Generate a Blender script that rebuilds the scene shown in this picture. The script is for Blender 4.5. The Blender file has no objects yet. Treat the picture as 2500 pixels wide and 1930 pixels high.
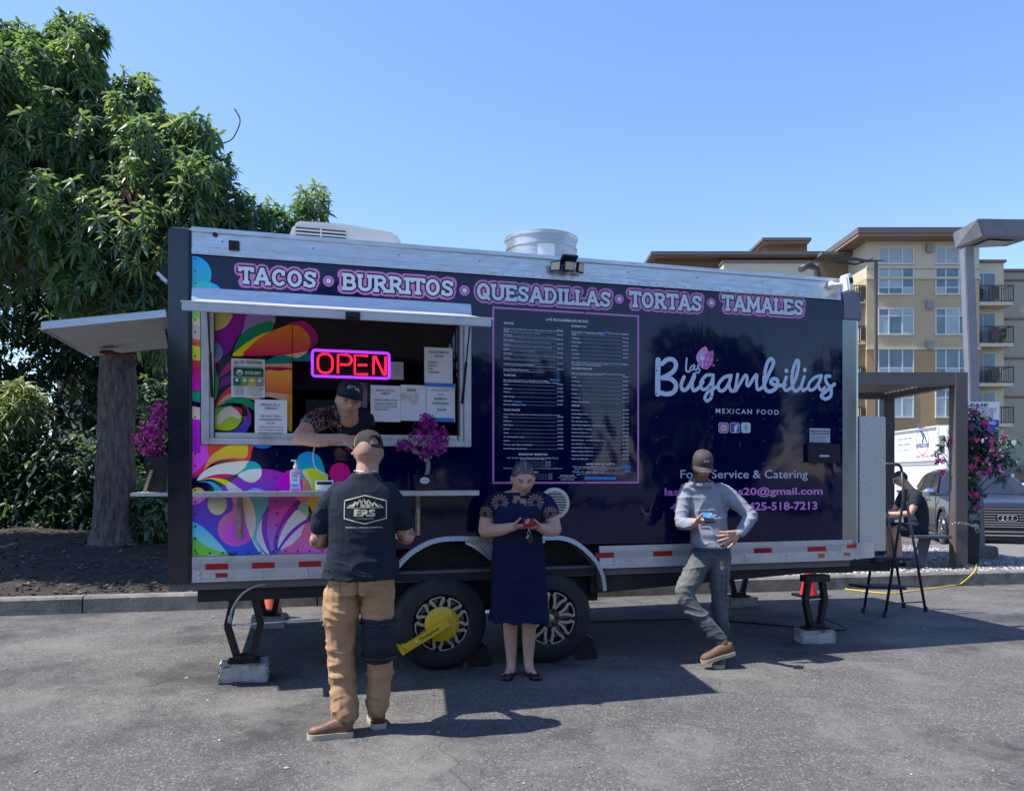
import bpy, bmesh, math, random
import numpy as np
from math import sin, cos, pi, radians, sqrt, atan2
from mathutils import Vector, Matrix
from mathutils.geometry import tessellate_polygon
from mathutils.bvhtree import BVHTree
random.seed(7); RNG = np.random.RandomState(11)
SC = bpy.context.scene; COL = SC.collection

# ------------------------------------------------------------------ camera, sky, sun, exposure
F = 1877.3; HY = 1160.7; CX = 1250.0; EYE = 1.48           # calibration of the photograph (2500 px wide)
cam_d = bpy.data.cameras.new('camera'); cam = bpy.data.objects.new('camera', cam_d); COL.objects.link(cam)
cam.location = (0, 0, EYE); cam.rotation_euler = (pi/2, 0, 0)
cam_d.sensor_width = 36; cam_d.lens = F/2500*36; cam_d.shift_y = (HY-965)/2500
cam_d.clip_start = .05; cam_d.clip_end = 3000
SC.camera = cam
SUN_TRAVEL = Vector((.62, .075, -1)).normalized()
SUN_DIR = -SUN_TRAVEL
world = bpy.data.worlds.new('World'); SC.world = world; world.use_nodes = True
wn = world.node_tree.nodes; wl = world.node_tree.links
bgn = wn['Background']; sky = wn.new('ShaderNodeTexSky'); sky.sky_type = 'NISHITA'; sky.sun_disc = False
sky.sun_elevation = math.asin(SUN_DIR.z); sky.sun_rotation = atan2(SUN_DIR.x, SUN_DIR.y)
sky.air_density = 1.25; sky.dust_density = .25; sky.ozone_density = 6.0; sky.altitude = 0
tn = wn.new('ShaderNodeMix'); tn.data_type = 'RGBA'; tn.blend_type = 'MULTIPLY'; tn.inputs['Factor'].default_value = 1; tn.inputs['B'].default_value = (.93, .92, 1.04, 1)
wl.new(sky.outputs[0], tn.inputs['A']); wl.new(tn.outputs['Result'], bgn.inputs[0]); bgn.inputs[1].default_value = .128
sun_d = bpy.data.lights.new('sun', 'SUN'); sun = bpy.data.objects.new('sun', sun_d); COL.objects.link(sun)
sun_d.energy = 4.3; sun_d.angle = radians(.5); sun_d.color = (1, .95, .86)
sun.rotation_euler = SUN_TRAVEL.to_track_quat('-Z', 'Y').to_euler(); sun.location = (-20, 0, 30)
SC.view_settings.view_transform = 'Standard'; SC.view_settings.look = 'None'
SC.view_settings.exposure = .95; SC.view_settings.gamma = 1; SC.view_settings.use_curve_mapping = False

# ------------------------------------------------------------------ calibration helpers
def at(x, y, Y): return Vector(((x-CX)*Y/F, Y, EYE-(y-HY)*Y/F))
def onground(x, y, z=0.0):
    Y = (EYE-z)*F/(y-HY); return Vector(((x-CX)*Y/F, Y, z))
TH = math.atan(1640/5928); TC, TS = cos(TH), sin(TH); T0 = Vector((-2.237, 5.38, 0))
def TP(x, y, o=0.0):
    """photo pixel -> (s, z) on the trailer's side plane moved o metres outwards"""
    bx = T0.x+TS*o; by = T0.y-TC*o; k = (x-CX)/F
    s = (k*by-bx)/(TC-k*TS); Y = by+s*TS
    return s, EYE-(y-HY)*Y/F
def conv(x0, y0, k): return lambda x, y: (x0+k*x, y0+k*y)
OV = conv(0, 0, 1.1447); ZA = conv(400, 600, .29655); ZB = conv(400, 1050, .20758); ZW = conv(900, 1250, .27473)
Z5 = conv(1500, 520, .45788); Z6 = conv(1750, 1300, .27473); Z4 = conv(2080, 960, .2729); Z7 = conv(2000, 900, .41528)
ZL = conv(1580, 820, .26693); ZM = conv(1190, 740, .26694); ZT = conv(400, 520, .38919); ZR = conv(1150, 600, .43498)
def tp(c, x, y, o=0.0): return TP(*c(x, y), o)

# ------------------------------------------------------------------ object helpers
def empty(name, loc=(0, 0, 0), rz=0.0, label=None, cat=None, group=None, parent=None):
    o = bpy.data.objects.new(name, None); COL.objects.link(o); o.location = loc; o.rotation_euler = (0, 0, rz)
    o.empty_display_size = .1
    if parent: o.parent = parent
    tag(o, label, cat, group); return o
def tag(o, label=None, cat=None, group=None, kind=None):
    if label: o['label'] = label
    if cat: o['category'] = cat
    if group: o['group'] = group
    if kind: o['kind'] = kind
    return o
def lin(c): return tuple((v/12.92 if v <= .04045 else ((v+.055)/1.055)**2.4) for v in c)
def rgb(r, g, b): return lin((r/255, g/255, b/255))

class MB:
    def __init__(s): s.v = []; s.f = []; s.m = []; s.c = None
    def add(s, vs, fs, m=0):
        n = len(s.v); s.v += [tuple(v) for v in vs]
        for f in fs: s.f.append([i+n for i in f]); s.m.append(m)
        return s
    def box(s, x0, x1, y0, y1, z0, z1, m=0):
        return s.add([(x0,y0,z0),(x1,y0,z0),(x1,y1,z0),(x0,y1,z0),(x0,y0,z1),(x1,y0,z1),(x1,y1,z1),(x0,y1,z1)],
                     [(0,3,2,1),(4,5,6,7),(0,1,5,4),(1,2,6,5),(2,3,7,6),(3,0,4,7)], m)
    def obox(s, c, ax, ay, az, m=0):
        c, ax, ay, az = map(Vector, (c, ax, ay, az))
        vs = [c+i*ax+j*ay+k*az for k in (-1, 1) for i, j in ((-1,-1),(1,-1),(1,1),(-1,1))]
        return s.add(vs, [(0,3,2,1),(4,5,6,7),(0,1,5,4),(1,2,6,5),(2,3,7,6),(3,0,4,7)], m)
    def bar(s, a, b, w, h, up=(0, 0, 1), m=0):
        a, b = Vector(a), Vector(b); d = (b-a); L = d.length; d.normalize(); up = Vector(up)
        if abs(d.dot(up)) > .98: up = Vector((0, 1, 0))
        x = d.cross(up).normalized(); y = x.cross(d).normalized()
        return s.obox((a+b)/2, d*L/2, x*w/2, y*h/2, m)
    def tube(s, pts, r, n=8, m=0, cap=True):
        pts = [Vector(p) for p in pts]; rs = r if isinstance(r, (list, tuple)) else [r]*len(pts)
        base = len(s.v); x = None; k = len(pts)
        for i, p in enumerate(pts):
            d = (pts[min(i+1, k-1)]-pts[max(i-1, 0)])
            d = d.normalized() if d.length > 1e-9 else Vector((0, 0, 1))
            if x is None:
                x = d.cross(Vector((0, 0, 1)) if abs(d.z) < .9 else Vector((1, 0, 0))).normalized()
            else:
                x = (x-d*x.dot(d)).normalized()
            y = d.cross(x)
            for j in range(n):
                a = 2*pi*j/n; s.v.append(tuple(p+(x*cos(a)+y*sin(a))*rs[i]))
        for i in range(k-1):
            for j in range(n):
                a = base+i*n+j; b = base+i*n+(j+1) % n; s.f.append([a, b, b+n, a+n]); s.m.append(m)
        if cap:
            s.f.append([base+j for j in range(n)][::-1]); s.m.append(m)
            s.f.append([base+(k-1)*n+j for j in range(n)]); s.m.append(m)
        return s
    def lathe(s, prof, n=24, c=(0, 0, 0), ax='z', m=0, caps=(1, 1)):
        """prof: list of (radius, height)"""
        base = len(s.v)
        for r, h in prof:
            for j in range(n):
                a = 2*pi*j/n; p = (r*cos(a), r*sin(a), h)
                if ax == 'y': p = (p[0], -p[2], p[1])        # axis pointing to -y
                if ax == 'x': p = (p[2], p[0], p[1])
                s.v.append((p[0]+c[0], p[1]+c[1], p[2]+c[2]))
        for i in range(len(prof)-1):
            for j in range(n):
                a = base+i*n+j; b = base+i*n+(j+1) % n; s.f.append([a, b, b+n, a+n]); s.m.append(m)
        for i, rev in ((0, True), (len(prof)-1, False)):
            if prof[i][0] > 1e-6 and caps[0 if rev else 1]:
                f = [base+i*n+j for j in range(n)]; s.f.append(f[::-1] if rev else f); s.m.append(m)
        return s
    def prism(s, poly, a, b, plane='xz', m=0):
        """poly: 2-D outline; a,b the two positions on the third axis"""
        n = len(poly)
        def P(u, v, w): return {'xz': (u, w, v), 'xy': (u, v, w), 'yz': (w, u, v)}[plane]
        base = len(s.v); s.v += [P(u, v, a) for u, v in poly]+[P(u, v, b) for u, v in poly]
        for tri in tessellate_polygon([[Vector((u, v, 0)) for u, v in poly]]):
            s.f.append([base+i for i in tri]); s.m.append(m)
            s.f.append([base+n+i for i in tri[::-1]]); s.m.append(m)
        for i in range(n):
            j = (i+1) % n; s.f.append([base+i, base+j, base+n+j, base+n+i]); s.m.append(m)
        return s
    def sphere(s, c, r, n=12, k=8, m=0):
        rx, ry, rz = r if isinstance(r, (tuple, list)) else (r, r, r)
        base = len(s.v); s.v.append((c[0], c[1], c[2]+rz))
        for i in range(1, k):
            t = pi*i/k
            for j in range(n):
                a = 2*pi*j/n; s.v.append((c[0]+rx*sin(t)*cos(a), c[1]+ry*sin(t)*sin(a), c[2]+rz*cos(t)))
        s.v.append((c[0], c[1], c[2]-rz)); last = len(s.v)-1
        for j in range(n):
            s.f.append([base, base+1+j, base+1+(j+1) % n]); s.m.append(m)
            for i in range(k-2):
                a = base+1+i*n+j; b = base+1+i*n+(j+1) % n; s.f.append([a, a+n, b+n, b]); s.m.append(m)
            a = base+1+(k-2)*n; s.f.append([a+j, last, a+(j+1) % n]); s.m.append(m)
        return s
    def build(s, name, mat, parent=None, smooth=False, bevel=0, fix=True, kind=None, label=None, colors=None, auto=None):
        me = bpy.data.meshes.new(name); me.from_pydata(s.v, [], s.f)
        mats = mat if isinstance(mat, (list, tuple)) else [mat]
        for q in mats: me.materials.append(q)
        if len(mats) > 1: me.polygons.foreach_set('material_index', s.m)
        if colors is not None:
            a = me.color_attributes.new('Col', 'FLOAT_COLOR', 'POINT'); a.data.foreach_set('color', np.asarray(colors, dtype=np.float32).ravel())
        if fix:
            bm = bmesh.new(); bm.from_mesh(me); bmesh.ops.recalc_face_normals(bm, faces=bm.faces)
            if bevel:
                es = [e for e in bm.edges if len(e.link_faces) == 2 and e.calc_face_angle(0) > radians(35)]
                bmesh.ops.bevel(bm, geom=es, offset=bevel, segments=2, affect='EDGES', clamp_overlap=True)
            bm.to_mesh(me); bm.free()
        if smooth or auto:
            me.shade_smooth()
            if auto: me.set_sharp_from_angle(angle=radians(auto))
        me.update()
        o = bpy.data.objects.new(name, me); COL.objects.link(o)
        if parent: o.parent = parent
        if kind: o['kind'] = kind
        if label: o['label'] = label
        return o
def dup(o, parent=None, loc=None, rot=None, scale=None):
    c = o.copy(); COL.objects.link(c); c.parent = parent if parent else o.parent
    if loc is not None: c.location = loc
    if rot is not None: c.rotation_euler = rot
    if scale is not None: c.scale = scale
    return c
def dup_tree(o, **kw):
    c = o.copy(); COL.objects.link(c)
    for k, v in kw.items():
        if k in ('location', 'rotation_euler', 'scale'): setattr(c, k, v)
        else: c[k] = v
    def rec(a, b):
        for ch in list(a.children):
            d = ch.copy(); COL.objects.link(d); d.parent = b; rec(ch, d)
    rec(o, c); return c

def catmull(pts, closed=True, n=6):
    P = [np.array(p, float) for p in pts]; k = len(P); out = []
    for i in range(k if closed else k-1):
        if closed: a, b, c, d = P[i-1], P[i], P[(i+1) % k], P[(i+2) % k]
        else: a, b, c, d = P[max(i-1, 0)], P[i], P[i+1], P[min(i+2, k-1)]
        if np.allclose(b, c): continue
        for t in np.linspace(0, 1, n, endpoint=False):
            out.append(.5*((2*b)+(-a+c)*t+(2*a-5*b+4*c-d)*t*t+(-a+3*b-3*c+d)*t**3))
    if not closed: out.append(P[-1])
    return [tuple(p) for p in out]
def clip_rect(poly, x0, x1, y0, y1):
    def half(p, inside, inter):
        out = []
        for i in range(len(p)):
            a, b = p[i-1], p[i]; ia, ib = inside(a), inside(b)
            if ib:
                if not ia: out.append(inter(a, b))
                out.append(b)
            elif ia: out.append(inter(a, b))
        return out
    def ix(v): return lambda a, b: (v, a[1]+(b[1]-a[1])*(v-a[0])/(b[0]-a[0]))
    def iy(v): return lambda a, b: (a[0]+(b[0]-a[0])*(v-a[1])/(b[1]-a[1]), v)
    for ins, it in ((lambda p: p[0] >= x0, ix(x0)), (lambda p: p[0] <= x1, ix(x1)), (lambda p: p[1] >= y0, iy(y0)), (lambda p: p[1] <= y1, iy(y1))):
        if len(poly) < 3: return []
        poly = half(poly, ins, it)
    return poly if len(poly) >= 3 else []

# ------------------------------------------------------------------ materials
def new_mat(name):
    m = bpy.data.materials.new(name); m.use_nodes = True; return m, m.node_tree.nodes, m.node_tree.links, m.node_tree.nodes['Principled BSDF']
def M(name, col, rough=.5, metal=0.0, spec=.5, var=0.0, vscale=6.0, bump=0.0, bscale=40.0, coat=0.0, rvar=0.0, detail=6, stretch=None, emit=None, estr=0, dirt=None, dscale=2.0, damt=.4, sheen=0, trans=0, ior=1.45, alpha=1, sss=0, obj=True):
    m, n, l, b = new_mat(name)
    b.inputs['Base Color'].default_value = (*col, 1); b.inputs['Roughness'].default_value = rough; b.inputs['Metallic'].default_value = metal
    b.inputs['Specular IOR Level'].default_value = spec; b.inputs['Coat Weight'].default_value = coat; b.inputs['Sheen Weight'].default_value = sheen
    b.inputs['Transmission Weight'].default_value = trans; b.inputs['IOR'].default_value = ior; b.inputs['Alpha'].default_value = alpha
    if coat: b.inputs['Coat Roughness'].default_value = .06
    if sss: b.inputs['Subsurface Weight'].default_value = sss; b.inputs['Subsurface Radius'].default_value = (.02, .008, .004); b.inputs['Subsurface Scale'].default_value = .5
    if emit: b.inputs['Emission Color'].default_value = (*emit, 1); b.inputs['Emission Strength'].default_value = estr
    tc = n.new('ShaderNodeTexCoord'); src = tc.outputs['Object']
    if stretch:
        mp = n.new('ShaderNodeMapping'); mp.inputs['Scale'].default_value = stretch; l.new(src, mp.inputs[0]); src = mp.outputs[0]
    cur = None
    def noise(sc, det=detail, ro=.6):
        t = n.new('ShaderNodeTexNoise'); t.inputs['Scale'].default_value = sc; t.inputs['Detail'].default_value = det; t.inputs['Roughness'].default_value = ro
        l.new(src, t.inputs['Vector']); return t
    if var:
        t = noise(vscale); r = n.new('ShaderNodeValToRGB'); r.color_ramp.elements[0].position = .3; r.color_ramp.elements[1].position = .7
        r.color_ramp.elements[0].color = (*[max(0, c*(1-var)) for c in col], 1); r.color_ramp.elements[1].color = (*[min(1, c*(1+var)) for c in col], 1)
        l.new(t.outputs['Fac'], r.inputs[0]); l.new(r.outputs[0], b.inputs['Base Color']); cur = r.outputs[0]
    if dirt:
        t = noise(dscale, 8, .65); r = n.new('ShaderNodeValToRGB'); r.color_ramp.elements[0].position = .5; r.color_ramp.elements[1].position = .72
        mx = n.new('ShaderNodeMix'); mx.data_type = 'RGBA'; mu = n.new('ShaderNodeMath'); mu.operation = 'MULTIPLY'; mu.inputs[1].default_value = damt
        l.new(t.outputs['Fac'], r.inputs[0]); l.new(r.outputs[0], mu.inputs[0]); l.new(mu.outputs[0], mx.inputs['Factor'])
        if cur: l.new(cur, mx.inputs['A'])
        else: mx.inputs['A'].default_value = (*col, 1)
        mx.inputs['B'].default_value = (*dirt, 1); l.new(mx.outputs['Result'], b.inputs['Base Color'])
    if rvar:
        t = noise(vscale*1.7); mr = n.new('ShaderNodeMapRange'); mr.inputs['To Min'].default_value = max(.02, rough-rvar); mr.inputs['To Max'].default_value = min(1, rough+rvar)
        mr.inputs['From Min'].default_value = .3; mr.inputs['From Max'].default_value = .7
        l.new(t.outputs['Fac'], mr.inputs['Value']); l.new(mr.outputs[0], b.inputs['Roughness'])
    if bump:
        t = noise(bscale); bp = n.new('ShaderNodeBump'); bp.inputs['Strength'].default_value = bump; bp.inputs['Distance'].default_value = .01
        l.new(t.outputs['Fac'], bp.inputs['Height']); l.new(bp.outputs[0], b.inputs['Normal'])
    return m
def MV(name, rough=.5, spec=.5, coat=0.0, bump=0.0, bscale=60, metal=0, sheen=0, sss=0, emitcol=0):
    """colour from the vertex attribute"""
    m = M(name, (.5, .5, .5), rough, metal, spec, bump=bump, bscale=bscale, coat=coat, sheen=sheen, sss=sss)
    n = m.node_tree.nodes; l = m.node_tree.links; a = n.new('ShaderNodeAttribute'); a.attribute_name = 'Col'
    l.new(a.outputs['Color'], n['Principled BSDF'].inputs['Base Color']); return m
def diamond_plate(name, col=(.5, .5, .52), rough=.32, period=.042, rot=0):
    """tread plate: short raised lozenges that alternate direction (in the object's x-z plane)"""
    m = M(name, col, rough, .75); n = m.node_tree.nodes; l = m.node_tree.links; b = n['Principled BSDF']
    tc = n.new('ShaderNodeTexCoord'); sep = n.new('ShaderNodeSeparateXYZ'); l.new(tc.outputs['Object'], sep.inputs[0])
    def ma(op, a, b_=None, c=None):
        q = n.new('ShaderNodeMath'); q.operation = op
        for i, v in enumerate((a, b_, c)):
            if v is None: continue
            if isinstance(v, (int, float)): q.inputs[i].default_value = v
            else: l.new(v, q.inputs[i])
        return q.outputs[0]
    ad = ma('ADD', sep.outputs['X'], sep.outputs['Y'])
    u = ma('DIVIDE', ma('ADD', ad, sep.outputs['Z']), period); v = ma('DIVIDE', ma('SUBTRACT', ad, sep.outputs['Z']), period)
    fu = ma('SUBTRACT', ma('FRACT', u), .5); fv = ma('SUBTRACT', ma('FRACT', v), .5)
    par = ma('FLOOR', ma('MODULO', ma('ADD', ma('FLOOR', u), ma('FLOOR', v)), 2))
    par = ma('ABSOLUTE', par)
    def ell(a, b_): return ma('SUBTRACT', 1, ma('ADD', ma('POWER', ma('DIVIDE', ma('ABSOLUTE', a), .44), 2), ma('POWER', ma('DIVIDE', ma('ABSOLUTE', b_), .13), 2)))
    e = ma('ADD', ma('MULTIPLY', ell(fu, fv), par), ma('MULTIPLY', ell(fv, fu), ma('SUBTRACT', 1, par)))
    h = ma('MAXIMUM', e, 0); h = ma('MINIMUM', ma('MULTIPLY', h, 2), 1)
    bp = n.new('ShaderNodeBump'); bp.inputs['Strength'].default_value = 1; bp.inputs['Distance'].default_value = .004
    rp = n.new('ShaderNodeMapRange'); rp.inputs['To Min'].default_value = .50; rp.inputs['To Max'].default_value = .22; l.new(h, rp.inputs['Value']); l.new(rp.outputs[0], b.inputs['Roughness'])
    l.new(h, bp.inputs['Height']); l.new(bp.outputs[0], b.inputs['Normal']); return m

ALU = M('brushed_aluminium', (.62, .64, .66), .38, .85, var=.1, vscale=5, rvar=.12, stretch=(1, 1, 6), dirt=(.30, .29, .27), dscale=3, damt=.35)
ALU_W = M('painted_white_aluminium', (.56, .56, .55), .42, .35, var=.05, vscale=4, dirt=(.26, .24, .21), dscale=5, damt=.5, rvar=.1)
STEEL = M('bright_steel', (.6, .6, .6), .22, 1.0, rvar=.08)
BLACK = M('satin_black', (.012, .013, .017), .35, var=.2, bump=.1, bscale=30)
BLACKM = M('black_metal', (.018, .018, .022), .45, .3, var=.3, vscale=10, dirt=(.06, .055, .05), damt=.4)
UNDER = M('underbody_black', (.014, .014, .017), .75, var=.3, dirt=(.05, .045, .04), damt=.5)
WHITE = M('white_plastic', (.78, .78, .76), .35, var=.04)
RUBBER = M('tyre_rubber', (.016, .017, .020), .62, var=.25, vscale=14, dirt=(.06, .055, .05), dscale=7, damt=.35, bump=.15, bscale=60)
GLASS = M('clear_glass', (1, 1, 1), .02, trans=1, ior=1.1)
# ------------------------------------------------------------------ setting: ground, bed, kerb, gravel
def ground_mat():
    m, n, l, b = new_mat('worn_asphalt'); b.inputs['Roughness'].default_value = .88; b.inputs['Specular IOR Level'].default_value = .3
    tc = n.new('ShaderNodeTexCoord')
    def no(sc, det=8, ro=.6, off=0):
        t = n.new('ShaderNodeTexNoise'); t.inputs['Scale'].default_value = sc; t.inputs['Detail'].default_value = det; t.inputs['Roughness'].default_value = ro
        mp = n.new('ShaderNodeMapping'); mp.inputs['Location'].default_value = (off, off, off); l.new(tc.outputs['Object'], mp.inputs[0]); l.new(mp.outputs[0], t.inputs['Vector']); return t.outputs['Fac']
    def ramp(f, stops):
        r = n.new('ShaderNodeValToRGB'); e = r.color_ramp.elements
        while len(e) < len(stops): e.new(.5)
        for i, (p, c) in enumerate(stops): e[i].position = p; e[i].color = (*c, 1) if len(c) == 3 else c
        l.new(f, r.inputs[0]); return r.outputs[0]
    def mix(a, bb, f, mode='MIX'):
        x = n.new('ShaderNodeMix'); x.data_type = 'RGBA'; x.blend_type = mode
        for s, v in (('A', a), ('B', bb)):
            if isinstance(v, tuple): x.inputs[s].default_value = (*v, 1)
            else: l.new(v, x.inputs[s])
        if isinstance(f, float): x.inputs['Factor'].default_value = f
        else: l.new(f, x.inputs['Factor'])
        return x.outputs['Result']
    base = ramp(no(.5), [(.3, (.083, .081, .080)), (.72, (.126, .122, .118))])
    vo = n.new('ShaderNodeTexVoronoi'); vo.inputs['Scale'].default_value = 105; l.new(tc.outputs['Object'], vo.inputs['Vector'])
    hsv = n.new('ShaderNodeSeparateColor'); l.new(vo.outputs['Color'], hsv.inputs[0])
    sp = ramp(hsv.outputs[0], [(0, (.55, .55, .55)), (.6, (.95, .95, .95)), (.90, (1.15, 1.15, 1.13)), (.975, (2.1, 2.05, 1.95))])
    c = mix(base, sp, .9, 'MULTIPLY')
    # big stains, a patched darker area and pale wear
    c = mix(c, (.03, .03, .033), ramp(no(.9, 5, .7, 13), [(.50, (0, 0, 0)), (.66, (.75, .75, .75))]))
    c = mix(c, (.18, .168, .155), ramp(no(1.1, 8, .72, 31), [(.50, (0, 0, 0)), (.70, (.7, .7, .7))]))
    # hairline cracks
    wv = n.new('ShaderNodeTexVoronoi'); wv.feature = 'DISTANCE_TO_EDGE'; wv.inputs['Scale'].default_value = .55
    mpx = n.new('ShaderNodeMapping'); nz = n.new('ShaderNodeTexNoise'); nz.inputs['Scale'].default_value = 1.6; nz.inputs['Detail'].default_value = 6
    l.new(tc.outputs['Object'], nz.inputs['Vector']); va = n.new('ShaderNodeVectorMath'); va.operation = 'MULTIPLY_ADD'; va.inputs[1].default_value = (.9, .9, .9)
    l.new(nz.outputs['Color'], va.inputs[0]); l.new(tc.outputs['Object'], va.inputs[2]); l.new(va.outputs[0], wv.inputs['Vector'])
    cr = ramp(wv.outputs['Distance'], [(0, (.6, .6, .6)), (.006, (0, 0, 0))])
    c = mix(c, (.02, .02, .02), mix((0., 0., 0.), cr, ramp(no(.35, 3, .5, 5), [(.52, (0, 0, 0)), (.62, (.9, .9, .9))])))
    l.new(c, b.inputs['Base Color'])
    bp = n.new('ShaderNodeBump'); bp.inputs['Strength'].default_value = .6; bp.inputs['Distance'].default_value = .004
    vd = n.new('ShaderNodeTexVoronoi'); vd.inputs['Scale'].default_value = 70; l.new(tc.outputs['Object'], vd.inputs['Vector'])
    l.new(vd.outputs['Distance'], bp.inputs['Height'])
    bp2 = n.new('ShaderNodeBump'); bp2.inputs['Strength'].default_value = .5; bp2.inputs['Distance'].default_value = .03; l.new(no(9, 6, .6), bp2.inputs['Height'])
    l.new(bp.outputs[0], bp2.inputs['Normal']); l.new(bp2.outputs[0], b.inputs['Normal'])
    return m
gm = MB(); gm.add([(-900, -600, 0), (900, -600, 0), (900, 1500, 0), (-900, 1500, 0)], [(0, 1, 2, 3)])
tag(gm.build('ground', ground_mat()), kind='structure')

KA = Vector((-5.4, 8.1, 0)); KB = Vector((6.4, 10.4, 0)); KD = (KB-KA).normalized(); KN = Vector((-KD.y, KD.x, 0))
def K(u, v, z=0): p = KA+KD*u+KN*v; return (p.x, p.y, z)
CONC = M('weathered_concrete', (.19, .18, .165), .9, var=.35, vscale=5, bump=.9, bscale=40, dirt=(.045, .045, .04), dscale=2.6, damt=.9)
kb = MB(); us = [-9+i*2.45 for i in range(13)]
for i in range(len(us)-1):
    g = MB(); a, b = us[i]+.008, us[i+1]-.008; prof = [(0, -.05), (.015, .155), (.04, .18), (.16, .182), (.16, -.05)]
    n0 = len(prof); vs = [K(a, v, z) for v, z in prof]+[K(b, v, z) for v, z in prof]
    fs = [[j, (j+1) % n0, n0+(j+1) % n0, n0+j] for j in range(n0)]+[list(range(n0))[::-1], list(range(n0, 2*n0))]
    g.add(vs, fs)
    if i == 0:
        kerb = g.build('kerb', CONC, auto=40); kerb['kind'] = 'structure'
    else: g.build('kerb_block', CONC, kerb, auto=40)

# planting bed left (dark mulch rising away from the kerb) as a displaced grid
def hbed(u, v):
    base = .17+.135*max(0, v-.2)-.00*v
    base = min(base, .55+.02*v)
    return base+.03*sin(u*1.7+v)*min(1, v)+.02*sin(u*5.1+2*v)*min(1, v)
bd = MB(); nu, nv = 90, 60
U0, U1, V1 = -14.0, 6.6, 14.0
for i in range(nu+1):
    for j in range(nv+1):
        u = U0+(U1-U0)*i/nu; v = .16+(V1-.16)*(j/nv)**1.5
        z = hbed(u, v)+(RNG.rand()-.5)*.025; bd.v.append(K(u, v, z))
for i in range(nu):
    for j in range(nv):
        a = i*(nv+1)+j; bd.f.append([a, a+nv+1, a+nv+2, a+1]); bd.m.append(0)
SOIL = M('dark_mulch', (.026, .021, .017), .95, var=.5, vscale=12, bump=1, bscale=55, dirt=(.055, .044, .034), dscale=18, damt=.6)
tag(bd.build('planting_bed', SOIL, smooth=True, fix=False), kind='structure')
gv = MB()
gv.add([K(6.6, .16, .165), K(26, .16, .165), K(26, 3.9, .165), K(6.6, 3.9, .165), K(6.6, 3.9, -.02), K(26, 3.9, -.02)], [(0, 1, 2, 3), (3, 2, 5, 4)])
GRAVB = M('gravel_bed_base', (.16, .15, .14), .9, var=.4, vscale=40, bump=1, bscale=80)
tag(gv.build('gravel_strip', GRAVB), kind='structure')
gp = MB(); ico = [(0,0,1),(.9,0,.2),(.28,.85,.25),(-.72,.53,.2),(-.72,-.53,.15),(.28,-.85,.2),(0,0,-.6)]
for _ in range(9000):
    u = 6.6+RNG.rand()*7.5; v = .2+RNG.rand()**1.3*3.6; s = .010+RNG.rand()*.016; a = RNG.rand()*6.28; ca, sa = cos(a), sin(a)
    p = K(u, v, .168); st = .6+RNG.rand()*.7; base = len(gp.v); tone = RNG.randint(0, 3)
    for x, y, z in ico: gp.v.append((p[0]+s*(x*ca*st-y*sa), p[1]+s*(x*sa*st+y*ca), p[2]+s*.7*z))
    for t in range(5):
        gp.f.append([base, base+1+t, base+1+(t+1) % 5]); gp.m.append(tone); gp.f.append([base+6, base+1+(t+1) % 5, base+1+t]); gp.m.append(tone)
tag(gp.build('gravel', [M('pebble_grey', (.30, .29, .28), .8), M('pebble_pale', (.50, .48, .45), .8), M('pebble_dark', (.15, .15, .155), .8)], fix=False),
    'loose grey and white pebbles filling the strip behind the right kerb', 'gravel', kind='stuff')

lt = MB()
for _ in range(260):
    x = RNG.rand()*9-4.5; y = 3.4+RNG.rand()*5; s = .006+.012*RNG.rand()**2; a = RNG.rand()*6.28
    lt.add([(x+s*cos(a), y+s*sin(a), .004), (x+s*.6*cos(a+1.6), y+s*.6*sin(a+1.6), .010), (x-s*cos(a), y-s*sin(a), .005), (x-s*.5*cos(a+1.5), y-s*.5*sin(a+1.5), .004)], [(0, 1, 2, 3)], RNG.randint(0, 3))
tag(lt.build('leaf_litter', [M('litter_pale', (.35, .31, .25), .8), M('litter_brown', (.12, .08, .05), .8), M('litter_grit', (.30, .30, .29), .8)], fix=False), 'bits of dry leaf and grit scattered over the asphalt', 'litter', kind='stuff')
# ------------------------------------------------------------------ food trailer (local axes: x along the side, -y outwards, z up)
truck = empty('food_trailer', T0, TH, 'long dark navy food trailer with a colourful swirl wrap, open serving window and taco lettering', 'food trailer')
L1 = TP(*OV(1797, 900))[0]; SL = TP(*OV(358, 900))[0]; ZT_ = 3.2; ZR_ = 3.03; ZP = .915; ZB_ = .735; WID = 2.35
NAVY = M('glossy_navy_panel', (.0005, .0030, .036), .05, 0, .5)
def wavy(m, strength=.25, dist=.02, sc=1.6, fine=.04):
    n = m.node_tree.nodes; l = m.node_tree.links; tc = n.new('ShaderNodeTexCoord'); b = n['Principled BSDF']
    t = n.new('ShaderNodeTexNoise'); t.inputs['Scale'].default_value = sc; t.inputs['Detail'].default_value = 2.5; t.inputs['Distortion'].default_value = .6
    bp = n.new('ShaderNodeBump'); bp.inputs['Strength'].default_value = strength; bp.inputs['Distance'].default_value = dist
    mp = n.new('ShaderNodeMapping'); mp.inputs['Scale'].default_value = (1.3, 1, .8); l.new(tc.outputs['Object'], mp.inputs[0]); l.new(mp.outputs[0], t.inputs['Vector'])
    l.new(t.outputs['Fac'], bp.inputs['Height']); l.new(bp.outputs[0], b.inputs['Normal']); l.new(bp.outputs[0], b.inputs['Coat Normal']); return m
wavy(NAVY, .24, .03, 1.3)
WX0, WX1, WZ0, WZ1 = .06, 1.99, 1.70, 2.70                          # serving window, outer frame
FR = .055
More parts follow.
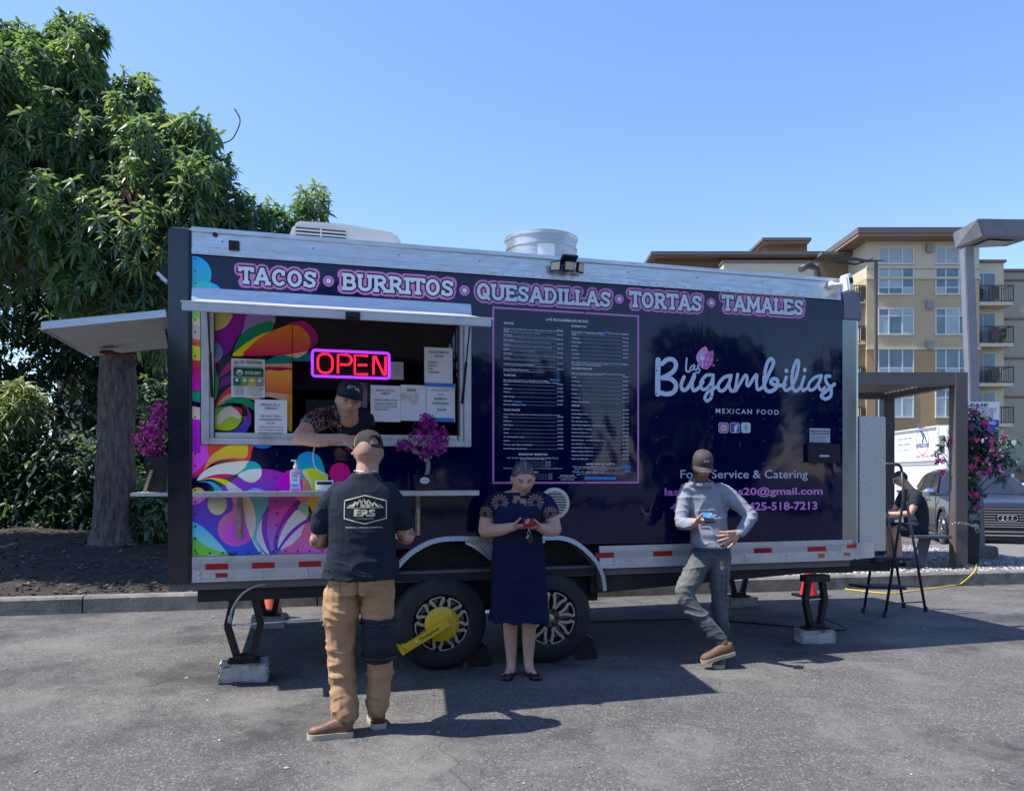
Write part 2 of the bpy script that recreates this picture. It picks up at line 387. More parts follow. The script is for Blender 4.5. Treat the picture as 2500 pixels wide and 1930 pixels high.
# wheel arch outline (fender)
fend = [tp(ZW, x, y, .03) for x, y in ((215,520),(300,400),(420,305),(560,238),(720,212),(1000,212),(1300,208),(1560,206),(1700,206),(1830,245),(1950,335),(2040,440),(2092,560),(2112,690))]
fend[0] = (fend[0][0]-.05, ZB_)
fend = [(a, max(b, ZB_)) if 0 < i < 3 else (a, b) for i, (a, b) in enumerate(fend)]
fout = catmull(fend, closed=False, n=4)
low = [(0, ZP)]+[p for p in fout if p[1] > ZP]+[(L1, ZP), (L1, WZ0), (0, WZ0)]
pm = MB(); pm.prism(low, 0, .02)
for a, b, c, d in ((0, L1, WZ1, ZR_), (0, WX0, WZ0, WZ1), (WX1, L1, WZ0, WZ1)): pm.box(a, b, 0, .02, c, d)
pm.build('side_panel', NAVY, truck)
# box behind: back walls, roof, floor, interior
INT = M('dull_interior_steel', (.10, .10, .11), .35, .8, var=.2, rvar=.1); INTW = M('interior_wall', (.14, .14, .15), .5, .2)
ib = MB()
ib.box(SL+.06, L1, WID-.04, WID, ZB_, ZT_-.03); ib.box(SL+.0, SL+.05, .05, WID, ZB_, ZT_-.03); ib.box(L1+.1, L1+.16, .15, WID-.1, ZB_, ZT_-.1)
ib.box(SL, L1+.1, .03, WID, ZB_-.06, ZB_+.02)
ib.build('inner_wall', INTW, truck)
rf = MB(); rf.box(SL+.02, L1+.12, .01, WID+.02, ZT_-.03, ZT_+.012); rf.build('roof', M('white_roof_skin', (.55, .55, .54), .5, .2, dirt=(.2, .18, .16)), truck, bevel=.006)
# side inner lining around window so that the panel has depth
lr = MB(); lr.box(SL+.06, WX0, .022, .07, ZB_, ZT_-.03); lr.box(WX1, L1, .022, .07, ZP+.5, ZT_-.03); lr.box(WX0, WX1, .022, .07, WZ1, ZT_-.03); lr.box(WX0, WX1, .022, .07, 1.3, WZ0)
lr.build('wall_lining', INTW, truck)
# corner post left (black), with seam line
cp = MB(); cp.box(SL, -.012, -.012, .14, ZB_-.01, ZT_+.005); cp.build('corner_post', M('gloss_black_post', (.010, .012, .022), .16, 0, .5, coat=.5, dirt=(.03, .03, .04), dscale=3, rvar=.06), truck, bevel=.012)
cs = MB(); cs.box(-.02, -.002, -.02, .0, ZB_+.01, ZT_-.01); cs.build('post_trim', BLACK, truck)
# right silver corner: quarter-round column up to the roof, cap on the top
qc = MB(); R = .20; RA = .07; arc = [(L1+R-RA+RA*sin(a), RA-RA*cos(a)) for a in np.linspace(0, pi/2, 9)]
poly = [(L1, 0)]+arc+[(L1+R, .4), (L1+.13, .4), (L1, .05)]
qc.prism(poly, ZP-.03, 2.86, 'xy'); qc.build('corner_column', M('satin_column_aluminium', (.36, .37, .35), .34, .8, var=.15, vscale=2.5, rvar=.1, stretch=(1, 1, .35)), truck, auto=50)
cc = MB(); RC = .17
prof = [(L1+.0, 2.86), (L1+R+.006, 2.86), (L1+R+.006, 2.98), (L1+R-.008, 3.05), (L1+R-.045, 3.11), (L1+R-.10, 3.155), (L1+.03, 3.185), (L1-.09, ZT_+.004), (L1-.03, 3.13), (L1+.0, 3.02)]
cc.prism(prof, -.003, .5); cc.build('corner_cap', M('grey_cast_cap', (.20, .21, .23), .5, .6, var=.1, dirt=(.1, .1, .1)), truck, bevel=.012, auto=40)
tpb = MB(); tpb.box(L1+R+.004, L1+R+.018, .03, .09, 2.93, 2.985); tpb.build('cap_marker', BLACK, truck)
# top rail with lip
tr = MB(); tr.box(-.005, L1-.03, -.012, .0, ZR_, ZT_-.005); tr.build('top_rail', ALU, truck)
tl = MB(); tl.box(-.005, L1-.03, -.028, .0, ZT_-.018, ZT_+.014); tl.box(-.005, L1-.03, -.018, -.0125, ZR_-.004, ZR_+.05)
tl.build('rail_lip', ALU, truck, bevel=.003)
sk = MB(); s_l = fout[0][0]-.0; s_r = [p for p in fout if p[1] < ZP and p[0] > 2.5][0][0]
xl = [p for p in fout if p[1] > ZP-.06][0][0]; xr = [p for p in fout if p[1] > ZP-.12][-1][0]
for a, b in ((-.0, xl-.07), (xr+.035, L1+.09)):
    sk = MB(); sk.box(a, b, -.018, .0, ZB_, ZP); sk.box(a, b, -.026, -.0182, ZB_+.0, ZB_+.02); sk.box(a, b, -.024, -.0182, ZP-.045, ZP-.035)
    sk.build('bottom_skirt', ALU_W, truck, bevel=.002)
# wrap-around of the skirt at the right corner
sw = MB(); sw.prism([(L1+.0905, -.016), (L1+.30, -.010), (L1+.36, .03), (L1+.40, .4), (L1+.0905, .4)], ZB_+.01, ZP-.03, 'xy'); sw.build('skirt_corner', ALU_W, truck, auto=50)
REDT = M('red_reflective_tape', (.42, .005, .02), .35, var=.1, vscale=60, rvar=.1); WHT = M('silver_reflective_tape', (.42, .43, .44), .3, .3, var=.1, vscale=80)
tape = None
def tape_run(a, b, z0, z1):
    pass
def piece(name, mat, c, x0, x1, y0, y1, o=.0265, th=.002, **k):
    a, z1 = tp(c, x0, y0, o); b, z0 = tp(c, x1, y1, o); m = MB(); m.box(a, b, -o, -o+th, min(z0, z1), max(z0, z1)); return m.build(name, mat, truck, **k)
zt1, zt0 = .862, .820
def red(a, b, z0=zt0, z1=zt1, mat=REDT, name='reflective_tape', o=.0205): m = MB(); m.box(a, b, -o, -o+.002, z0, z1); return m.build(name, mat, truck)
sa = [TP(*OV(x, 1200), .02)[0] for x in (410, 438, 487, 537, 586, 637, 685)]
red(sa[0], xl-.075, zt0+.001, zt1-.001, WHT, 'silver_tape', .0195); red(xr+.04, L1-.02, zt0+.001, zt1-.001, WHT, 'silver_tape', .0195)
for i in (1, 3, 5): red(sa[i], sa[i+1])
for a, b in ((1270, 1310), (1393, 1434), (1503, 1545), (1609, 1646), (1722, 1762), (1842-1842+1762+70-70, 1762)):
    if b > a: red(TP(*OV(a, 1170), .02)[0], TP(*OV(b, 1170), .02)[0])
red(TP(*OV(1608, 1170), .02)[0]+.0, TP(*OV(1643, 1170), .02)[0], mat=REDT)
red(TP(*OV(461, 1230), .02)[0], TP(*OV(485, 1230), .02)[0], .765, .795)
red(L1+.03, L1+.13, zt0+.02, zt1+.02, M('faded_red_tape', (.5, .03, .015), .4), o=.0225)
red(TP(*OV(1745, 1180), .02)[0], TP(*OV(1758, 1180), .02)[0], .765, .80, M('amber_marker', (.55, .12, .0), .3), 'side_marker', .028)
red(L1+.0, L1+.06, .775, .80, M('orange_marker', (.5, .13, .01), .35), 'side_marker', .028)
# bolts (pairs) on the skirt, rivets along rails
bm_ = MB(); bm_.lathe([(.011, 0), (.011, .003), (.006, .007), (0, .008)], 10, ax='y'); bolt = None
pairs = [TP(*OV(x, 1230), .02)[0] for x in (425, 457, 557, 655)]+[TP(*OV(x, 1190), .02)[0] for x in (1310, 1400, 1505, 1590, 1680, 1767)]
for x in pairs:
    if xl-.1 < x < xr+.05: continue
    for z in (.762, .796):
        if bolt is None: bolt = bm_.build('bolt', STEEL, truck, smooth=True); bolt.location = (x, -.018, z)
        else: dup(bolt, loc=(x, -.018, z))
rv = MB()
def rivet(x, z, o=0.0, r=.008, m=0): rv.lathe([(r, 0), (r*.8, r*.45), (r*.35, r*.62)], 7, (x, -o, z), 'y', m)
x = .03
while x < L1-.05: rivet(x, ZR_+.018, .018); x += .082
for sx, a, b in ((.02, ZP, WZ1+.3), (TP(*OV(1247, 900))[0], ZP+.3, ZR_), (TP(*OV(1518, 900))[0], ZP, ZR_), (L1-.03, ZP, ZR_), (.565, ZP, WZ0), (TP(*OV(890, 900))[0], ZP+.3, WZ0)):
    z = a+.04
    while z < b: rivet(sx, z, .004 if sx < .6 else 0, m=1); z += .085
for sx in (TP(*OV(1400, 900))[0], TP(*OV(1628, 900))[0], TP(*OV(1732, 900))[0], TP(*OV(1295, 900))[0], 1.08):
    z = ZP+.1
    while z < ZR_:
        if not (sx < 2 and z < WZ1+.12): rivet(sx, z, m=1)
        z += .19
for x in np.arange(.03, L1, .085):
    if x < xl-.03 or x > xr+.03: rivet(x, ZP+.02, .004 if x < 1.2 else 0, m=1)
for x in np.arange(.2, L1, .62): rivet(x, ZT_-.07, .012, .006, 2)
ob = rv.build('rivet_rows', [ALU, M('painted_rivet', (.02, .022, .05), .25, coat=.5), BLACKM], truck, smooth=True, fix=False, kind='stuff')
seam = MB()
for sx in (TP(*OV(1247, 900))[0], TP(*OV(1518, 900))[0]): seam.box(sx-.030, sx-.027, -.0025, .0, ZP+.02, ZR_-.01)
seam.build('panel_seam', BLACK, truck)

# ------------------------------------------------------------------ printed wrap
PRINT = MV('printed_vinyl', .16, .4); wavy(PRINT, .2, .03, 1.5)
art_n = [0]
class Art:
    def __init__(s): s.mb = MB(); s.col = []
    def shape(s, pts, c0, c1, clips, o0, horiz=False, smooth=True, conv_=None):
        P = [TP(*conv_(x, y), o0) for x, y in pts]
        if smooth: P = catmull(P, True, 7)
        zs = [p[0 if horiz else 1] for p in P]; lo, hi = min(zs), max(zs)
        art_n[0] += 1; off = o0+.0001*art_n[0]
        c0, c1 = np.minimum(np.array(rgb(*c0))*1.6, .9), np.minimum(np.array(rgb(*c1))*1.6, .9)
        for cl in clips:
            Q = clip_rect(P, *cl)
            if not Q: continue
            q2 = []
            for q in Q:
                if not q2 or (abs(q[0]-q2[-1][0])+abs(q[1]-q2[-1][1])) > 1e-5: q2.append(q)
            if len(q2) < 3: continue
            base = len(s.mb.v)
            for x, z in q2:
                s.mb.v.append((x, -off, z)); t = ((x if horiz else z)-lo)/(hi-lo+1e-9); t = min(1, max(0, t))
                cc_ = (c1*(1-t)+c0*t) if not horiz else (c0*(1-t)+c1*t); s.col.append((*cc_, 1))
            for t3 in tessellate_polygon([[Vector((x, z, 0)) for x, z in q2]]):
                a, b, c = [q2[i] for i in t3]
                ar = (b[0]-a[0])*(c[1]-a[1])-(b[1]-a[1])*(c[0]-a[0])
                if abs(ar) < 1e-10: continue
                f = [base+i for i in t3]; s.mb.f.append(f if ar > 0 else f[::-1]); s.mb.m.append(0)
def circ(cx, cy, r, ry=None, n=20): return [(cx+r*cos(2*pi*i/n), cy+(ry or r)*sin(2*pi*i/n)) for i in range(n)]
art = Art(); art2 = Art(); art3 = Art(); arch_x = [p for p in fout if p[1] > ZP][0][0]
lowclip = [(0.0, arch_x-.02, ZP+.003, WZ0-.004), (arch_x-.02, 1.62, ZP+.36, WZ0-.004)]
def B(pts, c0, c1=None, **k): art.shape(pts, c0, c1 or c0, lowclip, .0015, conv_=ZB, **k)
# lower part
B([(300,780),(800,790),(1260,800),(1350,1000),(1400,1390),(1200,1465),(950,1478),(750,1440),(560,1500),(300,1560)], (105,45,160), (0,85,205))
B([(1000,770),(1240,770),(1240,850),(1180,960),(1140,1050),(1110,1150),(1095,1240),(1120,1350),(1215,1490),(1100,1400),(1030,1250),(1085,1100),(1060,930)], (80,125,145), (110,200,190))
B([(1240,770),(1290,770),(1260,930),(1200,1020),(1160,1060),(1190,950),(1235,870)], (75,30,110), (60,50,150))
B([(810,780),(815,880),(790,955),(700,1010),(640,1110),(650,1240),(740,1335),(870,1360),(990,1300),(1035,1240),(980,1080),(945,930),(935,780)], (230,115,150), (230,85,175))
B(circ(870,1205,172,150), (205,85,190), (200,70,185))
B([(930,780),(1000,790),(1060,920),(1083,1080),(1060,1200),(1028,1260),(975,1120),(945,960)], (225,160,140), (235,205,190))
B([(1028,1260),(1060,1300),(1120,1400),(1255,1492),(1200,1485),(1110,1420)], (225,205,200), (235,235,190))
B(circ(628,865,113,128), (95,95,125), (220,225,150))
B([(300,1055),(318,1065),(450,1130),(620,1290),(740,1440),(640,1420),(480,1350),(300,1240)], (35,170,215), (130,220,215), smooth=True)
B([(300,1240),(480,1350),(640,1415),(740,1440),(800,1515),(800,1560),(300,1560)], (75,170,70), (125,195,30))
B(circ(575,1540,118,82), (150,230,195), (120,215,180))
B([(300,780),(480,785),(470,820),(400,860),(300,875)], (230,100,150), (245,110,185))
# fan of petals
B([(1270,770),(1660,770),(1560,860),(1480,920),(1380,905),(1290,930),(1240,1000),(1235,930)], (140,60,130), (170,45,140))
B([(1150,1060),(1230,960),(1400,900),(1520,905),(1620,960),(1690,1040),(1640,1110),(1450,1260),(1350,1385),(1300,1490),(1220,1330),(1160,1170)], (205,50,160), (95,120,225))
B([(1165,1030),(1115,1120),(1090,1240),(1130,1350),(1250,1490),(1215,1380),(1170,1250),(1155,1120)], (190,180,215), (225,225,215))
B([(1165,1030),(1240,970),(1215,1080),(1218,1220),(1250,1380),(1300,1490),(1230,1420),(1175,1290),(1150,1150)], (140,40,165), (95,60,180))
B([(1490,905),(1570,925),(1440,1060),(1360,1200),(1335,1380),(1300,1490),(1295,1300),(1350,1120),(1430,980)], (150,15,140), (90,60,170))
B([(1345,1385),(1365,1250),(1445,1080),(1560,935),(1620,960),(1685,1025),(1560,1140),(1430,1270)], (205,190,190), (235,235,200))
B([(1335,1410),(1440,1240),(1560,1120),(1690,1040),(1700,1075),(1580,1180),(1460,1290)], (120,30,150), (80,60,190))
B([(1370,1400),(1500,1230),(1600,1140),(1665,1100),(1620,1220),(1500,1340)], (215,165,205), (235,200,215))
B([(1360,1500),(1400,1395),(1500,1340),(1600,1250),(1660,1110),(1750,1070),(1950,1080),(1950,1500)], (240,105,130), (225,80,165))
B(circ(1720,1400,140,140), (235,95,150), (215,80,185))
B(circ(1750,1450,95,60), (220,85,190), (205,75,185))
B([(1500,900),(1600,800),(1660,770),(1720,800),(1620,870),(1560,930)], (80,30,95), (110,30,120))
B([(1580,900),(1660,830),(1700,900),(1690,1020),(1620,955)], (110,150,140), (120,190,150))
B([(1640,800),(1700,770),(1850,770),(1860,900),(1760,960),(1710,890)], (190,150,50), (225,155,50))
B([(1555,770),(1720,770),(1650,850),(1600,830)], (200,90,105), (230,110,115))
# above the shelf
B([(300,-60),(425,-60),(428,170),(455,200),(430,240),(300,275)], (215,40,200), (110,30,140))
B([(300,170),(560,150),(565,260),(520,340),(440,450),(370,530),(300,545)], (225,70,175), (230,50,200))
B([(545,150),(1010,150),(1030,260),(1000,360),(900,368),(700,350),(560,400),(470,480),(390,545),(330,535),(430,440),(530,320)], (225,70,30), (215,0,85))
B([(470,470),(540,320),(640,240),(760,178),(960,170),(990,230),(980,300),(930,335),(800,325),(650,350),(540,400)], (252,185,15), (235,115,80))
B([(395,592),(450,500),(560,430),(700,385),(900,362),(1010,365),(960,430),(900,485),(820,522),(700,512),(560,532)], (245,195,165), (240,215,190))
B([(435,578),(560,530),(700,512),(820,522),(720,560),(560,562)], (210,0,80), (220,10,100))
B([(700,710),(790,600),(950,500),(1150,452),(1350,480),(1500,560),(1620,720)], (140,35,140), (125,55,170))
B([(1320,715),(1340,600),(1400,520),(1470,470),(1600,500),(1645,600),(1645,715)], (225,0,150), (225,0,190))
B([(1560,560),(1575,330),(1640,265),(1720,250),(1820,300),(1870,400),(1880,560)], (15,140,190), (25,155,150))
B([(1630,480),(1740,445),(1850,480),(1925,560),(1925,720),(1730,720),(1690,600)], (190,210,20), (160,195,60))
B([(1630,480),(1665,472),(1740,600),(1745,715),(1690,715),(1670,580)], (225,225,130), (215,205,140))
B([(1640,560),(1700,600),(1740,715),(1640,718)], (225,125,90), (215,130,80))
B(circ(2069,505,122,125), (200,15,105), (215,20,120))
B([(985,710),(1080,678),(1178,710),(1080,730)], (120,175,250), (70,140,235))
B([(1000,365),(1090,380),(1145,450),(1000,462),(900,502),(820,528),(900,485),(960,430)], (15,150,170), (0,165,90))
B([(870,530),(900,502),(1000,462),(1130,452),(1152,490),(1130,560),(1060,610),(980,605),(920,570)], (205,225,205), (240,225,160))
B([(395,592),(540,560),(700,575),(780,612),(740,650),(640,602),(540,572)], (235,225,0), (200,190,0))
B([(735,655),(780,612),(860,660),(930,720),(780,720)], (245,205,185), (235,180,170))
B([(405,610),(500,595),(600,620),(700,720),(610,720),(575,660),(500,612)], (30,140,200), (30,175,160))
B(circ(397,728,80,58), (245,150,20), (235,190,120))
B([(1030,160),(1280,160),(1220,205),(1160,215),(1090,200)], (0,110,215), (0,95,195))
# strip beside the window and above it
strip = [(0.0, WX0-.004, WZ0-.3, 2.69)]; top = [(0.0, 1.9, 2.79, ZR_-.01)]
def A(pts, c0, c1=None, clips=None, o=.0015, **k): (art3 if clips is top else art2).shape(pts, c0, c1 or c0, clips or strip, o, conv_=ZA, **k)
for y0, y1, c0, c1 in ((520,600,(40,190,80),(150,205,50)),(598,660,(205,210,120),(215,200,140)),(655,690,(85,20,110),(110,20,120)),(650,780,(215,165,160),(230,170,150)),(770,840,(230,90,30),(215,70,40)),
                       (825,945,(240,190,0),(225,215,0)),(940,1010,(225,30,70),(215,20,70)),(1000,1195,(215,0,80),(215,0,170)),(1200,1285,(0,160,80),(0,120,110)),(1325,1435,(235,170,150),(215,190,160)),(1425,1700,(215,20,190),(120,30,150))):
    A([(222,y0-8),(300,y0+6),(300,y1+6),(222,y1-12)], c0, c1, smooth=False)
A(circ(238,240,154), (20,140,200), (35,155,125), clips=top)
A(circ(335,475,180), (25,150,195), (40,170,175), clips=top)
A([(228,300),(300,291),(370,305),(395,320),(330,420),(228,420)], (30,165,150), (60,175,190), clips=top)
A(circ(815,432,84,60), (220,0,85), (215,0,85), clips=top)
for a_ in (art, art2, art3): a_.mb.build('wrap_artwork', PRINT, truck, fix=False, colors=a_.col)

# ------------------------------------------------------------------ serving window
wf = MB()
for a, b, c, d, o in ((WX0, WX0+FR, WZ0, WZ1, .030), (WX1-FR, WX1, WZ0, WZ1, .030), (WX0+FR, WX1-FR, WZ0, WZ0+.045, .0295), (WX0+FR, WX1-FR, WZ1-.04, WZ1, .0295)):
    wf.box(a, b, -o, .02, c, d)
wf.build('window_frame', ALU_W, truck, bevel=.004)
wi = MB()
for a, b, c, d in ((WX0+FR+.001, WX0+FR+.03, WZ0+.046, WZ1-.041), (WX1-FR-.03, WX1-FR-.001, WZ0+.046, WZ1-.041), (WX0+FR+.031, WX1-FR-.031, WZ0+.046, WZ0+.085)):
    wi.box(a, b, -.012, .04, c, d)
wi.build('inner_window_frame', ALU_W, truck, bevel=.003)
gt = MB()
for x in (WX0+FR+.028, WX1-FR-.05): gt.box(x, x+.008, -.018, -.0125, WZ0+.05, WZ1-.08)
gt.build('window_gasket', BLACK, truck)
WG = .030                                              # depth of the glass behind the panel face
gx0, gx1 = WX0+FR+.031, WX1-FR-.031; gz0, gz1 = WZ0+.086, WZ1-.041
ox0 = TP(*ZA(1060, 1200), -WG)[0]; ox1 = TP(*ZT(1275, 1200), -WG)[0]; oz0 = TP(*ZT(1000, 1375), -WG)[1]; oz1 = TP(*ZT(900, 930), -WG)[1]
TINT = M('smoked_glass', (.02, .022, .035), .03, 0, .5, coat=0, trans=.0)
gn = TINT.node_tree.nodes; gl = TINT.node_tree.links                 # thin glass sheet: mirror-like coat over a see-through body
tb = gn.new('ShaderNodeBsdfTransparent'); tb.inputs[0].default_value = (.55, .57, .62, 1); gb = gn.new('ShaderNodeBsdfGlossy'); gb.inputs['Roughness'].default_value = .02
fr = gn.new('ShaderNodeFresnel'); fr.inputs[0].default_value = 1.5; mxs = gn.new('ShaderNodeMixShader'); gl.new(fr.outputs[0], mxs.inputs[0]); gl.new(tb.outputs[0], mxs.inputs[1]); gl.new(gb.outputs[0], mxs.inputs[2])
gl.new(mxs.outputs[0], gn['Material Output'].inputs[0])
g = MB(); g.box(gx0, ox0, WG, WG+.005, gz0, gz1); g.build('sliding_pane', TINT, truck)
g = MB(); g.box(ox1, gx1, WG, WG+.005, gz0, gz1); g.build('sliding_pane', TINT, truck)
g = MB(); g.box(ox0+.001, ox1-.001, WG, WG+.005, oz1, gz1); g.build('upper_pane', TINT, truck)
g = MB(); g.box(ox0+.001, ox1-.001, WG-.004, WG+.01, gz0-.001, oz0); g.box(ox0-.004, ox0, WG-.004, WG-.0005, gz0, gz1); g.build('pane_edge', BLACKM, truck)
artw = Art(); _a = art; gclip = [(gx0, ox0, gz0, gz1)]; gclip2 = [(gx0, ox0, gz0, gz1), (ox0, ox1, oz1, gz1)]
def W(pts, c0, c1=None, clips=None, **k): artw.shape(pts, tuple(int(v*.86) for v in c0), tuple(int(v*.86) for v in (c1 or c0)), clips or gclip, -WG+.0007-art0, conv_=ZA, **k)
art0 = .0001*art_n[0]
W([(300,560),(620,560),(620,900),(560,1200),(560,1640),(300,1640)], (20,22,50), (25,28,50))
W([(555,560),(740,560),(650,700),(600,760),(545,870),(500,900),(470,900),(440,830),(405,760),(420,690),(500,645),(545,610)], (160,15,145), (120,20,140))
W([(350,560),(552,560),(545,620),(500,670),(430,698),(350,690)], (185,180,80), (215,200,130))
W([(700,560),(890,560),(910,640),(800,640),(700,690),(630,760),(660,670)], (165,120,190), (130,135,185))
W([(1005,665),(1080,625),(1160,625),(1230,680),(1270,760),(1235,825),(1180,840),(1100,760)], (175,15,110), (130,20,100), clips=gclip2)
W([(575,890),(590,820),(630,740),(700,680),(800,635),(890,620),(905,660),(880,710),(760,780),(680,850),(620,890)], (0,140,80), (0,115,110))
W([(565,900),(640,830),(720,775),(800,730),(900,705),(800,760),(700,860),(650,905)], (235,190,0), (240,215,0), clips=gclip2)
W([(655,900),(720,820),(820,740),(920,690),(1030,655),(1120,665),(1190,730),(1208,800),(1180,870),(1100,920),(1000,905),(830,905)], (240,130,20), (205,15,80), clips=gclip2)
W([(985,905),(1080,885),(1185,870),(1110,920),(1040,922)], (225,185,150), (225,190,160), clips=gclip2)
W([(820,960),(960,900),(1100,922),(1208,885),(1215,955),(1060,958),(960,968),(820,980)], (0,140,110), (0,125,130), clips=gclip2)
W([(820,978),(960,970),(1070,968),(1070,1010),(820,1002)], (225,140,100), (220,150,130))
W([(820,1000),(960,998),(1070,1012),(1070,1048),(820,1040)], (165,10,80), (150,10,80))
W([(820,1038),(950,1030),(1070,1040),(1070,1260),(1000,1240),(820,1215)], (245,170,50), (225,25,60))
W([(820,1205),(960,1215),(1070,1240),(1070,1300),(900,1250),(820,1240)], (215,165,135), (215,180,140))
W([(1015,1245),(1070,1250),(1070,1490),(1020,1505)], (235,130,40), (225,190,30))
W([(380,790),(450,805),(485,870),(470,930),(420,968),(380,950)], (40,150,195), (150,120,200))
W([(385,850),(420,900),(435,960),(380,985)], (235,200,0), (235,130,30))
W([(380,975),(432,985),(420,1080),(400,1160),(380,1160)], (220,40,60), (200,10,90))
W([(420,1000),(452,1110),(440,1210),(416,1290),(405,1220),(412,1100)], (0,150,90), (60,190,70))
W([(450,1095),(500,1000),(570,930),(600,940),(560,1010),(500,1060)], (190,15,110), (170,15,120))
W([(455,1180),(480,1100),(560,1060),(600,1080),(560,1130),(500,1150)], (130,15,130), (115,20,130))
W([(425,1385),(437,1290),(500,1200),(560,1155),(620,1190),(530,1235),(465,1300)], (225,50,50), (220,60,30))
W([(445,1310),(520,1230),(640,1200),(760,1230),(800,1280),(640,1250),(520,1290)], (205,160,125), (200,170,130))
W([(470,1290),(600,1240),(700,1265),(790,1340),(760,1360),(640,1300),(520,1290)], (0,145,85), (0,130,100))
W([(370,1380),(430,1335),(550,1318),(630,1350),(640,1430),(590,1500),(500,1520),(370,1480)], (0,140,90), (195,215,0))
W([(440,1410),(470,1360),(530,1325),(600,1330),(638,1380),(620,1425),(560,1405),(500,1430),(450,1480)], (200,185,170), (215,200,175))
W([(560,1320),(640,1340),(640,1400),(610,1360)], (205,20,80), (205,20,90))
W([(660,1300),(715,1380),(712,1470),(640,1560),(510,1545),(600,1505),(670,1430),(690,1370)], (150,15,120), (45,70,190))
W([(375,1590),(450,1545),(560,1538),(680,1590)], (225,100,60), (225,90,70))
artw.mb.build('pane_artwork', PRINT, truck, fix=False, colors=artw.col)

# awning hatch over the window, folding out and sloping down, with lip, edge rods and gas struts
AX0, AX1 = .06, 1.93; hz, fz, fo = 2.70, 2.485, .85
aw = MB(); aw.add([(AX0, -.03, hz+.012), (AX1, -.03, hz+.012), (AX1, -fo, fz+.03), (AX0, -fo, fz+.03), (AX0, -.03, hz-.015), (AX1, -.03, hz-.015), (AX1, -fo, fz+.005), (AX0, -fo, fz+.005)],
    [(0, 1, 2, 3), (7, 6, 5, 4), (0, 4, 5, 1), (1, 5, 6, 2), (2, 6, 7, 3), (3, 7, 4, 0)])
aw.build('awning_hatch', ALU_W, truck)
ae = MB(); ae.box(AX0-.01, AX1+.01, -fo-.02, -fo+.0, fz-.025, fz+.02); ae.box(AX0-.02, AX1+.03, -fo-.012, -fo+.004, fz+.024, fz+.036)
ae.build('awning_edge', ALU_W, truck, bevel=.003)
drip = MB(); drip.prism([(-.0, 2.795), (-.012, 2.795), (-.045, 2.70), (0, 2.70)], -.0, 1.99, 'yz'); drip.build('drip_rail', ALU, truck)
bk = MB(); bk.box(1.0, 1.09, -fo-.035, -fo-.021, fz-.03, fz+.02); bk.box(1.02, 1.07, -fo-.05, -fo-.036, fz-.02, fz+.012); bk.build('hatch_latch', BLACKM, truck, bevel=.003)
for x in (WX0+.075, WX1-.075):
    g = MB(); p0 = Vector((x, -.05, WZ0+.33)); p1 = Vector((x, -fo*.40, 2.70-.40*.23)); g.tube([p0, p1], .006, 8); g.tube([p0, p0.lerp(p1, .5)], .011, 8); g.build('gas_strut', BLACKM, truck, smooth=True)

# counter shelf, brackets
SO = .36; a0 = TP(*OV(412, 1050), SO)[0]; a1 = TP(*OV(1022, 1045), SO)[0]; SZ = 1.372
sh = MB(); sh.box(a0, a1, -SO, -.003, SZ-.006, SZ); sh.box(a0, a1, -SO-.004, -SO+.0, SZ-.034, SZ+.001); sh.box(a0, a0+.004, -SO, -.003, SZ-.034, SZ-.0061); sh.build('counter_shelf', M('shelf_aluminium', (.58, .58, .60), .3, .75, rvar=.1, var=.06), truck, bevel=.001)
BR = M('worn_bracket_steel', (.38, .35, .31), .35, .9, var=.3, vscale=30)
for x in (TP(*ZB(893, 800))[0], TP(*OV(890, 1060))[0]):
    g = MB(); g.bar((x, -.02, SZ-.03), (x, -.05, SZ-.17), .03, .012, (0, 1, 0)); g.bar((x, -.05, SZ-.155), (x, -.035, SZ-.33), .022, .012, (0, 1, 0)); g.box(x-.018, x+.018, -.018, -.004, SZ-.34, SZ-.02)
    for z in (-.05, -.1, -.17, -.22, -.31): g.lathe([(.007, 0), (.004, .006), (0, .007)], 8, (x, -.05, SZ+z), 'y')
    g.build('shelf_bracket', BR, truck, bevel=.002)

# rear hatch flap and rear shelf on the end wall
A_ = Vector((-.918, 0, 2.47)); fl = MB(); w = 1.23
for dz in (0,):
    vs = [(A_.x, .0, 2.46), (SL-.01, .0, 2.585), (SL-.01, w, 2.585), (A_.x, w, 2.46)]; vs += [(x_, y_, z_+.03) for x_, y_, z_ in vs]
    fl.add(vs, [(0, 1, 2, 3), (7, 6, 5, 4), (0, 4, 5, 1), (1, 5, 6, 2), (2, 6, 7, 3), (3, 7, 4, 0)])
fl.build('rear_hatch_flap', M('flap_underside_white', (.40, .42, .43), .5, .2, var=.08), truck)
g = MB(); g.bar((A_.x-.012, -.01, 2.478), (SL-.01, -.01, 2.603), .014, .05, (0, 0, 1)); g.bar((A_.x-.012, -.01, 2.47), (A_.x-.012, w, 2.47), .014, .04, (0, 0, 1)); g.build('flap_edge', ALU, truck)
g = MB(); g.tube([(A_.x+.13, .9, 2.45), (A_.x+.3, .93, 2.44), (A_.x+.38, .9, 2.45)], .014, 6); g.box(A_.x+.16, A_.x+.24, .84, .96, 2.43, 2.46); g.build('flap_latch', M('rusty_latch', (.12, .02, .02), .5), truck)
g = MB(); g.tube([(SL-.06, .3, 2.55), (SL-.02, .32, 2.3)], .008, 6); g.build('flap_strut', BLACKM, truck)
g = MB(); g.box(-.42, SL, .12, 1.5, 1.335, 1.36); g.build('rear_shelf', ALU, truck, bevel=.003)
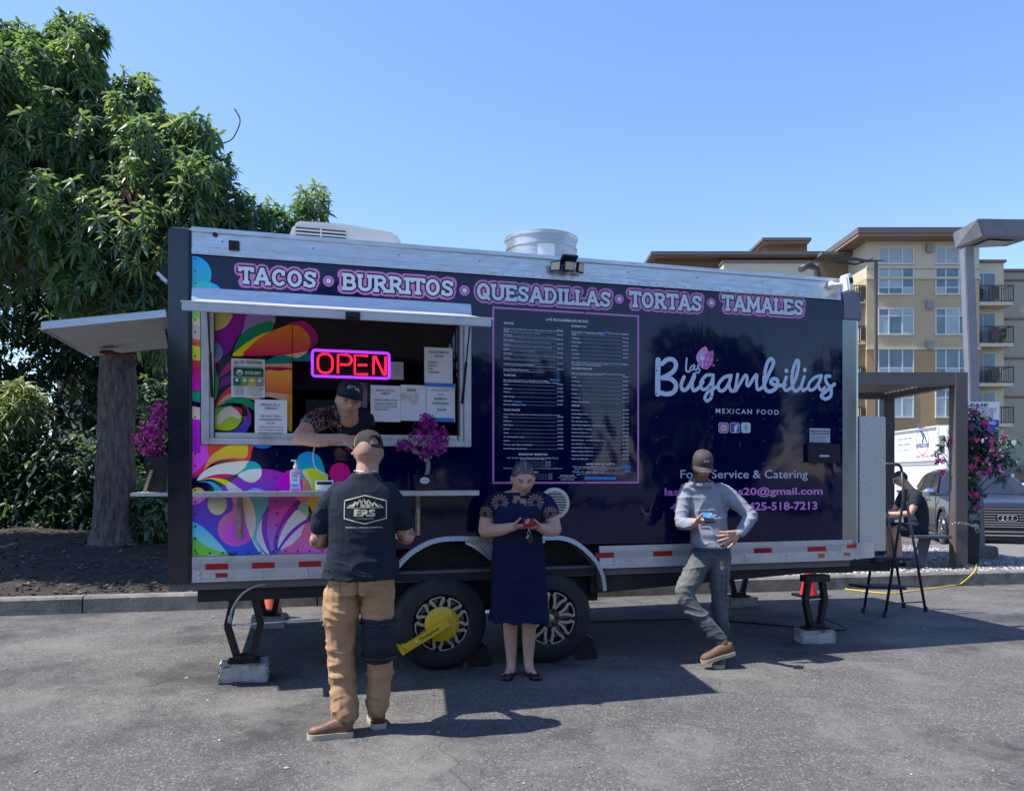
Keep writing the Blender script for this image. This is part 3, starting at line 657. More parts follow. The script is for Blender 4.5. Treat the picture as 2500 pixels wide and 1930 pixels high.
# small floodlight on the rear top corner, clearance lights and camera on the rail
def flood(x, y, z, ry, name):
    e = MB(); e.obox((x, y, z), (.075, 0, 0), (0, .02, 0), (0, 0, .05)); return e
g = MB(); g.prism([(SL-.005, 2.97), (SL-.075, 2.90), (SL-.065, 2.86), (SL-.005, 2.84)], .05, .13); g.build('rear_floodlight', BLACKM, truck); g = MB(); g.bar((SL-.072, .045, 2.89), (SL-.01, .045, 2.83), .06, .02); g.build('floodlight_frame', ALU, truck)
g = MB(); s_, z_ = tp(ZT, 443, 213); g.box(s_-.035, s_+.035, -.04, -.013, z_-.03, z_+.035); g.box(s_-.02, s_+.02, -.045, -.0401, z_-.015, z_+.02); g.build('clearance_light', BLACKM, truck, bevel=.004)
g = MB(); s_, z_ = tp(ZT, 323, 138); g.lathe([(.018, 0), (.018, .012), (.01, .018), (0, .018)], 14, (s_, -.012, z_), 'y'); g.build('marker_lamp', M('dark_red_lamp', (.06, .01, .01), .2), truck, smooth=True)
# solar floodlight in the middle of the rail (three heads)
s_, z_ = tp(ZR, 525, 120)
g = MB(); g.obox((s_, -.09, z_+.035), (.065, 0, 0), (0, .05, -.022), (0, .004, .01)); g.box(s_-.03, s_+.03, -.06, -.012, z_-.04, z_+.03)
for dx, ang in ((-.10, -.6), (0, 0), (.10, .6)):
    c_, t_ = cos(ang), sin(ang); g.obox((s_+dx, -.11+abs(dx)*.3, z_-.02), (.042*c_, .042*t_, 0), (-.012*t_, .012*c_, 0), (0, -.010, .036))
g.build('solar_floodlight', BLACKM, truck, bevel=.004)
for dx, ang in ((-.10, -.6), (0, 0), (.10, .6)):
    c_, t_ = cos(ang), sin(ang); g = MB(); g.obox((s_+dx+.014*t_, -.124+abs(dx)*.3, z_-.022), (.034*c_, .034*t_, 0), (-.002*t_, .002*c_, 0), (0, -.008, .028)); g.build('floodlight_lens', M('lens_cream', (.5, .45, .36), .25), truck)
s_, z_ = tp(ZR, 2050, 228)
g = MB(); g.lathe([(.035, 0), (.035, .02), (.02, .03), (.02, .05)], 16, (s_-.075, -.012, z_), 'y'); g.tube([(s_-.075, -.06, z_), (s_-.02, -.1, z_-.01)], .016, 8); g.build('camera_bracket', WHITE, truck, smooth=True)
g = MB(); g.obox((s_+.01, -.12, z_), (.034, .005, .01), (.0, .055, .0), (-.012, 0, .075)); g.build('security_camera', WHITE, truck, bevel=.014, auto=60)
g = MB(); g.obox((s_+.012, -.176, z_+.012), (.018, 0, .004), (0, .002, 0), (-.004, 0, .024)); g.build('camera_lens', BLACK, truck)

# fender of tread plate, arches
TREAD = diamond_plate('tread_plate', (.50, .51, .53), .33, .036)
inner = [(a, b) for a, b in fout]
def offs(pts, d):
    out = []
    for i, p in enumerate(pts):
        a = np.array(pts[max(i-1, 0)]); b = np.array(pts[min(i+1, len(pts)-1)]); t = (b-a)/np.linalg.norm(b-a); out.append((p[0]+t[1]*d, p[1]-t[0]*d))
    return out
fin = offs(fout, .035)
g = MB(); n_ = len(fout); base = 0
for (x_, z_), (xi, zi) in zip(fout, fin): g.v += [(x_, .0, z_), (x_, -.045, z_), (xi, -.055, zi), (xi, .1, zi)]
for i in range(n_-1):
    for j in range(4): a = i*4+j; b = i*4+(j+1) % 4; g.f.append([a, b, b+4, a+4]); g.m.append(0)
g.build('fender_band', TREAD, truck, fix=True, auto=50)
wc1 = TP(1078, 1524, .02)[0]; wc2 = TP(1343, 1505, .02)[0]
zsp = [tp(ZW, x, y, .02) for x, y in ((860,268),(930,300),(1000,350),(1060,400),(1100,430),(1240,440),(1330,380),(1400,320),(1480,280),(1560,255))]
topc = [p for p in fin if zsp[0][0]-.02 <= p[0] <= zsp[-1][0]+.02]
g = MB(); g.prism(zsp[::1]+[(p[0], p[1]+.004) for p in topc[::-1]], -.03, -.024); g.build('fender_plate', TREAD, truck)
g = MB()
for a, b in zip(zsp[:-1], zsp[1:]): g.bar((a[0], -.035, a[1]), (b[0], -.035, b[1]), .02, .012, (0, 1, 0))
g.build('fender_trim', ALU, truck)
# wheel well liner, chassis
g = MB(); g.box(fend[0][0], fend[-1][0], .16, .2, .45, 1.5); g.box(fend[0][0], fend[-1][0], -.0, .16, ZB_-.05, ZB_-.0); g.build('wheel_well', UNDER, truck)
g = MB(); sA = TP(*OV(421, 1255), -.05)[0]
g.box(sA, fend[0][0]+.05, .06, .16, .585, ZB_-.062); g.box(sA, L1+.12, WID-.2, WID-.1, .60, ZB_-.062); g.box(fend[0][0]+.05, fend[-1][0], .22, .34, .50, ZB_-.01)
g.prism([(fend[-1][0]-.1, ZB_-.061), (L1+.16, ZB_-.061), (L1+.16, .70-.09), (TP(*Z6(780, 240), -.05)[0], .62), (fend[-1][0]+.02, .53), (fend[-1][0]-.1, .53)], .06, .14)
g.box(fend[-1][0]-.1, fend[-1][0]+1.2, .8, .86, .46, .53)
for x in np.arange(sA+.1, L1, .62): g.box(x, x+.05, .17, WID-.21, .62, ZB_-.064)
for x in (wc1, wc2): g.tube([(x, .25, .36), (x, WID-.25, .36)], .04, 10)
g.bar((wc1-.1, .26, .42), (wc2+.1, .26, .42), .05, .04); g.bar((wc1+.42, .26, .42), (wc1+.42, .26, .52), .05, .05)
g.build('chassis', UNDER, truck)
# tongue and coupler at the right
g = MB(); g.bar((L1+.1, .9, .58), (L1+1.5, 1.15, .50), .06, .1); g.bar((L1+.1, 1.5, .58), (L1+1.5, 1.2, .50), .06, .1); g.build('tow_tongue', UNDER, truck)
# wheels
TYP = [(.215, 0), (.225, .012), (.245, .012), (.27, .008), (.30, .004), (.325, -.006), (.345, -.022), (.357, -.045), (.360, -.07), (.360, -.16), (.35, -.19), (.30, -.215), (.2, -.215)]
def gap(r, h): return (r, h)
def make_wheel(x, rot):
    w = empty('wheel', (x, -.02, .36), parent=truck)
    g = MB(); g.lathe(TYP, 48, ax='y', caps=(0, 0)); t = g.build('tyre', RUBBER, w, auto=50)
    g = MB()
    for i in range(60):
        a = 2*pi*i/60
        for y0, y1, tt in ((-.05, -.085, .02), (-.09, -.12, -.02), (-.125, -.165, .02)):
            pass
        g.obox((.360*cos(a), .12, .360*sin(a)), (.0035*cos(a), 0, .0035*sin(a)), (.0, .055, 0), (-sin(a)*.011, 0, cos(a)*.011))
    g.build('tread_blocks', RUBBER, w, kind='stuff')
    g = MB(); g.lathe([(.216, .004), (.205, -.004), (.195, -.03), (.185, -.05), (.09, -.052), (.085, -.02), (.07, .0), (0, .0)], 48, ax='y', caps=(0, 0)); g.build('rim', M('rim_black', (.010, .011, .014), .18, 0, .5, coat=.8), w, auto=40)
    mach = M('machined_spoke', (.42, .40, .37), .3, .6, rvar=.08)
    g = MB(); sp_ = []
    for k in range(1):
        a0_ = 2*pi*k/8+rot
        for sg in (-1, 1):
            pts = []
            for t in np.linspace(0, 1, 7):
                r = .078+t*.112; an = a0_+sg*(.10+.20*t*t); pts.append((r*cos(an), r*sin(an)))
            for i in range(6):
                w_ = .0085+.004*i/6; p, q = np.array(pts[i]), np.array(pts[i+1]); d = (q-p)/np.linalg.norm(q-p); nn = np.array((-d[1], d[0]))*w_
                g.add([((p+nn)[0], -.002, (p+nn)[1]), ((p-nn)[0], -.002, (p-nn)[1]), ((q-nn*1.05)[0], -.002, (q-nn*1.05)[1]), ((q+nn*1.05)[0], -.002, (q+nn*1.05)[1])], [(0, 1, 2, 3)])
                g.add([((p+nn)[0], .03, (p+nn)[1]), ((p+nn)[0], -.002, (p+nn)[1]), ((q+nn*1.05)[0], -.002, (q+nn*1.05)[1]), ((q+nn*1.05)[0], .03, (q+nn*1.05)[1])], [(0, 1, 2, 3)])
                g.add([((p-nn)[0], -.002, (p-nn)[1]), ((p-nn)[0], .03, (p-nn)[1]), ((q-nn*1.05)[0], .03, (q-nn*1.05)[1]), ((q-nn*1.05)[0], -.002, (q-nn*1.05)[1])], [(0, 1, 2, 3)])
    so_ = g.build('spoke', mach, w, fix=False)
    for k in range(1, 8): dup(so_, rot=(0, 2*pi*k/8, 0))
    g = MB()
    for k in range(1):
        a0_ = 2*pi*k/8+rot
        for i in range(6):
            a1_, a2_ = a0_-.26+i*.52/6, a0_-.26+(i+1)*.52/6
            g.add([(r*cos(a), -.009, r*sin(a)) for a, r in ((a1_, .197), (a2_, .197), (a2_, .206), (a1_, .206))], [(0, 1, 2, 3)])
        for e_ in (-.26, .26):
            a = a0_+e_; g.lathe([(.012, 0), (.012, .003), (.005, .003)], 8, (.193*cos(a), -.007, .193*sin(a)), 'y')
    ro_ = g.build('rim_segment', mach, w)
    for k in range(1, 8): dup(ro_, rot=(0, 2*pi*k/8, 0))
    g = MB(); g.lathe([(.030, .0), (.030, .012), (.024, .016), (0, .016)], 20, (0, -.001, 0), 'y')
    g.build('hub_cap', mach, w, auto=40)
    g = MB()
    g.lathe([(.011, 0), (.011, .012), (.006, .016), (0, .016)], 6, (.055, -.001, 0), 'y'); lo_ = g.build('lug_nut', BLACKM, w)
    for k in range(1, 6): dup(lo_, rot=(0, 2*pi*k/6, 0))
    return w
w1 = make_wheel(wc1, .2); w2 = make_wheel(wc2, .33)

# stabiliser jacks
def jack(x, y, h0, h1, spread, rod):
    j = empty('stabiliser_jack', (x, y, 0), parent=truck); zm = (h0+h1)/2+.03
    g = MB()
    for sg in (-1, 1):
        g.bar((sg*.07, 0, h1), (sg*spread, 0, zm), .05, .05, (0, 1, 0)); g.bar((sg*spread, 0, zm), (sg*.045, 0, h0+.02), .05, .05, (0, 1, 0))
    g.build('scissor_arms', BLACKM, j, bevel=.004)
    g = MB(); g.box(-.11, .11, -.07, .07, h0, h0+.018); g.box(-.07, .07, -.05, .05, h0+.018, h0+.05); g.build('foot_plate', BLACKM, j, bevel=.003)
    g = MB(); g.box(-.12, .12, -.05, .05, h1-.02, h1+.04); g.build('top_plate', BLACKM, j)
    g = MB(); g.tube([(-spread-.04, 0, zm), (spread+rod, .0, zm+.015)], .007, 8); g.build('screw_rod', STEEL, j)
    return j
jx1 = TP(*OV(521, 1330), -.12)[0]; jack(jx1, .12, .135, .60, .115, .42)
jx2 = TP(*OV(1738, 1260), -.10)[0]; jack(jx2, .10, .12, .56, .10, .05)
jx3 = jx1+.1; jack(jx3, WID-.25, .12, .60, .10, .1); jack(TP(*OV(1580, 1240), -1.9)[0], 1.95, .11, .5, .1, .0)
# air conditioner on the roof
ac = empty('roof_air_conditioner', (0, 0, 0), parent=truck)
a, _ = TP(*OV(612, 500), -.75); b, _ = TP(*OV(862, 515), -.75); b += .12; zt = .37
prof = [(a, ZT_), (a-.01, ZT_+.16), (a+.05, ZT_+zt-.03), (a+.10, ZT_+zt), (a+.40*(b-a), ZT_+zt+.01), (a+.82*(b-a), ZT_+zt-.03), (b-.08, ZT_+.16), (b, ZT_)]
g = MB(); g.prism(prof, .75, 1.55); g.build('shroud', M('aged_white_plastic', (.62, .62, .60), .4, var=.05, dirt=(.4, .37, .33), damt=.4), ac, bevel=.03, auto=50)
SLAT = M('white_slat', (.60, .60, .58), .4)
sl0 = None
g = MB(); g.box(a+.07, a+.47, .744, .749, ZT_+.07, ZT_+.31); g.build('grille_recess', BLACK, ac)
for i in range(8):
    if sl0 is None: g = MB(); g.box(a+.065, a+.475, .730, .743, 0, .012); sl0 = g.build('louvre', SLAT, ac)
    else: sl0 = sl0; d_ = dup(sl0, loc=(0, 0, ZT_+.08+.029*i))
sl0.location = (0, 0, ZT_+.08)
g = MB(); g.box(a+.262, a+.275, .726, .7295, ZT_+.07, ZT_+.31); g.build('grille_rib', SLAT, ac)
# exhaust fan
ef = empty('exhaust_fan', (0, 0, 0), parent=truck)
c1, _ = TP(*OV(1154, 520), -1.1); g = MB(); GALV = M('galvanised_steel', (.42, .44, .46), .45, .8, var=.15, vscale=6, rvar=.1)
g.lathe([(.33, ZT_), (.33, ZT_+.46), (.345, ZT_+.47), (.345, ZT_+.485), (.315, ZT_+.485), (.31, ZT_+.2)], 40, (c1, 1.1, 0)); g.lathe([(.338, ZT_+.37), (.338, ZT_+.385), (.33, ZT_+.386)], 40, (c1, 1.1, 0))
g.build('fan_housing', GALV, ef, auto=40)
g = MB(); g.box(c1-.42, c1-.3, .95, 1.05, ZT_+.22, ZT_+.30); g.box(c1-.40, c1+.40, .72, 1.48, ZT_+.0, ZT_+.16); g.build('fan_curb', GALV, ef)
g = MB()
for i in range(6):
    a1_, a2_ = -1.98+i*.08, -1.98+(i+1)*.08
    g.add([(c1+.3315*cos(q), 1.1+.3315*sin(q), z) for q, z in ((a1_, ZT_+.22), (a2_, ZT_+.22), (a2_, ZT_+.36), (a1_, ZT_+.36))], [(0, 1, 2, 3)])
g.build('fan_label', M('label_white_blue', (.55, .62, .68), .5), ef)
# exhaust pipe cap near the right end
g = MB(); c2, z2 = TP(*OV(1730, 572), -.5); g.tube([(c2-.12, .5, z2-.02), (c2-.02, .5, z2+.03), (c2+.06, .5, z2), (c2+.08, .5, z2-.1)], [.030, .034, .030, .028], 10); g.build('roof_vent_elbow', M('weathered_vent', (.06, .06, .06), .5, .6), truck, smooth=True)
# round louvred vent behind the woman
vx, vz = TP(*OV(1182, 1073)); rr = .125
g = MB(); g.lathe([(rr, 0), (rr, .012), (rr-.012, .02), (rr-.028, .02), (rr-.032, .006)], 32, (vx, 0, vz), 'y', caps=(0, 0)); g.build('vent_ring', M('cream_plastic', (.60, .58, .50), .4), truck, auto=40)
lv = None; CR = M('cream_louvre', (.58, .56, .48), .45)
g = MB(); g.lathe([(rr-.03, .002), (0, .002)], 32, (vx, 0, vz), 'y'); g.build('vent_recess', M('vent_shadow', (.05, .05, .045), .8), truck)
for i in range(9):
    z = -.084+i*.021; hw = sqrt(max(0, (rr-.031)**2-z*z)); g = MB(); g.obox((vx, -.010, vz+z), (hw, 0, 0), (0, .006, .003), (0, -.001, .002+.0015)); g.build('vent_slat', CR, truck)
# electric box, outlet label, warning sign
x0, z1 = tp(ZL, 1447, 983); x1, z0 = tp(ZL, 1742, 1157)
g = MB(); g.box(x0, x1, -.035, -.001, z0, z1); g.build('electric_box', M('navy_box', (.004, .005, .022), .4), truck, bevel=.004)
g = MB(); xx, zz = tp(ZL, 1620, 1095, .035); g.box(xx-.05, xx+.05, -.0375, -.0355, zz-.008, zz+.008); g.build('box_label', M('pale_label', (.45, .47, .5), .5), truck)
x0, z1 = tp(ZL, 1485, 842); x1, z0 = tp(ZL, 1670, 975)
g = MB(); g.box(x0, x1, -.0035, -.001, z0, z1); g.build('warning_plate', M('warning_white', (.42, .48, .52), .4), truck)
g = MB(); g.box(x0+.01, x1-.01, -.0045, -.0036, z1-.05, z1-.018); g.build('warning_header', BLACK, truck)
# diamond plate box ahead of the trailer nose
bx0 = L1+R+.003; bx1 = TP(*OV(1890, 1000), -.03)[0]
g = MB(); g.box(bx0, bx1, .03, 1.9, .80, TP(*OV(1860, 888), -.05)[1]); g.build('tread_plate_box', diamond_plate('nose_tread_plate', (.62, .62, .58), .30, .040), truck, bevel=.006)
# ------------------------------------------------------------------ lettering
def text_mesh(body, bold=0.0, align='LEFT', spacing=1.0, shear=0.0, font=None):
    """returns (verts Nx2, faces) of flat text, size 1"""
    c = bpy.data.curves.new('t', 'FONT'); c.body = body; c.offset = bold; c.align_x = align; c.space_character = spacing; c.shear = shear; c.resolution_u = 3; c.fill_mode = 'FRONT'
    o = bpy.data.objects.new('t', c); COL.objects.link(o); dg = bpy.context.evaluated_depsgraph_get(); me = bpy.data.meshes.new_from_object(o.evaluated_get(dg))
    v = np.array([tuple(p.co)[:2] for p in me.vertices]).reshape(-1, 2); f = [list(p.vertices) for p in me.polygons]
    bpy.data.objects.remove(o); bpy.data.curves.remove(c); bpy.data.meshes.remove(me); return v, f
class Flat:
    """collects flat print: (x, z) shapes at a given outward offset"""
    def __init__(s): s.mb = MB()
    def text(s, body, x0, x1, z0, z1, o, m=0, keep=False, **k):
        if not body.strip(): return s
        v, f = text_mesh(body, **k)
        if len(v) == 0: return s
        mn, mx = v.min(0), v.max(0); sx = (x1-x0)/(mx[0]-mn[0]); sz = (z1-z0)/(mx[1]-mn[1])
        if keep: sx = sz = min(sx, sz)
        s.mb.add([(x0+(p[0]-mn[0])*sx, -o, z0+(p[1]-mn[1])*sz) for p in v], f, m); return s
    def slanted(s, body, tl, tr, h, o, m=0, **k):
        """text whose baseline runs from tl to tr (x,z of the lower corners)"""
        v, f = text_mesh(body, **k); mn, mx = v.min(0), v.max(0)
        u = (v-mn)/(mx-mn)
        s.mb.add([(tl[0]+(tr[0]-tl[0])*p[0], -o, tl[1]+(tr[1]-tl[1])*p[0]+h*p[1]) for p in u], f, m); return s
    def rect(s, x0, x1, z0, z1, o, m=0): s.mb.add([(x0, -o, z0), (x1, -o, z0), (x1, -o, z1), (x0, -o, z1)], [(0, 1, 2, 3)], m); return s
    def poly(s, pts, o, m=0):
        tr = tessellate_polygon([[Vector((x, z, 0)) for x, z in pts]]); base = len(s.mb.v); s.mb.v += [(x, -o, z) for x, z in pts]
        for t in tr:
            a, b, c = [pts[i] for i in t]; ar = (b[0]-a[0])*(c[1]-a[1])-(b[1]-a[1])*(c[0]-a[0])
            s.mb.f.append([base+i for i in (t if ar > 0 else t[::-1])]); s.mb.m.append(m)
        return s
    def disc(s, x, z, r, o, m=0, n=20): return s.poly([(x+r*cos(2*pi*i/n), z+r*sin(2*pi*i/n)) for i in range(n)], o, m)
    def ring(s, x, z, r0, r1, o, m=0, n=24):
        for i in range(n):
            a, b = 2*pi*i/n, 2*pi*(i+1)/n; s.mb.add([(x+r*cos(t), -o, z+r*sin(t)) for r, t in ((r0, a), (r1, a), (r1, b), (r0, b))], [(0, 1, 2, 3)], m)
        return s
    def stroke(s, pts, w, o, m=0, caps=True, step=2e-6):
        pts = [np.array(p, float) for p in pts]; n = len(pts); L = []; Rr = []
        for i in range(n):
            d = pts[min(i+1, n-1)]-pts[max(i-1, 0)]; d = d/(np.linalg.norm(d)+1e-9); nn = np.array((-d[1], d[0]))*(w/2)
            L.append(pts[i]+nn); Rr.append(pts[i]-nn)
        base = len(s.mb.v)
        for i in range(n): oo = o+step*i; s.mb.v += [(L[i][0], -oo, L[i][1]), (Rr[i][0], -oo, Rr[i][1])]
        for i in range(n-1): a = base+2*i; s.mb.f.append([a, a+1, a+3, a+2]); s.mb.m.append(m)
        if caps:
            for e, q in ((0, pts[0]-pts[1]), (n-1, pts[-1]-pts[-2])):
                q = q/(np.linalg.norm(q)+1e-9); an = atan2(q[1], q[0]); oo = o+step*e
                vs = [(pts[e][0]+w/2*cos(an+t), -oo, pts[e][1]+w/2*sin(an+t)) for t in np.linspace(-pi/2, pi/2, 9)]
                s.mb.add(vs, [list(range(9))], m)
        return s
    def build(s, name, mats, parent, **k): return s.mb.build(name, mats, parent, fix=False, **k)

# big slab lettering along the top: strokes in three layers
GL = {
 'T': (.80, [[(.02,1),(.78,1)],[(.40,1),(.40,0)],[(.03,1),(.03,.84)],[(.77,1),(.77,.84)],[(.27,0),(.53,0)]]),
 'A': (.95, [[(.12,0),(.42,.98)],[(.50,.98),(.82,0)],[(.40,1),(.52,1)],[(.24,.32),(.70,.32)],[(.02,0),(.20,0)],[(.72,0),(.93,0)]]),
 'C': (.85, 'C'), 'O': (.92, 'O'), 'S': (.78, 'S'),
 'B': (.84, [[(.15,0),(.15,1)],[(.03,1),(.42,1)],[(.03,0),(.45,0)],[(.15,.53),(.42,.53)],'B1','B2']),
 'U': (.90, [[(.14,1),(.14,.32)],[(.76,1),(.76,.32)],'U1',[(.02,1),(.27,1)],[(.64,1),(.88,1)]]),
 'R': (.88, [[(.15,0),(.15,1)],[(.03,1),(.42,1)],[(.15,.48),(.42,.48)],'B1',[(.42,.48),(.76,0)],[(.03,0),(.27,0)],[(.66,0),(.88,0)]]),
 'I': (.36, [[(.18,0),(.18,1)],[(.04,1),(.32,1)],[(.04,0),(.32,0)]]),
 'Q': (.92, ['O_',[(.52,.28),(.86,-.06)]]),
 'E': (.76, [[(.15,0),(.15,1)],[(.03,1),(.68,1)],[(.15,.52),(.55,.52)],[(.03,0),(.70,0)],[(.68,1),(.68,.86)],[(.70,0),(.70,.15)]]),
 'D': (.88, [[(.15,0),(.15,1)],[(.03,1),(.42,1)],[(.03,0),(.42,0)],'D1']),
 'L': (.72, [[(.15,0),(.15,1)],[(.03,1),(.28,1)],[(.03,0),(.66,0)],[(.66,0),(.66,.18)]]),
 'M': (1.12, [[(.14,0),(.18,1)],[(.18,1),(.55,.25)],[(.55,.25),(.92,1)],[(.92,1),(.97,0)],[(.03,0),(.27,0)],[(.84,0),(1.08,0)],[(.08,1),(.2,1)],[(.9,1),(1.02,1)]]),
}
def arc(cx, cy, rx, ry, a0, a1, n=14): return [(cx+rx*cos(radians(t)), cy+ry*sin(radians(t))) for t in np.linspace(a0, a1, n)]
SPC = {'C': [arc(.46,.5,.34,.5,48,312,20),[(.70,.95),(.70,.72)]], 'O': [arc(.46,.5,.34,.5,0,360,26)], 'O_': [arc(.46,.5,.34,.5,0,360,26)],
       'S': [[(.66,.80),(.58,.94),(.38,1.0),(.18,.92),(.13,.75),(.24,.60),(.40,.52),(.56,.44),(.66,.28),(.60,.08),(.38,.0),(.18,.06),(.10,.22)],[(.67,.96),(.67,.76)],[(.10,.04),(.10,.24)]],
       'B1': [arc(.42,.755,.26,.245,90,-90,10)], 'B2': [arc(.44,.265,.30,.265,90,-90,10)], 'U1': [arc(.45,.32,.31,.32,180,360,12)], 'D1': [arc(.40,.5,.36,.5,90,-90,14)]}
PINK = M('pink_vinyl', (.62, .20, .50), .3, var=.03); BLKV = M('black_vinyl', (.006, .007, .014), .2, coat=.3); WHV = M('pale_vinyl', (.62, .68, .76), .35, var=.03)
def banner(word, x0, x1, z0, z1, name='lettering'):
    """word fitted into the box (the box is that of the white face)"""
    wtot = sum(GL[c][0] for c in word)+.10*(len(word)-1); sx = (x1-x0)/wtot; h = z1-z0; fl_ = Flat(); xx = x0; q = 0
    th = .200*h
    for li, (w, o) in enumerate(((th+.054, .0022), (th+.024, .0032), (th, .0042))):
        xx = x0; q = 0
        for ch in word:
            wd, st = GL[ch]
            if isinstance(st, str): ss = SPC[st]
            else:
                ss = []
                for e in st: ss += SPC[e] if isinstance(e, str) else [e]
            for p in ss:
                q += 1; P = [(xx+px*sx, z0+th/2+pz*(h-th)) for px, pz in p]
                if len(P) == 2: P = [P[0], P[1]]
                if li == 0: fl_.stroke(P, w, o+6e-6*q, 0, True)
                else: fl_.stroke([np.array(P[0])-(np.array(P[1])-np.array(P[0]))/max(1e-6, np.linalg.norm(np.array(P[1])-np.array(P[0])))*(.3*th if len(P) == 2 else .0)]+P[1:-1]+[np.array(P[-1])+(np.array(P[-1])-np.array(P[-2]))/max(1e-6, np.linalg.norm(np.array(P[-1])-np.array(P[-2])))*(.3*th+ (w-th)/2 if len(P) == 2 else 0)], w, o+6e-6*q, li, len(P) > 2)
            xx += (wd+.10)*sx
    return fl_.build(name, [PINK, BLKV, WHV], truck)
for wd, a, t0_, b, t1_ in (('TACOS', 475, 335, 955, 452), ('BURRITOS', 1120, 375, 1815, 512)):
    (xa, za1) = tp(ZT, a, t0_); (xb, zb0) = tp(ZT, b, t1_ + (0)); zc1 = tp(ZT, a, t0_)[1]; zc0 = tp(ZT, a, t0_+108)[1]
    banner(wd, xa, xb, zc0, zc1)
for wd, a, t0_, b in (('QUESADILLAS', 32, 207, 782), ('TORTAS', 892, 252, 1292), ('TAMALES', 1412, 272, 1862)):
    xa, z1 = tp(ZR, a, t0_); xb, _ = tp(ZR, b, t0_); z0 = tp(ZR, a, t0_+93)[1]; banner(wd, xa, xb, z0, z1)
for c_, x, y in ((ZT, 1033, 427), (ZT, 1886, 486), (ZR, 831, 299), (ZR, 1347, 320)):
    a, z = tp(c_, x, y); Flat().disc(a, z, .040, .0024, 0).disc(a, z, .024, .0034, 1).disc(a, z, .019, .0044, 2).build('lettering_dot', [PINK, BLKV, WHV], truck)

# logo script
BLUEV = M('pale_blue_vinyl', (.50, .60, .74), .3, var=.04)
lg = Flat(); k_ = 0
def sc(pts, w, o=.0022):
    global k_; k_ += 1
    P = catmull([TP(*ZL(x, y), .002) for x, y in pts], False, 8); lg.stroke(P, w*.26693/1877.3*6.55, o+4e-5*k_, 0, step=3e-7)
sc([(100,220),(97,370),(97,528)], 50); sc([(135,255),(185,215),(240,218),(264,268),(232,330),(150,378)], 40); sc([(140,382),(215,392),(262,440),(248,505),(185,530),(105,515)], 42)
sc([(338,375),(312,440),(322,490),(360,485),(400,425),(432,350)], 34); sc([(432,372),(410,440),(425,498),(475,470),(510,420)], 32)
sc([(592,358),(540,360),(492,420),(500,482),(545,478),(590,415),(604,356)], 30); sc([(604,356),(598,470),(585,560),(548,592),(528,562),(560,510),(640,462)], 30)
sc([(765,362),(705,378),(652,440),(660,495),(705,492),(750,425),(768,360)], 32); sc([(766,370),(748,450),(772,503),(812,488)], 32)
sc([(828,350),(815,430),(806,502),(845,440),(896,360),(914,380),(910,440),(930,452),(975,380),(1002,356),(1000,430),(1012,490),(1060,465)], 30)
sc([(1060,465),(1115,340),(1156,245),(1128,210),(1092,265),(1068,400),(1085,488),(1130,505),(1182,470),(1192,405),(1150,392),(1132,428),(1190,452),(1262,446)], 36)
sc([(1272,375),(1250,450),(1268,497),(1320,470)], 32); sc([(1320,470),(1366,360),(1386,245),(1366,226),(1338,290),(1322,400),(1338,484),(1366,500),(1400,472)], 34)
sc([(1437,372),(1412,450),(1424,497),(1470,470)], 32)
sc([(1592,362),(1530,380),(1478,440),(1486,493),(1530,480),(1572,425),(1594,362)], 30); sc([(1590,372),(1566,450),(1592,495),(1625,470)], 30)
sc([(1670,366),(1632,372),(1640,425),(1680,480),(1676,550),(1628,575),(1592,545),(1630,510),(1712,440)], 34)
for x, y in ((1272, 318), (1440, 310)): a, z = TP(*ZL(x, y), .002); lg.disc(a, z, .020, .0040)
lg.build('logo_script', BLUEV, truck)
lg = Flat(); k_ = 0
sc([(362,205),(356,270),(358,318),(386,325)], 17); sc([(428,262),(398,285),(392,310),(415,308),(436,270)], 13); sc([(436,270),(430,300),(448,308),(462,290)], 13); sc([(486,262),(462,270),(470,292),(480,310),(470,335),(448,332)], 13)
lg.build('logo_small_word', BLUEV, truck)
PET = M('petal_pink', (.55, .13, .42), .35); PET2 = M('petal_light_pink', (.70, .30, .58), .35)
pe = Flat()
def PL(*p): return [TP(*ZL(x, y), .002) for x, y in p]
pe.poly(catmull(PL((448,205),(460,160),(490,120),(535,92),(535,92),(560,150),(560,290),(510,296),(475,260)), True, 5), .0022, 1)
pe.poly(catmull(PL((548,150),(607,131),(607,131),(604,220),(580,275),(530,296),(485,280),(490,200)), True, 5), .0027, 0)
for x, y, r, m in ((536,257,7,2),(572,257,5,2),(587,222,5,2),(460,197,4,2),(640,220,4,2),(606,268,8,1),(553,208,13,1),(520,130,10,0)):
    a, z = TP(*ZL(x, y), .002); pe.disc(a, z, r*.00093, .0031, m)
for x in (487, 498, 509, 520): p = PL((x, 150), (x, 195)); pe.stroke(p, .0045, .0034, 2)
pe.poly(PL((484,188),(524,188),(522,212),(510,225),(498,225),(486,212)), .0036, 2); pe.stroke(PL((504,222),(505,288)), .009, .0038, 2)
pe.build('logo_petal', [PET, PET2, WHV], truck)
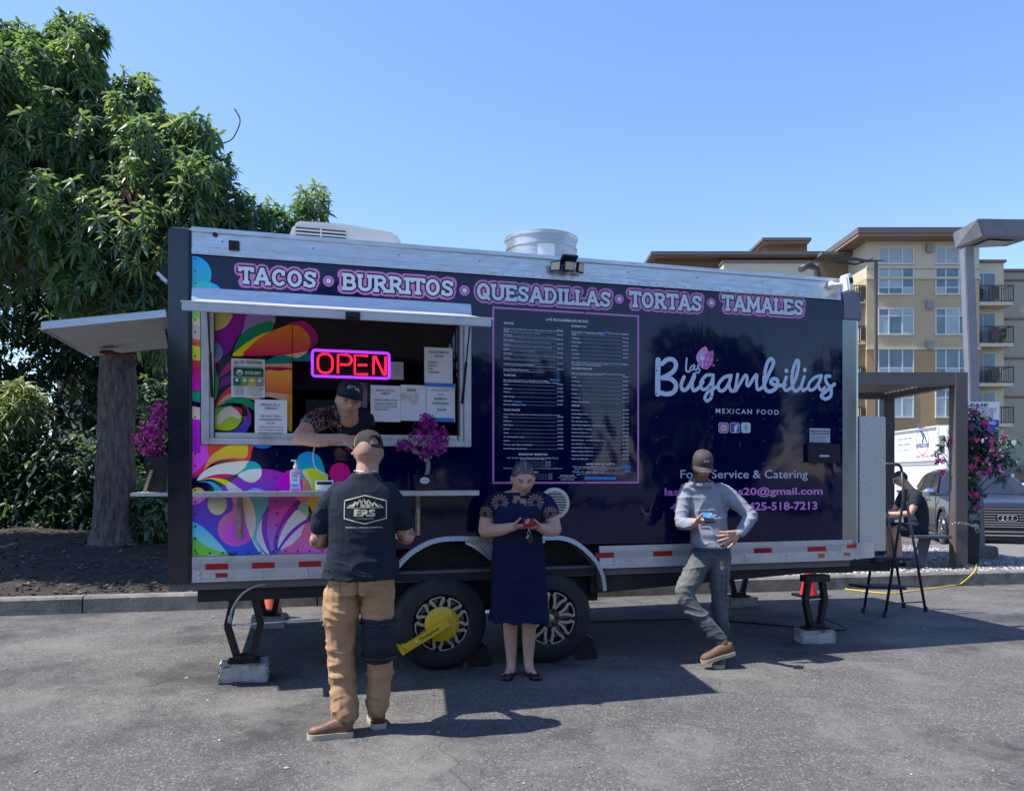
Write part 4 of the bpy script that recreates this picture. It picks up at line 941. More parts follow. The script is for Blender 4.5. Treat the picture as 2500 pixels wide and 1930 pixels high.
# MEXICAN FOOD, service lines, e-mail, telephone
def tline(c, body, x0, y0, x1, y1, mat, name, bold=.0, sp=1.0, h=None, o=.0022, desc=0):
    """box corners: top-left (x0,y0) .. bottom-right (x1,y1)"""
    a, z1 = TP(*c(x0, y0), o); _, z0 = TP(*c(x0, y1), o); b, _ = TP(*c(x1, y1), o)
    return Flat().text(body, a, b, z0, z1, o, bold=bold, spacing=sp).build(name, mat, truck)
GREYV = M('grey_vinyl', (.52, .56, .64), .35); PINKV = M('orchid_vinyl', (.68, .24, .62), .35)
tline(ZL, 'MEXICAN FOOD', 627, 660, 1203, 706, GREYV, 'lettering', .012, 1.35)
tline(ZL, 'Food Service & Catering', 305, 1222, 1468, 1325, GREYV, 'lettering', .004)
tline(ZL, 'lasbugambilias20@gmail.com', 160, 1385, 1605, 1480, PINKV, 'lettering', .022)
tline(ZL, '425-518-7786 425-518-7213', 212, 1525, 1556, 1605, PINKV, 'lettering', .022)
# three square icons
ic = Flat()
def rr_(x0, x1, z0, z1, r): return [(cx+r*cos(a), cz+r*sin(a)) for cx, cz, a0 in ((x1-r, z1-r, 0), (x0+r, z1-r, pi/2), (x0+r, z0+r, pi), (x1-r, z0+r, 1.5*pi)) for a in np.linspace(a0, a0+pi/2, 5)]
ICM = [WHV, M('icon_magenta', (.42, .06, .25), .35), M('icon_violet', (.07, .06, .30), .35), M('icon_pale', (.40, .62, .70), .35), M('icon_green', (.08, .35, .12), .35), M('icon_red', (.45, .05, .04), .35), M('icon_yellow', (.6, .4, .03), .35), M('icon_orange', (.55, .14, .12), .35)]
for i, (xa, xb) in enumerate(((653, 743), (757, 847), (860, 945))):
    a, z1 = TP(*ZL(xa, 790), .002); b, z0 = TP(*ZL(xb, 886), .002); w_ = b-a; h_ = z1-z0; cx_, cz_ = (a+b)/2, (z0+z1)/2
    ic.poly(rr_(a, b, z0, z1, .018), .0022, 0); ic.poly(rr_(a+.004, b-.004, z0+.004, z1-.004, .015), .0027, (1, 2, 3)[i])
    if i == 0:
        ic.poly(rr_(a+.004, b-.004, z0+.004, z0+h_*.4, .012), .0030, 7); ic.poly(rr_(a+.018, b-.018, z0+.020, z1-.020, .012), .0033, 0); ic.poly(rr_(a+.024, b-.024, z0+.026, z1-.026, .008), .0036, 1); ic.ring(cx_, cz_, .009, .015, .0039, 0); ic.disc(b-.031, z1-.034, .003, .0039, 0)
    if i == 1: ic.text('f', a+.035, b-.014, z0+.005, z1-.016, .0033, 0, bold=.03)
    if i == 2: ic.poly([(cx_, z0+.012), (cx_+.016, cz_), (cx_+.014, cz_+.015), (cx_, cz_+.025), (cx_-.014, cz_+.015), (cx_-.016, cz_)], .0033, 4); ic.poly([(cx_, cz_+.006), (cx_+.014, cz_+.015), (cx_, cz_+.025)], .0036, 5); ic.poly([(cx_-.016, cz_), (cx_, cz_), (cx_, z0+.014)], .0036, 6); ic.disc(cx_, cz_+.009, .007, .0040, 0)
ic.build('social_icons', ICM, truck)
# warning text
x0, z1 = tp(ZL, 1485, 842); x1, z0 = tp(ZL, 1670, 975); wt = Flat()
wt.text('WARNING', x0+.035, x1-.018, z1-.044, z1-.025, .005, 1, bold=.02); wt.poly([(x0+.016, z1-.044), (x0+.032, z1-.044), (x0+.024, z1-.026)], .005, 1)
for i, t in enumerate(('POTABLE WATER ONLY. SANITIZE,', 'FLUSH AND DRAIN BEFORE USING.', 'SEE INSTRUCTION MANUAL.', 'FAILURE TO COMPLY COULD', 'RESULT IN DEATH OR SERIOUS', 'INJURY.')):
    wt.text(t, x0+.01, x0+.01+(x1-x0-.02)*min(1, len(t)/29), z1-.066-i*.013, z1-.058-i*.013, .0042, 0)
wt.build('warning_text', [BLACK, WHV], truck)

# menu board
mf = Flat(); px0, pz1 = tp(ZM, 45, 40); px1, pz0 = tp(ZM, 1385, 1635)
pz1b = tp(ZM, 45, 40)[1]; t_ = .014
zz1 = (tp(ZM, 45, 40)[1]+tp(ZM, 1385, 103)[1])/2; zz0 = (tp(ZM, 45, 1660)[1]+tp(ZM, 1385, 1635)[1])/2
for a, b, c, d in ((px0, px1, zz1-t_, zz1), (px0, px1, zz0, zz0+t_), (px0, px0+t_, zz0+t_, zz1-t_), (px1-t_, px1, zz0+t_, zz1-t_)): mf.rect(a, b, c, d, .0022)
mf.build('menu_border', M('menu_pink_border', (.55, .22, .50), .35), truck)
mt = Flat()
def ml(body, x, y, h, x2=None, m=0, sk=0.0, **k):
    """menu line; (x,y) is its lower left in zoom pixels, h its height in pixels"""
    a, z = TP(*ZM(x, y), .002); hz_ = h*.26694/1877.3*6.05
    v, f = text_mesh(body, **k); mn, mx = v.min(0), v.max(0)
    if x2 is not None: b = TP(*ZM(x2, y), .002)[0]
    else: b = a+(mx[0]-mn[0])*hz_/.75
    mt.mb.add([(a+(p[0]-mn[0])/(mx[0]-mn[0])*(b-a), -.0023, z+(p[1]-max(mn[1], -.0))*hz_/.72) for p in v], f, m)
def dots(xa, xb, y):
    a, z = TP(*ZM(xa, y), .002); b, _ = TP(*ZM(xb, y), .002); mt.rect(a, b, z, z+.0016, .0023, 1)
ml('LAS BUGAMBILIAS MENU', 538, 158, 24, 922, bold=.01)
ml('TACOS', 147, 188, 17, 240, bold=.02); ml('All tacos are served with corn tortilla, salsa and lime on the side', 147, 235, 11, 692, bold=.01)
def item(n_, y, p, xa, xb, sub=None, nw=11.5):
    xe = xa+len(n_)*nw; ml(n_, xa, y, 12, xe, bold=.02); dots(xe+6, xb-60, y); ml(p, xb-52, y, 12, xb, bold=.01)
    if sub: ml(sub, xa, y+14, 9, xa+min(len(sub)*7, 500))
LY = [(252,'Asada','$4.50','(Beef Steak, Grilled onions, Cilantro, and Salsa)'),(293,'Al Pastor','$4.50','(Marinated Pork, Grilled onions, Cilantro, Sliced onions and fresh Pineapple)'),(336,'Pollo Asada','$4.50','(Marinated Grilled Chicken, Grilled onions, and Pico de Gallo)'),
      (378,'Chorizo','$4.50','(Seasoned Pork, Sauteed potatoes & onions, cilantro, and Salsa)'),(418,'Lengua','$6.00','(Beef Tongue, Sliced onions and Cilantro)'),(460,'Arrachera','$7.00','(Skirt steak seasoned, Sauteed potatoes & onions, topped with onions)'),(502,'Camaron','$6.00','(Pan Seared Seasoned Shrimp with Chipotle Mayo)'),(556,'Tornado con Queso (Vegetarian)','$5.50','(Grilled potatoes, stuffed with mozzarella cheese, Sauteed potatoes)'),(607,'Queso Panela (Vegetarian)','$5.50','(Pan Seared Panela Cheese, Sauteed potatoes & onions)')]
for y, n_, p, s_b in LY: item(n_, y, p, 147, 690, s_b, 9.2)
ml('TORTAS', 147, 664, 17, 257, bold=.02); ml('All tortas are served in a Telera Bread with Mayo,', 147, 703, 11, 565, bold=.01); ml('Mozzarella Melted Cheese, Grilled onions & Choice of Meat', 147, 718, 11, 652, bold=.01)
for y, n_, p in ((747,'Asada','$14.00'),(785,'Al Pastor','$14.00'),(815,'Chorizo','$14.00'),(857,'Pollo Asado','$14.00'),(896,'Arrachera','$18.50'),(930,'Monster Milanesa Torta','$18.00')): item(n_, y, p, 147, 690, None, 9.2)
ml('TACO PLATE', 147, 982, 18, 298, bold=.02); ml('Choice of Meat, Rice, Beans, Pico de Gallo, Sour Cream & 3 Corn Tortillas', 147, 1018, 11, 665, bold=.01)
for i, (n_, p) in enumerate((('Asada','$18.50'),('Al Pastor','$18.50'),('Pollo Asado','$18.50'),('Chorizo','$18.50'),('Lengua','$18.50'),('Arrachera (skirt steak)','$2050'),('Camaron','$18.50'),('Tornado with Cheese (vegetarian)','$18.50'),('Panela Cheese (Vegetarian)','$18.50'))): item(n_, 1045+i*36, p, 147, 692, None, 8.2)
ml('BREAKFAST BURRITOS', 287, 1388, 17, 549, bold=.02); ml('Flour Tortilla, Choice of Meat, Scrambled Eggs, Cheddar Cheese,', 180, 1417, 11, 650, bold=.01); ml('Potatoes, Onions & Bell Peppers', 300, 1428, 9, 535, bold=.01)
for i in range(3): dots(255, 525, 1452+i*18); ml('$12.50', 532, 1455+i*18, 11, 578)
ml('(Scrambled Eggs, Sausage, Potatoes, Onions, Bell Peppers & Spinach)', 147, 1512, 10, 683); ml('DRINKS', 370, 1550, 15, 462, bold=.02)
for i in range(3): dots(300, 550, 1567+i*19); ml('$3.50', 560, 1570+i*19, 11, 592)
ml('BUSINESS HOURS:', 668, 1580, 12, 796, bold=.01); ml('Mon - Sat 9:00 AM - 8 PM', 652, 1598, 12, 812); ml('SUNDAY CLOSED', 672, 1617, 12, 793)
ml('BURRITOS', 770, 216, 17, 905, bold=.02); ml('Flour Tortilla with a Choice of Meat, Rice, Beans, Mozzarella', 770, 262, 11, 1253, bold=.01); ml('Cheese, Pico de Gallo & Sour Cream', 770, 273, 10, 1070, bold=.01)
for i, (n_, p) in enumerate((('Asada','$18.50'),('Al Pastor','$18.50'),('Pollo Asado','$18.50'),('Chorizo','$18.50'),('Lengua','$18.50'),('Arrachera','$18.50'),('Camaron','$18.50'))): item(n_, 289+i*35.5, p, 770, 1290, None, 8.6)
ml('(Rice, Beans, Seasoned Pan-seared Shrimp, Seasoned Coleslaw,', 770, 540, 11, 1268); ml('Pico de Gallo and Chipotle Mayo Dressing)', 770, 551, 9, 1098); item('Tornado and Cheese (Vegetarian)', 566, '$18.50', 770, 1290, None, 8.6)
ml('QUESADILLAS', 770, 601, 17, 956, bold=.02); ml('Flour Tortilla with choice of Meat, Melted Mozzarella Cheese,', 770, 641, 11, 1258, bold=.01); ml('Pico de Gallo & drizzle sour cream', 770, 652, 10, 1056, bold=.01)
for i, (n_, p) in enumerate((('Asada','$18.50'),('Al Pastor','$18.50'),('Pollo Asado','$18.50'),('Chorizo','$18.50'),('Lengua','$18.50'),('Arrachera','$18.50'),('Cheese (vegetarian)','$11.25'))): item(n_, 680+i*37.5, p, 770, 1290, None, 8.6)
ml('SIDES', 770, 942, 17, 847, bold=.02)
for i, (n_, p) in enumerate((('Rice 8 oz','$3.50'),('Refried Beans 8 oz','$3.60'),('Extra Meat','$3.50'),('Pico de Gallo 8 oz','$3.00'),('Spicy Salsa Roja 8 oz (Chile de arbol)','$5.00'),('Roasted Salsa Verde 8oz','$5.00'),('Habanero Salsa 8 oz','$5.99'),('Salsa Verde de Aguacate','$8.50'),('Pickled Habanero and Red Onions 8 oz','$3.00'),('Sour Cream 2 oz','$1.50'),('Chipotle Mayo Sauce 2 oz','$1.00'),('Mild or Spicy Salsa 2 oz','$0.75'),('Avocado Green Salsa 2 oz','$1.00'),('Corn Tortillas (4)','$3.00'))): item(n_, 981+i*34.3, p, 770, 1290, None, 8.2)
ml('GRAB AND GO TORTA', 902, 1476, 18, 1165, bold=.015); item('Ham and Cheese (Cold or Hot)', 1500, '', 780, 1290, None, 8.2) if False else ml('Ham and Cheese (Cold or Hot) ...........................', 780, 1500, 12, 1220, bold=.01)
ml('Bread with Mayo, Avocado, Ham, Fresh Panela Cheese, Tomato, Rice', 845, 1513, 9, 1222); ml('and Pickled Jalapenos)', 970, 1524, 9, 1095); ml('Panela Cheese (Vegetarian) ...........................  $', 780, 1546, 12, 1265, bold=.01); ml('Bread with Mayo, Avocado, Fresh Panela Cheese, Tomato, Rice onions,', 855, 1560, 9, 1250)
mt.build('menu_lettering', [M('menu_white', (.78, .80, .84), .4), M('menu_dotted_line', (.42, .45, .50), .4)], truck)
BT = M('blue_masking_tape', (.02, .22, .62), .6, var=.15, vscale=40)
for i, (x0_, y0_, x1_, y1_) in enumerate(((572,692,663,712),(1075,258,1122,280),(250,893,312,909),(1222,1485,1310,1508),(888,1586,1176,1612),(1262,1520,1300,1548),(797,1510,838,1526),(815,1557,852,1572))):
    a, z1 = TP(*ZM(x0_, y0_), .003); b, z0 = TP(*ZM(x1_, y1_), .003); g = MB(); g.box(a, b, -.0034, -.0026, z0, z1); g.build('masking_tape', BT, truck)
# ------------------------------------------------------------------ things on and around the trailer
DV = Vector((TC, TS, 0)); NV = Vector((-TS, TC, 0))
def TW(s, o, z): return T0+DV*s-NV*o+Vector((0, 0, z))
def tthing(name, s, o, z, label, cat, group=None, rz=0): return empty(name, TW(s, o, z), TH+rz, label, cat, group)

# neon sign hanging in the window
s0, z1 = tp(ZT, 925, 848, -.01); s1, z0 = tp(ZT, 1420, 1030, -.01); zc = (z0+z1)/2-.01; ww = s1-s0; hh = .205
op = tthing('neon_sign', (s0+s1)/2, -.012, zc, 'glowing red OPEN neon sign with a purple border hanging in the serving window', 'neon sign')
g = MB(); g.box(-ww/2+.012, ww/2-.012, .004, .010, -hh/2+.012, hh/2-.012); g.build('sign_backing', M('clear_black_backing', (.008, .008, .02), .2), op)
def rrect(w, h, r, n=6): return [(cx+r*cos(a), 0, cz+r*sin(a)) for cx, cz, a0 in ((w-r, h-r, 0), (-w+r, h-r, pi/2), (-w+r, -h+r, pi), (w-r, -h+r, 1.5*pi)) for a in np.linspace(a0, a0+pi/2, n)]
bd_ = rrect(ww/2-.008, hh/2-.008, .02); g = MB(); g.tube(bd_+[bd_[0]], .010, 8, cap=False)
g.build('purple_tube', M('purple_neon', (.25, .03, .5), .4, emit=(.30, .03, .85), estr=.95), op, smooth=True)
NEON = M('red_neon', (.5, .01, .03), .4, emit=(1.0, .012, .05), estr=.95)
def let(pts_list, name='letter_tube'):
    g = MB()
    for p in pts_list: g.tube([(x*ww/495*1, -.006, -z*hh/182*1.0) for x, z in p], .0085, 8)
    g.build(name, NEON, op, smooth=True)
def ov_(cx, cy, rx, ry, a0=0, a1=360, n=20): return [(cx+rx*cos(radians(t)), cy+ry*sin(radians(t))) for t in np.linspace(a0, a1, n)]
def sh(p, dx, dy): return [(x-dx, y-dy) for x, y in p]
let([[(-185,-20),(-185,18)]+[], ])if False else None
def rro(x0, x1, y0, y1, r): return [(cx+r*cos(a), cy+r*sin(a)) for cx, cy, a0 in ((x1-r, y1-r, 0), (x0+r, y1-r, pi/2), (x0+r, y0+r, pi), (x1-r, y0+r, 1.5*pi)) for a in np.linspace(a0, a0+pi/2, 6)]
o_ = rro(-207, -118, -62, 62, 40); let([o_+[o_[0]]])
let([[(-83,62),(-83,-60),(-30,-60)]+ov_(-30,-28,32,32,-90,90,10)+[(-70,4)]])
let([[(120-62,-58),(-12+0,-58)][::-1]] and [[(105,-60),(22,-60),(22,62),(105,62)],[(40,2),(100,2)]])
let([[(140,62),(140,-58),(150,-62),(205,58),(213,62),(218,55),(218,-60)]])
for dx in (-.15, .17): g = MB(); g.tube([(dx, .0, hh/2-.01), (dx-.02, .01, hh/2+.26)], .002, 5); g.build('hanging_wire', BLACK, op)
# paper notices
PAPER = M('printer_paper', (.78, .79, .82), .6, var=.03, bump=.25, bscale=14); INK = M('printer_ink', (.02, .02, .025), .6); SLEEVE = M('clear_sleeve', (.5, .52, .55), .12)
def notice(c, x0, y0, x1, y1, label, lines, o=-.022, mat=PAPER, extras=None, name='paper_notice', group=None, rot=0.0):
    s0_, z1_ = tp(c, x0, y0, o); s1_, z0_ = tp(c, x1, y1, o); w_ = s1_-s0_; h_ = z1_-z0_
    e = tthing(name, (s0_+s1_)/2, o, z0_, label, 'notice', group); e.rotation_euler.y = rot
    nx, nz = 8, 10; vs = []; fs = []
    for j in range(nz+1):
        for i in range(nx+1):
            vs.append((-w_/2+w_*i/nx, .001+.0022*sin(i*1.3+j*.9)*sin(j*.7+x0)-(.006*((nz-j)/nz)**3), h_*j/nz))
    for j in range(nz):
        for i in range(nx): a = j*(nx+1)+i; fs.append([a, a+1, a+nx+2, a+nx+1])
    g = MB(); g.add(vs, fs); nvx = len(g.v); back = [[q+nvx for q in f[::-1]] for f in fs]; g.v += [(x, y+.001, z) for x, y, z in vs]; g.f += back; g.m += [0]*len(back)
    g.build('sheet', mat, e, smooth=True, fix=False)
    t = Flat()
    for body, u0, u1, v0, v1, b_ in lines: t.text(body, -w_/2+u0*w_, -w_/2+u1*w_, h_*(1-v1), h_*(1-v0), .0085, 0, bold=b_)
    t.build('print', [INK], e)
    if extras: extras(e, w_, h_)
    return e
def tape_strip(e, x0, x1, z0, z1, mat=BT, y=-.010):
    g = MB(); g.box(x0, x1, y, y+.0015, z0, z1); g.build('tape', mat, e)
def rating(e, w_, h_):
    f = Flat(); o = .0092
    f.rect(-.42*w_, .45*w_, .66*h_, .765*h_, o, 0); f.rect(-.42*w_, .45*w_, .53*h_, .65*h_, o-.0002, 0) if False else None
    f.rect(-.44*w_, .46*w_, .53*h_, .75*h_, o, 0)
    for i, m in enumerate((0, 1, 2, 3)): f.rect((-.44+.225*i)*w_, (-.44+.225*(i+1))*w_, .29*h_, .50*h_, o, m)
    f.disc(-.25*w_, .64*h_, .09*w_, o+.0003, 4); f.poly([(-.32*w_, .635*h_), (-.18*w_, .635*h_), (-.21*w_, .59*h_), (-.25*w_, .575*h_), (-.29*w_, .59*h_)], o+.0006, 0)
    for x in (-.285, -.215): f.stroke([(x*w_-.02*w_, .655*h_), (x*w_, .672*h_), (x*w_+.02*w_, .655*h_)], .008*w_*2, o+.0006, 0, caps=False)
    for i in range(4): f.disc((-.33+.225*i)*w_, .44*h_, .045*w_, o+.0003, 4)
    f.text('EXCELLENT', -.08*w_, .38*w_, .605*h_, .675*h_, o+.0003, 4, bold=.02); f.ring(-.37*w_, .89*h_, .05*w_, .065*w_, o, 5); f.text('e', -.40*w_, -.34*w_, .87*h_, .91*h_, o, 5)
    for r in range(5): f.rect(-.42*w_, (-.12+.01*(r % 2))*w_, (.23-.045*r)*h_, (.245-.045*r)*h_, o, 3); f.rect(-.05*w_, (.44-.02*(r % 3))*w_, (.23-.045*r)*h_, (.242-.045*r)*h_, o, 3)
    f.text('LO', .34*w_, .44*w_, .19*h_, .24*h_, o+.0003, 5, bold=.02)
    f.rect(-.45*w_, .43*w_, .795*h_, .803*h_, o, 3); f.rect(-.45*w_, .43*w_, .775*h_, .782*h_, o, 3)
    f.build('rating_print', [M('rating_green', (.02, .14, .07), .5), M('rating_lime', (.17, .34, .06), .5), M('rating_yellow', (.45, .48, .04), .5), M('rating_grey', (.25, .26, .25), .5), PAPER, INK], e)
notice(ZA, 555, 925, 832, 1250, 'white food safety rating card with green EXCELLENT band and smiley, upper left in the window', [('FOOD', .24, .38, .045, .08, .02), ('SAFETY', .24, .42, .09, .125, .02), ('RATING', .46, .92, .045, .13, .02)], extras=rating)
notice(ZA, 748, 1263, 1015, 1580, 'white paper starting ESPECIAL DE LA SEMANA at the lower left of the serving window',
    [('ESPECIAL DE LA', .19, .79, .11, .16, .02), ('SEMANA!', .32, .67, .20, .25, .02), ('PESCADO  FRITO', .18, .80, .41, .45, .02), ('CON PAPAS FRITAS', .14, .84, .50, .55, .02), ('$17.99', .37, .61, .60, .65, .02), ('3 PIEZAS DE PESCADO', .11, .88, .70, .74, .01), ('COD CAPEADO Y FRITO', .11, .88, .78, .82, .01), ('CRUJIENTE Y ADEREZO', .11, .88, .86, .91, .01)], o=.006)
notice(ZT, 1297, 1078, 1485, 1310, 'sheet reading SPECIAL FOR THE WEEK, left of the SIDES list in the serving window',
    [('SPECIAL FOR THE', .18, .80, .11, .16, .015), ('WEEK!!!', .34, .65, .20, .25, .015), ('FISH & CHIPS $17.99', .13, .88, .38, .43, .02), ('3 BEER BATTERED COD', .13, .88, .48, .53, .0), ('FISH  &  HOUSE  MADE', .13, .88, .56, .61, .0), ('TARTAR SAUCE.', .13, .60, .64, .69, .0)])
notice(ZT, 1486, 1076, 1644, 1304, 'plain sheet headed SIDES between two other papers in the serving window',
    [('SIDES', .24, .60, .11, .18, .02)]+[(a, .0, .68, .24+.055*i, .27+.055*i, .01) for i, a in enumerate(('RICE....................$3.00', 'REFRIED BEANS...........$3.00', 'SINGLE BEEF BURRITO.....$7.00', 'CHIPS........SMALL $3.50'))]+[('MEDIUM $5.50', .40, .68, .465, .49, .01), ('LARGE $8.00', .40, .68, .52, .545, .01)])
def bc(e, w_, h_): tape_strip(e, -.56*w_, .52*w_, .965*h_, 1.06*h_); tape_strip(e, -.5*w_, .46*w_, .0*h_, .105*h_)
notice(ZT, 1647, 1078, 1826, 1310, 'BURRITO CALIFORNIA special sheet held with blue tape along its top and bottom edges',
    [('Special of the', .19, .80, .10, .17, .0), ('week', .38, .61, .22, .27, .0), ('BURRITO', .28, .72, .34, .40, .02), ('CALIFORNIA', .20, .79, .46, .52, .02), ('OUR STYLE', .37, .64, .57, .59, .01), ('$16.99', .37, .68, .64, .70, .02)], extras=bc, o=-.020)
notice(ZT, 1634, 840, 1811, 1070, 'AGUAS FRESCAS DEL DIA sheet, topmost paper at the right of the window',
    [('AGUAS FRESCAS', .14, .86, .10, .16, .015), ('DEL DIA', .36, .68, .21, .27, .015), ('.HORCHATA', .12, .50, .40, .45, .02), ('.JAMAICA', .12, .43, .49, .54, .02), ('.PINA', .12, .30, .58, .63, .02), ('.TAMARINDO', .12, .53, .67, .72, .02)], o=-.024)
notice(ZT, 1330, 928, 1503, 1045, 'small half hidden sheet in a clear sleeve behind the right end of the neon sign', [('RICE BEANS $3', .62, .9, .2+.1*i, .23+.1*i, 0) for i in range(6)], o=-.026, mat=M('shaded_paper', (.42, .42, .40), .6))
# red and white poster seen through the opening
x0, z1 = tp(ZT, 1222, 1062, -.25); x1, z0 = tp(ZT, 1330, 1370, -.25)
ps = tthing('poster', (x0+x1)/2, -.25, z0, 'white poster with a red line and a big red letter standing inside the serving window', 'poster')
g = MB(); g.box(-(x1-x0)/2, (x1-x0)/2, 0, .006, 0, z1-z0); g.build('poster_board', M('poster_cream', (.55, .53, .48), .5), ps)
f = Flat(); w_ = (x1-x0)/2; f.rect(-w_+.018, -w_+.024, 0, z1-z0-.018, .001, 0); f.rect(-w_+.018, w_, z1-z0-.024, z1-z0-.018, .0012, 0); f.poly(catmull([(-w_+.07,.06),(-w_+.055,.14),(-w_+.075,.22),(-w_+.12,.25),(w_,.25),(w_,.03),(-w_+.12,.03)], True, 4), .0012, 0); f.build('poster_print', [M('poster_red', (.5, .01, .015), .4)], ps)
# hood, prep counter and boxes inside (dim)
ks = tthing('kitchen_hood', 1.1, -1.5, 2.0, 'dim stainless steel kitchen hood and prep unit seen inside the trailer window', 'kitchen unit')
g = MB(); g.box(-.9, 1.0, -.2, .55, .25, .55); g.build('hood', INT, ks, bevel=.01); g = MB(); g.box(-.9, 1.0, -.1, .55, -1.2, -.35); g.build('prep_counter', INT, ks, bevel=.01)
g = MB()
for i in range(9): g.box(-.8+i*.2, -.79+i*.2+.13, .40, .45, -.25, -.0)
g.build('hanging_tools', INT, ks)
mo = tthing('till_monitor', .93, -.45, 1.76, 'black till monitor with white cable beside the server inside the window', 'monitor')
g = MB(); g.box(-.16, .14, 0, .03, .02, .32); g.box(-.05, .05, .03, .08, 0, .2); g.build('monitor_case', BLACK, mo, bevel=.006); g = MB(); g.tube(catmull([(-.13,-.05,.16),(-.05,-.08,.15),(.05,-.1,.06),(.1,-.1,-.0)], False), .005, 6); g.build('cable', WHITE, mo, smooth=True)

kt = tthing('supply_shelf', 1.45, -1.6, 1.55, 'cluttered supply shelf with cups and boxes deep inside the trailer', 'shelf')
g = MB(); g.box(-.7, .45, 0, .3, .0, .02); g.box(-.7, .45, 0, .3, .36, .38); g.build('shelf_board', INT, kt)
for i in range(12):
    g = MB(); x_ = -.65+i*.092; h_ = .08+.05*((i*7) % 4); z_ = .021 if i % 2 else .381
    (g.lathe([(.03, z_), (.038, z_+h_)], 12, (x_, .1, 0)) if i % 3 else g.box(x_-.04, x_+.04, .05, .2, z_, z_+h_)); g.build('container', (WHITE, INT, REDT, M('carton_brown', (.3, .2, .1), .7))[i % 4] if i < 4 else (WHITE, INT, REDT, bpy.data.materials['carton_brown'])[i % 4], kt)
# sanitiser bottle
sx, sz_ = TP(*ZB(1548, 715), .22)
bt = tthing('sanitiser_bottle', sx, .22, SZ+.001, 'clear pump bottle of hand sanitiser with blue label on the counter shelf', 'bottle')
g = MB(); hw, hd = .036, .024
def bring(z, k): return [(hw*k*cx_, hd*k*cy_, z) for cx_, cy_ in ((-1,-.7),(-.8,-1),(.8,-1),(1,-.7),(1,.7),(.8,1),(-.8,1),(-1,.7))]
rings = [bring(0, .94), bring(.008, 1), bring(.13, 1), bring(.145, .9), bring(.152, .45), bring(.160, .38)]
for r_ in rings: g.v += r_
for i in range(len(rings)-1):
    for j in range(8): a = i*8+j; b = i*8+(j+1) % 8; g.f.append([a, b, b+8, a+8]); g.m.append(0)
g.f += [list(range(8))[::-1], [40+j for j in range(8)]]; g.m += [0, 0]
g.build('bottle_body', M('clear_gel', (.80, .86, .92), .05, trans=.85, ior=1.3), bt, auto=50)
g = MB(); g.box(-.026, .026, -.0262, -.0244, .025, .115); g.build('label_panel', M('label_pale_blue', (.55, .68, .85), .4), bt)
f = Flat(); f.rect(-.024, .022, .03, .05, .0266, 1); f.text('PURELL', -.02, .02, .098, .11, .0266, 0, bold=.03); 
for i in range(3): f.rect(-.018, .014, .084-.008*i, .087-.008*i, .0266, 0)
f.build('label_print', [M('label_navy', (.02, .03, .25), .4), M('label_blue', (.05, .3, .7), .4)], bt)
g = MB(); g.lathe([(.014, .160), (.014, .178), (.008, .182), (.008, .200), (.005, .201), (.005, .212)], 12); g.box(-.030, .008, -.006, .006, .208, .218); g.build('pump', WHITE, bt, bevel=.001)
# card reader
sx, _ = TP(*ZB(1890, 660), .24)
cr = tthing('card_reader', sx+.0, .235, SZ+.001, 'small white payment tablet with dark screen on the counter, cable running up to the window', 'card reader', rz=-.05)
g = MB(); g.obox((0, 0, .042), (.064, 0, 0), (0, .006, .0035), (0, -.018, .032)); g.build('reader_case', WHITE, cr, bevel=.004)
g = MB(); g.obox((0, -.0075, .043), (.052, 0, 0), (0, .0008, .0004), (0, -.0125, .022)); g.build('screen', M('dark_screen', (.004, .005, .02), .08, coat=.5), cr)
g = MB(); g.box(-.03, .03, -.01, .045, 0, .02); g.build('stand', WHITE, cr, bevel=.003)
g = MB(); g.tube(catmull([(.01, .02, .06), (.02, .1, .11), (-.02, .16, .13), (-.07, .18, .17), (-.085, .19, .25), (-.07, .20, .33)], False), .0035, 6); g.build('cable', WHITE, cr, smooth=True)

# ---- bougainvillea in a black pot
MAG = [M('bract_magenta', (.30, .010, .23), .55), M('bract_bright', (.46, .02, .36), .55), M('bract_deep', (.16, .004, .13), .55)]
GRN = [M('silk_leaf_green', (.05, .14, .08), .5), M('silk_leaf_pale', (.16, .28, .20), .5)]
def bract(g, p, d, s, m):
    """three papery petals round a direction"""
    d = Vector(d).normalized(); x = d.cross(Vector((.3, .5, .8))).normalized(); y = d.cross(x)
    for k in range(3):
        a = 2*pi*k/3+s*50; u = x*cos(a)+y*sin(a); w = d.cross(u); P = Vector(p)
        g.add([P, P+u*s*.5+w*s*.36+d*s*.25, P+u*s*1.05+d*s*.45, P+u*s*.5-w*s*.36+d*s*.25], [(0, 1, 2), (0, 2, 3)], m)
def leaf(g, p, d, s, m, up=Vector((0, 0, 1))):
    d = Vector(d).normalized(); w = d.cross(up); w = w.normalized() if w.length > .1 else Vector((1, 0, 0)); P = Vector(p); n = w.cross(d)
    g.add([P, P+d*s*.4+w*s*.3-n*s*.05, P+d*s+n*(-.12*s), P+d*s*.4-w*s*.3-n*s*.05, P+d*s*.42+n*.06*s], [(0, 1, 4), (1, 2, 4), (2, 3, 4), (3, 0, 4)], m)
def blossom_mesh(blobs, n, s, lf=.15, seed=3):
    R_ = np.random.RandomState(seed); g = MB(); gl_ = MB()
    for _ in range(n):
        c, r = blobs[R_.randint(len(blobs))]; v = R_.normal(size=3); v /= np.linalg.norm(v); v *= R_.rand()**.45; p = (c[0]+v[0]*r[0], c[1]+v[1]*r[1], c[2]+v[2]*r[2])
        if R_.rand() < lf: leaf(gl_, p, v+np.array((0, -.4, -.2)), s*1.6, R_.randint(2))
        else: bract(g, p, v+R_.normal(size=3)*.5, s*(.8+R_.rand()*.5), R_.choice(3, p=(.5, .3, .2)))
    return g, gl_
sx, _ = TP(*OV(903, 1040), .16)
pt = tthing('potted_bougainvillea', sx, .16, SZ+.001, 'magenta bougainvillea in a black square pot on the counter shelf', 'potted plant')
